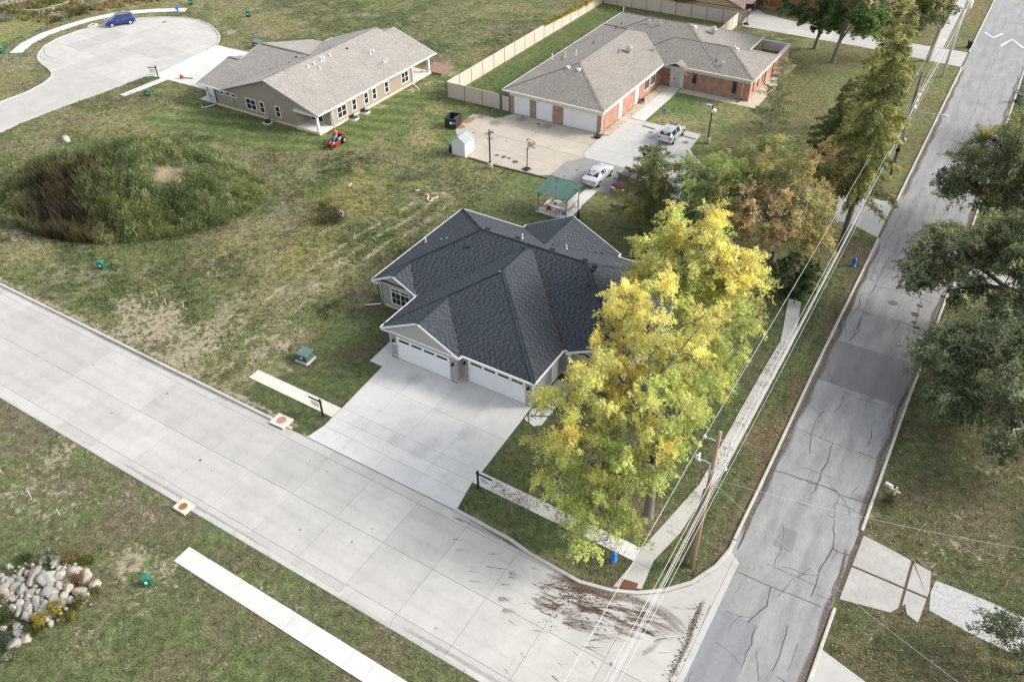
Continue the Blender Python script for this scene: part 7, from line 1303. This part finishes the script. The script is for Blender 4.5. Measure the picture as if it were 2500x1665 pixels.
tree('green_maple', 'bright green maple with tall forked trunk at the top', (-21.3, 121.7), [((-20.0, 122.6, 8.6), (4.6, 4.0, 3.4), 1, 1), ((-18.4, 121.6, 6.6), (2.8, 2.8, 2.0), .4, 2), ((-20.4, 123.6, 11.2), (3.8, 3.6, 2.4), .5, 1), ((-22.4, 122.2, 6.8), (2.4, 2.4, 1.9), .3, 0)], MP, 18000, (.34, .24), (.32, 3.2, (.3, 0)), ncl=110, cr=.9, seed=29, limbs=False)
tree('roadside_tree', 'leaning tree with bare grey trunk beside the far sidewalk', (-9.75, 128.8), [((-10.8, 130.2, 8.2), (2.6, 3.0, 2.6), 1, 0), ((-12.2, 128.6, 6.0), (2.0, 2.2, 2.0), .5, 1), ((-8.8, 130.8, 10.6), (2.2, 2.4, 2.0), .5, 0)], [(.14, .17, .04), (.10, .13, .035)], 8000, (.26, .18), (.34, 4.6, (.35, .2)), ncl=60, cr=.8, seed=30, bark=m_barkp)
tree('far_shrub', 'thin brownish thicket behind the green maples at the top edge', (-13.6, 139.5), [((-13.8, 140.0, 2.2), (2.8, 2.6, 1.9), 1, 0), ((-17.4, 141.2, 2.0), (2.6, 2.2, 1.8), .7, 1)], [(.12, .10, .05), (.09, .11, .035)], 7000, (.24, .14), (.08, .6, (0, 0)), 'shrub', ncl=60, cr=.6, seed=31)
KP = [(.20, .235, .12), (.27, .30, .155), (.16, .19, .095), (.37, .38, .18), (.48, .42, .15)]
tree('oak_tree', 'dark oak reaching over the road at the upper right', (6.8, 84.0), [((5.4, 83.2, 8.6), (4.2, 4.6, 2.8), 1, 0), ((1.6, 82.4, 6.8), (3.4, 3.0, 1.6), .6, 1), ((-.6, 80.6, 5.4), (2.0, 2.2, 1.0), .25, 0), ((4.6, 87.6, 8.8), (3.2, 2.8, 2.2), .5, 3), ((1.6, 87.8, 7.0), (1.8, 1.6, 1.2), .16, 4), ((8.6, 80.6, 7.8), (3.4, 2.6, 2.0), .5, 2), ((3.0, 80.2, 5.2), (2.6, 1.6, .9), .2, 2)], KP, 62000, (.21, .14), (.4, 3.0, (0, 0)), ncl=230, cr=1., seed=32, bark=m_barkd)
tree('oak_tree', 'dark oak reaching over the road at the right middle', (7.4, 68.0), [((5.8, 66.8, 8.0), (4.0, 3.0, 2.2), 1, 0), ((1.6, 66.4, 6.4), (3.0, 2.6, 1.5), .55, 1), ((-.4, 64.0, 5.4), (1.8, 1.9, .9), .22, 0), ((8.4, 63.6, 7.0), (3.2, 3.0, 2.2), .6, 2), ((6.4, 61.4, 5.6), (2.8, 2.2, 1.5), .35, 0), ((2.8, 63.6, 5.4), (2.4, 1.5, .9), .25, 2), ((5.4, 69.4, 7.8), (2.2, 1.6, 1.4), .25, 1)], KP, 60000, (.21, .14), (.42, 2.8, (0, 0)), ncl=230, cr=1., seed=33, bark=m_barkd)
tree('oak_tree', 'shaded oak with pale dead twigs on the right lawn', (8.6, 57.4), [((6.0, 57.2, 5.2), (3.8, 3.2, 2.3), 1, 0), ((3.2, 55.6, 3.8), (1.9, 2.4, 1.4), .4, 1), ((8.4, 53.4, 5.0), (2.8, 2.6, 2.0), .6, 1), ((5.4, 52.6, 3.0), (2.2, 2.0, 1.2), .35, 2), ((9.0, 59.6, 6.6), (2.4, 2.4, 2.0), .4, 3), ((9.4, 49.2, 3.6), (2.0, 2.2, 1.6), .35, 2)], [(.19, .235, .13), (.26, .30, .17), (.16, .205, .11), (.37, .39, .20), (.38, .33, .16)], 56000, (.20, .13), (.34, 2.0, (0, 0)), ncl=230, cr=1.05, seed=34, bark=m_barkp)
tree('young_tree', 'small loose grey green tree at the lower right corner', (11.6, 34.2), [((10.6, 34.6, 2.6), (1.8, 1.6, 1.3), 1, 0), ((9.3, 34.6, 2.1), (1.0, .9, .7), .3, 1), ((11.8, 33.2, 3.2), (1.6, 1.4, 1.2), .5, 0)], [(.10, .135, .055), (.13, .16, .06)], 5000, (.14, .075), (.06, 1.0, (0, 0)), ncl=60, cr=.5, seed=35, bark=m_barkd)
tree('roadside_shrub', 'leafy shrub by the dark blue bin at the right edge', (5.2, 104.6), [((5.0, 104.8, 3.0), (2.2, 3.4, 2.6), 1, 0), ((4.6, 109.4, 4.4), (2.4, 2.6, 2.4), .6, 1)], KP, 7000, (.24, .16), (.12, 1.2, (0, 0)), 'shrub', ncl=60, cr=.7, seed=36, bark=m_barkd)
# dead pale twigs hanging in the shaded oak
# conifers
def conifer(name, label, base, h, r0, z0, pal, nb, per, seed, bark=m_barkd, taper=1., sparse=0., droop=.35, card=(.32, .10), lean=(0, 0)):
    rng = np.random.default_rng(seed); rnd = random.Random(seed); o = empty(name, label, 'tree', (base[0], base[1], 0)); tk_ = B(); n_ = 8
    ax = lambda z: np.array([lean[0]*(z/h)**1.2, lean[1]*(z/h)**1.2, z])
    tk_.tube([tuple(ax(h*i/n_-(.2 if i == 0 else 0))) for i in range(n_+1)], [max(.02, .21*(h/14)*(1-i/n_)**.9+.015) for i in range(n_+1)], 8); br = B(); P = []; Cn = []
    for i in range(nb):
        t = (i+.5)/nb; z = z0+(h-z0)*t; r = r0*(1-t)**taper*rnd.uniform(.55, 1.15)+.25; a = i*2.399+rnd.uniform(-.4, .4); c = ax(z); d = np.array([math.cos(a), math.sin(a), 0]); 
        if rnd.random() < sparse: 
            if rnd.random() < .5: br.tube([tuple(c), tuple(c+d*r*.6+np.array([0, 0, -.1*r]))], [.03, .008], 4, False)
            continue
        e_ = c+d*r+np.array([0, 0, -droop*r+.12*r]); mid = c+d*r*.5+np.array([0, 0, -droop*r*.3]); br.tube([tuple(c), tuple(mid), tuple(e_)], [.045, .025, .008], 4, False)
        m_ = max(8, int(per*r/r0)); s_ = rng.random(m_)**.7; q = (1-s_)[:, None]**2*c+2*(s_*(1-s_))[:, None]*mid+(s_**2)[:, None]*e_; wdt = (.07+.13*r*(1-s_))[:, None]; off = rng.normal(0, 1, (m_, 3))*wdt*np.array([1, 1, .45]); off[:, 2] -= np.abs(rng.normal(0, .16, m_)); P.append(q+off); Cn.append(np.tile(np.array(pal[rnd.randrange(len(pal))])*rnd.uniform(.75, 1.25), (m_, 1)))
    P = np.concatenate(P); Cn = np.concatenate(Cn)*rng.uniform(.65, 1.35, (len(P), 1)); V, F = leafquads(P, None, card[0], card[1], rng, .55, .4); fast('crown', V, F, m_leaf, o, Cn); t_ = tk_.build('trunk', bark, o, True); br.build('branches', bark, t_); return o
SP = [(.20, .22, .085), (.27, .28, .10), (.14, .165, .07), (.40, .36, .12)]
conifer('spruce_tree', 'bushy olive green spruce beside the parked cars', (-25.8, 67.4), 8.6, 4.2, 1.0, SP, 95, 300, 41, m_bark, .32, .1, .08, (.28, .08))
SP2 = [(.24, .26, .095), (.34, .35, .12), (.18, .205, .08), (.44, .42, .15)]
conifer('spruce_tree', 'tall shaggy spruce nearest the lot entrance along the road', (-7.96, 72.8), 20.5, 3.3, 6.2, SP2, 170, 210, 42, m_bark, .5, .12, .5, (.42, .11)); conifer('spruce_tree', 'tall shaggy spruce behind the street light pole', (-9.3, 88.0), 18.5, 2.3, 4.4, SP2, 140, 170, 43, m_barkp, .5, .25, .5, (.40, .11))
conifer('spruce_tree', 'dark spreading spruce left of the tall roadside spruces', (-12.8, 85.4), 11.5, 3.9, 2.4, [(.14, .16, .065), (.19, .20, .08), (.17, .18, .07)], 130, 240, 44, m_barkd, .8, .18, .3, (.40, .10)); conifer('spruce_tree', 'thin yellowish spruce behind the tall roadside spruces', (-11.6, 101.5), 16.5, 2.6, 4.0, [(.22, .21, .07), (.15, .17, .055), (.28, .26, .09)], 110, 190, 45, m_barkp, .7, .25, .4, (.40, .12))
conifer('spruce_tree', 'slim olive spruce between the street light pole and the neighbour drive', (-11.0, 95.5), 17.5, 2.3, 3.6, SP2, 110, 150, 47, m_barkp, .5, .25, .4, (.40, .11))
conifer('spruce_tree', 'ragged thin spruce between the lot entrance and the street light pole', (-10.4, 79.6), 17.0, 2.5, 4.8, SP2, 110, 150, 48, m_bark, .5, .3, .45, (.40, .11))
conifer('bare_larch', 'spindly half bare larch standing on the lawn by the brick building', (-20.5, 88.4), 11.4, 2.6, 2.4, [(.26, .27, .12), (.19, .21, .09), (.32, .30, .14)], 95, 110, 46, m_barkp, .45, .25, .05, (.30, .07), (.2, .1))
# bare fallen branch, stumps and saplings at the top left
def Rz(x, y, z=0): return (*px(x/9.0577, y/9.0577, z), z)
fb = empty('fallen_tree', 'bare bleached fallen tree lying across the tall dry grass', 'fallen tree'); main = [Rz(*p) for p in [(250, 240, .3), (420, 235, .4), (860, 240, .6), (1000, 200, .8), (1300, 120, .9), (1450, 80, 1.1), (1530, 30, 1.3)]]; B().tube(main, [.08, .12, .17, .17, .14, .10, .04], 7).build('trunk', m_barkp, fb, True)
for pts in [[(860, 240, .6), (880, 300, .4), (860, 390, .2)], [(1000, 215, .8), (950, 290, .4), (870, 360, .2)], [(1180, 170, .8), (1150, 280, .4), (1110, 340, .3)], [(1300, 120, .9), (1360, 150, .6), (1350, 200, .3)], [(900, 225, .7), (1100, 150, 1.2), (1400, 110, 1.3)], [(1250, 140, .9), (1440, 60, 1.3), (1500, 80, 1.1)], [(1000, 200, .8), (1150, 205, .8), (1320, 150, .6)]]: B().tube([Rz(*p) for p in pts], [.07, .045, .015], 5, False).build('branch', m_barkp, fb)
for i, (b_, t_, m_, lab) in enumerate([((290, 195), (2.2, -.5), m_barkd, 'dark leaning sapling trunk at the far path'), ((595, 295), (2.6, -1.1), m_bark, 'slanting sapling trunk with yellow leaves behind the fallen tree'), ((780, 160), (2.4, -.4), m_bark, 'brown sapling trunk between fallen tree and far path'), ((1440, 60), (2.4, -.3), m_bark, 'thin sapling trunk above the fallen tree'), ((1860, 200), (1.6, .1), m_barkp, 'broken pale tree stump right of the fallen tree')]):
    x, y = px(b_[0]/9.0577, b_[1]/9.0577); o = empty('sapling' if i < 4 else 'tree_stump', lab, 'sapling' if i < 4 else 'stump', (x, y, 0)); h = t_[0]*2 if i < 4 else 1.6; B().tube([(0, 0, -.1), (t_[1]*.5, t_[1]*.3, h*.5), (t_[1], t_[1]*.6, h)], [.13, .1, .05 if i < 4 else .09], 7).build('trunk', m_, o, True)
    rng = np.random.default_rng(60+i)
    if i < 4: c = rng.normal(0, 1, (500, 3))*np.array([.7, .7, 1.0])+np.array([t_[1], t_[1]*.6, h*(.95 if i != 1 else .6)]); V, F = leafquads(c, None, .25, .16, rng); fast('crown', V, F, m_leaf, o, np.tile([(.07, .10, .03), (.45, .40, .03), (.14, .15, .05), (.12, .13, .05)][i], (500, 1))*rng.uniform(.6, 1.3, (500, 1)))
    else: B().tube([(0, 0, .3), (-.5, .3, .9)], [.06, .02], 5).build('branch', m_, o)
# ------------------------------------------------------------------ low shrubs
def bush(name, label, c, r, h, pal, n, leaf, seed, cat='shrub', group=None, stems=10):
    rng = np.random.default_rng(seed); o = empty(name, label, cat, (c[0], c[1], 0), 0, group); k_ = 14; a = rng.uniform(0, 6.283, k_); rr = np.sqrt(rng.random(k_))*r*.8; cc = np.stack([np.cos(a)*rr, np.sin(a)*rr, h*(.35+.5*rng.random(k_))], -1); i = rng.integers(0, k_, n); p = cc[i]+rng.normal(0, .28, (n, 3))*np.array([r*.7, r*.7, h*.6]); p[:, 2] = np.abs(p[:, 2])+.03
    V, F = leafquads(p, None, leaf[0], leaf[1], rng, -.3, .3); col = np.array(pal)[rng.integers(0, len(pal), k_)][i]*rng.uniform(.65, 1.35, (n, 1)); fast('foliage', V, F, m_leaf, o, col); mb = B()
    for j in range(stems): q = cc[j % k_]; mb.tube([(q[0]*.2, q[1]*.2, -.05), (q[0]*.8, q[1]*.8, q[2])], [.018, .008], 4, False)
    mb.build('stems', m_barkd, o); return o
def BR(x, y): return px(x/2.775, 1100+y/2.775)
G1, Y1, W1, B1 = [(.06, .085, .03), (.085, .105, .04)], [(.42, .33, .06), (.20, .22, .06), (.30, .27, .06)], [(.36, .38, .28), (.12, .15, .06)], [(.22, .13, .08), (.26, .19, .08), (.16, .12, .06)]
for (u, v, r, h, pal, n, lab) in [(275, 1165, .95, .9, Y1, 1500, 'bright yellow goldenrod clump in front of the rock pile'), (395, 1085, .75, .8, Y1, 1100, 'yellow goldenrod clump at the right front of the rock pile'), (355, 740, .8, .8, W1, 1000, 'pale white flowered weed clump at the top of the rock pile'), (490, 735, .9, .8, [(.25, .21, .06), (.22, .14, .07)], 1200, 'yellow brown weed clump behind the rock pile'), (610, 750, .8, .7, [(.12, .13, .045), (.22, .21, .05)], 1000, 'olive weed clump at the upper right of the rock pile'), (530, 890, .9, .9, B1, 1000, 'reddish brown dry weed clump among the right boulders'), (40, 1150, 1.1, .8, G1, 1200, 'dark green weed clump at the left of the rock pile'), (250, 1225, 1.0, .7, G1, 1200, 'green weed clump below the yellow goldenrod'), (30, 1300, 1.1, .8, [(.07, .095, .06), (.10, .13, .08)], 1200, 'grey green weed clump at the lower left picture edge'), (95, 1390, .8, .5, W1, 700, 'low pale flowered weeds below the lowest boulder'), (560, 1040, .9, .6, [(.22, .20, .05), (.12, .13, .045)], 900, 'yellow green weeds along the right foot of the rock pile'), (170, 745, .9, .5, G1, 700, 'dark green low weeds behind the tall boulder'), (10, 1010, .8, .7, B1, 700, 'brown dry weeds at the left edge of the rock pile'), (470, 1140, .8, .6, [(.10, .12, .04), (.3, .26, .04)], 700, 'green and yellow weeds in front of the right boulders'), (650, 960, .6, .5, [(.16, .15, .05)], 500, 'small olive weeds beside the round cream boulder'), (340, 1030, .5, .6, [(.14, .15, .06)], 300, 'thin grassy weeds growing between the middle boulders')]: bush('weed_clump', lab, BR(u, v), r*.62, h*.8, pal, n, (.10, .05), 100+u)
bush('weed_clump', 'brown and green weeds around the tan boulder in the field', px(812, 540), 1.9, .9, [(.07, .08, .035), (.11, .09, .05)], 2600, (.16, .07), 301); bush('weed_clump', 'yellow green upright weed behind the tan boulder', px(795, 515), .7, 1.3, [(.22, .22, .06), (.16, .18, .05)], 1200, (.16, .06), 302); bush('weed_clump', 'leafy weed at the foot of the mailbox', px(2172, 1228), .55, .6, [(.07, .10, .035), (.13, .14, .05)], 600, (.12, .06), 303)
for i, (u, v, r, h, pal, lab) in enumerate([(150, 52, 1.6, 1.1, W1, 'pale silvery bush beside the curved sidewalk'), (190, 38, 1.6, 1.2, G1, 'dark green bush right of the silvery bush'), (222, 25, 1.4, 1.2, W1, 'pale flowering bush beside the broken stump'), (12, 52, 1.4, .8, [(.25, .23, .26), (.2, .2, .18)], 'greyish twiggy bush at the left edge of the dry grass'), (160, 47, 1.2, .8, [(.12, .2, .06)], 'bright green grass clump behind the silvery bush')]): bush('roadside_bush', lab, px(u, v), r, h, pal, 900, (.2, .1), 310+i)
# vine on the long fence and foliage above the back fence
rng = np.random.default_rng(71); y = rng.uniform(110, 128, 2600); zt = np.abs(rng.normal(0, .35, 2600)); c = np.stack([-62.0+rng.normal(.05, .16, 2600), y, 2.2-zt*np.clip((y-106)/14, .2, 1.6)], -1); V, F = leafquads(c, None, .24, .17, rng); vn = empty('vine', 'yellow green vine draped over the far end of the long tan fence', 'vine'); fast('foliage', V, F, m_leaf, vn, np.array([(.38, .33, .05), (.20, .22, .05), (.44, .33, .06)])[rng.integers(0, 3, 2600)]*rng.uniform(.6, 1.2, (2600, 1))); B().tube([(-61.98, 110+i*2.2, 2.0+.15*math.sin(i)) for i in range(9)], .02, 4).build('stem', m_barkd, vn)
tree('fence_tree', 'leafy green tree overhanging the back fence', (-55.2, 133.0), [((-53.0, 132.0, 3.4), (3.8, 1.8, 1.5), 1, 0), ((-58.0, 132.0, 3.8), (3.4, 1.8, 1.6), .7, 1), ((-48.0, 131.0, 3.2), (1.6, 1.2, 1.0), .25, 2)], [(.07, .09, .03), (.10, .11, .035), (.24, .22, .05)], 7000, (.3, .2), (.15, 1.6, (0, 0)), ncl=60, cr=.7, seed=72, bark=m_barkd)
# low plants by the brick wall
bush('planter_weed', 'reddish potted plant beside the brick side door', (-38.9, 94.9), .4, .7, [(.3, .08, .05), (.1, .1, .04)], 300, (.14, .08), 330)
# ------------------------------------------------------------------ fallen leaves, mud and stains
def scatter(name, label, x, y, z, size, pal, parent=None, cat='leaves', m=m_leaf, seed=1):
    rng = np.random.default_rng(seed); n = len(x); a = rng.uniform(0, 6.283, n); s_ = size*rng.uniform(.5, 1.4, n); dx, dy = np.cos(a)*s_, np.sin(a)*s_; t = rng.uniform(-.35, .35, n)*s_
    c = np.stack([x, y, np.zeros(n)+z], -1); V = np.stack([c+np.stack([-dx, -dy, np.abs(t)], -1), c+np.stack([dy*.55, -dx*.55, 0*t], -1), c+np.stack([dx, dy, np.abs(t)*.6], -1), c+np.stack([-dy*.55, dx*.55, 0*t+.004], -1)], 1).reshape(-1, 3)
    return tag(fast(name, V, np.arange(4*n).reshape(-1, 4), m, parent, np.array(pal)[rng.integers(0, len(pal), n)]*rng.uniform(.6, 1.2, (n, 1))), label, cat, kind='stuff')
rng = np.random.default_rng(81); n = 5200
x = np.concatenate([rng.normal(-11, 4.5, n), rng.uniform(2.2, 12, n), rng.uniform(-8, -5.2, 1500), rng.normal(-8, 3, 900)]); y = np.concatenate([rng.normal(34, 7, n), rng.uniform(30, 75, n), rng.uniform(30, 75, 1500), rng.uniform(62, 80, 900)]); k = (y > 27.7) & (x < 13) & ~((x > -4.9) & (x < 1.7)) & ~((x < -22) & (y < 44)) & ~paved(x, y, [])
x, y = x[k], y[k]; dens = fbm(x, y, .3, 3, 5); k = rng.random(len(x)) < sm(dens, .35, .65)*.55+.25; x, y = x[k], y[k]
scatter('fallen_leaves', 'yellow and tan fallen leaves scattered over the grass near the trees', x, y, .05, .05, [(.55, .46, .16), (.42, .30, .10), (.60, .52, .30), (.25, .14, .06)])
x = np.concatenate([rng.uniform(-9, -7.6, 2600), rng.uniform(-21, -10, 1600)]); y = np.concatenate([rng.uniform(33, 56, 2600), rng.uniform(29.95, 31.1, 1600)]); dens = fbm(x, y, .6, 3, 8); k = (rng.random(len(x)) < sm(dens, .4, .62)) & paved(x, y); x, y = x[k], y[k]
scatter('leaf_crumbs', 'dark leaf crumbs littering the sidewalks', x, y, .05, .045, [(.07, .055, .035), (.12, .09, .05), (.2, .15, .06)], seed=2)
# mud washed over the street corner
m_mud = mat_stain('mud', (.15, .10, .068)); m_rstain = mat_stain('rust_stain', (.36, .17, .06)); m_oil = mat_stain('oil_stain', (.07, .065, .06)); m_tyre = mat_stain('tyre_wear', (.32, .315, .30))
def ribbon(pts, w, a0, a1, zbase, acc):
    P = [Vector((p[0], p[1])) for p in pts]; n = len(P)
    for i, p in enumerate(P):
        d = (P[min(i+1, n-1)]-P[max(i-1, 0)]).normalized(); nn = Vector((-d.y, d.x)); t = i/(n-1); ww = w*(1-.75*abs(2*t-.7)**1.5*.6)
        al = (a0*(1-t)+a1*t)*(0 if i in (0, n-1) else 1)
        for s_, aa in ((-1, 0), (-.45, .8), (0, 1), (.45, .8), (1, 0)): q = p+nn*ww*s_*.5; acc[0].append((q.x, q.y, zbase)); acc[2].append(al*aa)
    b = len(acc[0])-5*n
    for i in range(n-1):
        for k_ in range(4): acc[1].append((b+i*5+k_, b+i*5+k_+1, b+(i+1)*5+k_+1, b+(i+1)*5+k_))
acc = ([], [], []); zc = [.0275]
def streak(u, v, ang, ln, w, a):
    x, y = Q6(u, v); d = Vector((math.cos(ang), math.sin(ang))); zc[0] += .00006; pts = [(x+d.x*ln*t+math.sin(t*5+u)*.04*ln, y+d.y*ln*t+math.cos(t*4+v)*.03*ln) for t in np.linspace(-.15, 1, 8)]; ribbon(pts, w, a, 0.0, zc[0], acc)
rnd = random.Random(5)
e1 = math.atan2(*(np.array(Q6(760, 1200))-np.array(Q6(560, 1170)))[::-1])
for (u0, u1, v0, v1, n_, l0, l1) in [(500, 1000, 930, 1120, 85, .7, 2.6), (700, 1200, 1080, 1230, 70, .9, 3.0), (850, 1300, 1180, 1320, 26, .6, 1.8), (820, 900, 1290, 1370, 6, .8, 2), (1180, 1330, 1190, 1390, 10, .8, 2), (300, 700, 860, 1200, 18, .3, 1.2), (1100, 1200, 1090, 1150, 8, .5, 1)]:
    for i in range(n_): streak(rnd.uniform(u0, u1), rnd.uniform(v0, v1), e1+rnd.gauss(-.05, .25), rnd.uniform(l0, l1), rnd.choice((.07, .1, .14, .2, .45)), rnd.uniform(.4, 1.))
for (u, v) in [(440, 1390), (340, 1490), (770, 1380), (880, 1440), (675, 1450), (640, 1530), (525, 1250), (40, 745), (120, 880), (260, 770), (130, 940), (290, 860), (230, 850), (1380, 1105), (1470, 1110), (20, 680)]: streak(u, v, e1-.75 if v > 1300 else e1, rnd.uniform(.5, 1.), rnd.uniform(.08, .16), .9)
ribbon([Q6(*p) for p in [(600, 900), (720, 930), (850, 985), (1000, 1035), (1120, 1050), (1220, 1085), (1320, 1150), (1400, 1220), (1470, 1290)]], .75, 1.2, .55, .0405, acc)
ribbon([Q6(*p) for p in [(1590, 1040), (1550, 1120), (1510, 1210), (1480, 1320), (1440, 1400), (1400, 1480), (1350, 1580)]], .38, .7, 1.0, .0412, acc); ribbon([Q6(*p) for p in [(1240, 1060), (1340, 1130), (1430, 1200), (1490, 1270)]], .6, .5, .4, .0418, acc); ribbon([Q6(*p) for p in [(700, 920), (790, 960), (900, 1000)]], .9, 1.3, .9, .0424, acc); ribbon([Q6(*p) for p in [(0, 535), (60, 560), (130, 590)]], .3, 1, .4, .0424, acc)
fast('mud_stain', np.array(acc[0]), np.array(acc[1]), m_mud, street, alpha=np.array(acc[2])*.8)
# clods of mud
cu = []; 
for i in range(900):
    t = rnd.random()
    if t < .45: u, v = rnd.gauss(800, 90), rnd.gauss(1010, 45)
    elif t < .75: q = rnd.random(); u, v = 1560-200*q+rnd.gauss(0, 16), 1080+480*q+rnd.gauss(0, 14)
    else: u, v = rnd.uniform(520, 1200), rnd.uniform(930, 1250)
    cu.append(Q6(u, v))
cu = np.array(cu); k = (cu[:, 1] < 27.6+np.maximum(0, (cu[:, 0]+12)*.3)); cu = cu[k]; oc = np.array([(1, 0, 0), (0, 1, 0), (-1, 0, 0), (0, -1, 0), (0, 0, .8)]); rr_ = RNG.uniform(.015, .06, len(cu)); V = oc[None]*rr_[:, None, None]+np.column_stack([cu, np.full(len(cu), .025)])[:, None]; F = (np.array([(0, 1, 4), (1, 2, 4), (2, 3, 4), (3, 0, 4)])[None]+5*np.arange(len(cu))[:, None, None]).reshape(-1, 3)
tag(fast('mud_clods', V.reshape(-1, 3), F, mat('mud_clod', (.065, .04, .028), .95, var=.3), street), kind='stuff')
# rust, oil and tyre marks
def blot(parent, c, r, a, m, z, st=(1, 1), rz=0): 
    V = [(c[0], c[1], z)]; al = [a]; nseg = 18
    for ring, (f, aa) in enumerate(((.5, .8), (1., 0))):
        for k_ in range(nseg): t = 2*math.pi*k_/nseg; q = f*r*rnd.uniform(.8, 1.15); dx, dy = q*math.cos(t)*st[0], q*math.sin(t)*st[1]; V.append((c[0]+dx*math.cos(rz)-dy*math.sin(rz), c[1]+dx*math.sin(rz)+dy*math.cos(rz), z)); al.append(a*aa)
    F = [(0, 1+k_, 1+(k_+1) % nseg, 1+(k_+1) % nseg) for k_ in range(nseg)]
    F4 = [(1+k_, 1+nseg+k_, 1+nseg+(k_+1) % nseg, 1+(k_+1) % nseg) for k_ in range(nseg)]
    me = bpy.data.meshes.new('stain'); me.from_pydata(V, [], [(0, 1+k_, 1+(k_+1) % nseg) for k_ in range(nseg)]+F4); at = me.attributes.new('alpha', 'FLOAT', 'POINT'); at.data.foreach_set('value', np.array(al, np.float32)); me.materials.append(m); o = bpy.data.objects.new('stain', me); link(o, parent); return o
for i, (u, v, r, a, m) in enumerate([(370, 270, 1.1, .9, m_rstain), (440, 240, .8, .7, m_rstain), (300, 330, 1.0, .9, m_rstain), (455, 400, .35, 1., m_rstain), (620, 410, .8, .6, m_rstain), (640, 470, .7, .5, m_rstain), (540, 215, .9, .35, m_oil), (700, 290, 1.3, .35, m_oil), (1000, 250, 1.2, .3, m_oil), (1200, 300, .35, 1.2, m_oil), (1205, 330, .2, 1.2, m_oil), (1165, 400, .18, 1., m_oil), (1440, 565, .15, 1., m_oil), (720, 660, .4, 1.2, m_oil), (800, 680, .5, 1.1, m_oil), (860, 695, .35, 1.2, m_oil), (930, 735, .6, 1.2, m_oil), (1015, 215, .2, 1.2, m_oil), (825, 500, .2, .8, m_oil), (1350, 890, .3, .8, m_oil), (1640, 830, .3, .8, m_oil), (1500, 900, .25, .6, m_oil), (1300, 330, 1.2, .3, m_oil)]): blot(lot, Q5(u, v), r*.8, a, m, .0265+.0003*i)
for i, (u, v, r, a) in enumerate([(345, 330, .45, .6), (680, 425, .5, .6), (360, 370, 1.2, .25)]): blot(lot, Qp(u, v), r, a, m_oil, .0275+.0003*i)
acc2 = ([], [], []); zc2 = .0265
for k_ in range(14):
    rr_ = 8.5+.45*k_; a0 = rnd.uniform(-.6, 1.2)+math.radians(150); cx_, cy_ = px(255, 105); ribbon([(cx_+rr_*math.cos(a0+t), cy_+rr_*.95*math.sin(a0+t)) for t in np.linspace(0, rnd.uniform(.8, 2.), 14)], .35, .45, .35, zc2+.0002*k_, acc2)
fast('tyre_mark', np.array(acc2[0]), np.array(acc2[1]), m_tyre, cul, alpha=np.array(acc2[2]))
acc5 = ([], [], [])
for k_, yv in enumerate((20.4, 21.7, 24.2, 25.6)): ribbon([(xv, yv+.12*math.sin(xv*.11+k_)) for xv in np.linspace(-100, -5, 60)], .75, .05, .05, .0262+.0002*k_, acc5)
fast('tyre_mark', np.array(acc5[0]), np.array(acc5[1]), m_tyre, street, alpha=np.array(acc5[2]))
for i in range(26): blot(street, (rnd.uniform(-75, -8), rnd.uniform(19.2, 26.8)), rnd.choice((.06, .08, .1, .15)), rnd.uniform(.3, .8), m_oil, .0272+.0001*i)
for i in range(16): blot(drive, (rnd.uniform(-34, -23.5), rnd.uniform(29, 37.5)), rnd.choice((.1, .2, .5, .9)), rnd.uniform(.05, .14), m_tyre if i % 3 else m_oil, .0562+.0001*i)
acc3 = ([], [], [])
for k_, xx in enumerate((-3.5, -2.2, -.6, .7)): ribbon([(xx+.1*math.sin(yv*.2+k_), yv) for yv in np.linspace(18, 170, 40)], .9, .07, .07, .0235+.0002*k_, acc3)
fast('wheel_wear', np.array(acc3[0]), np.array(acc3[1]), m_oil, road, alpha=np.array(acc3[2]))
acc4 = ([], [], []); z4 = .0245
for k_, (x0, ya, yb) in enumerate([(-4.85, 35, 76), (-4.95, 60, 72), (-4.85, 86, 128), (1.45, 40, 56), (1.7, 58, 70), (1.4, 20, 38), (1.95, 77, 130), (1.75, 33.5, 39.2)]):
    ribbon([(x0+.08*math.sin(yv*1.3)+.1*(rnd.random()-.5), yv) for yv in np.linspace(ya, yb, int((yb-ya)/1.2))], rnd.uniform(.45, .8), .75, .7, z4+.0003*k_, acc4)
for k_, (xa, xb, yy_) in enumerate([(-75, -37, 27.25), (-60, -42, 27.2), (-21.5, -13, 27.05), (-45, -30, 18.75), (-20, -6, 18.75)]): ribbon([(xv, yy_+.08*(rnd.random()-.5)) for xv in np.linspace(xa, xb, int((xb-xa)/1.2))], .35, .25, .25, .0285+.0003*k_, acc4)
fast('kerb_dirt', np.array(acc4[0]), np.array(acc4[1]), mat_stain('gutter_dirt', (.12, .085, .06)), road, alpha=np.array(acc4[2]))
print('tris', sum(len(o.data.polygons) for o in bpy.data.objects if o.type == 'MESH'), 'objects', len(bpy.data.objects))
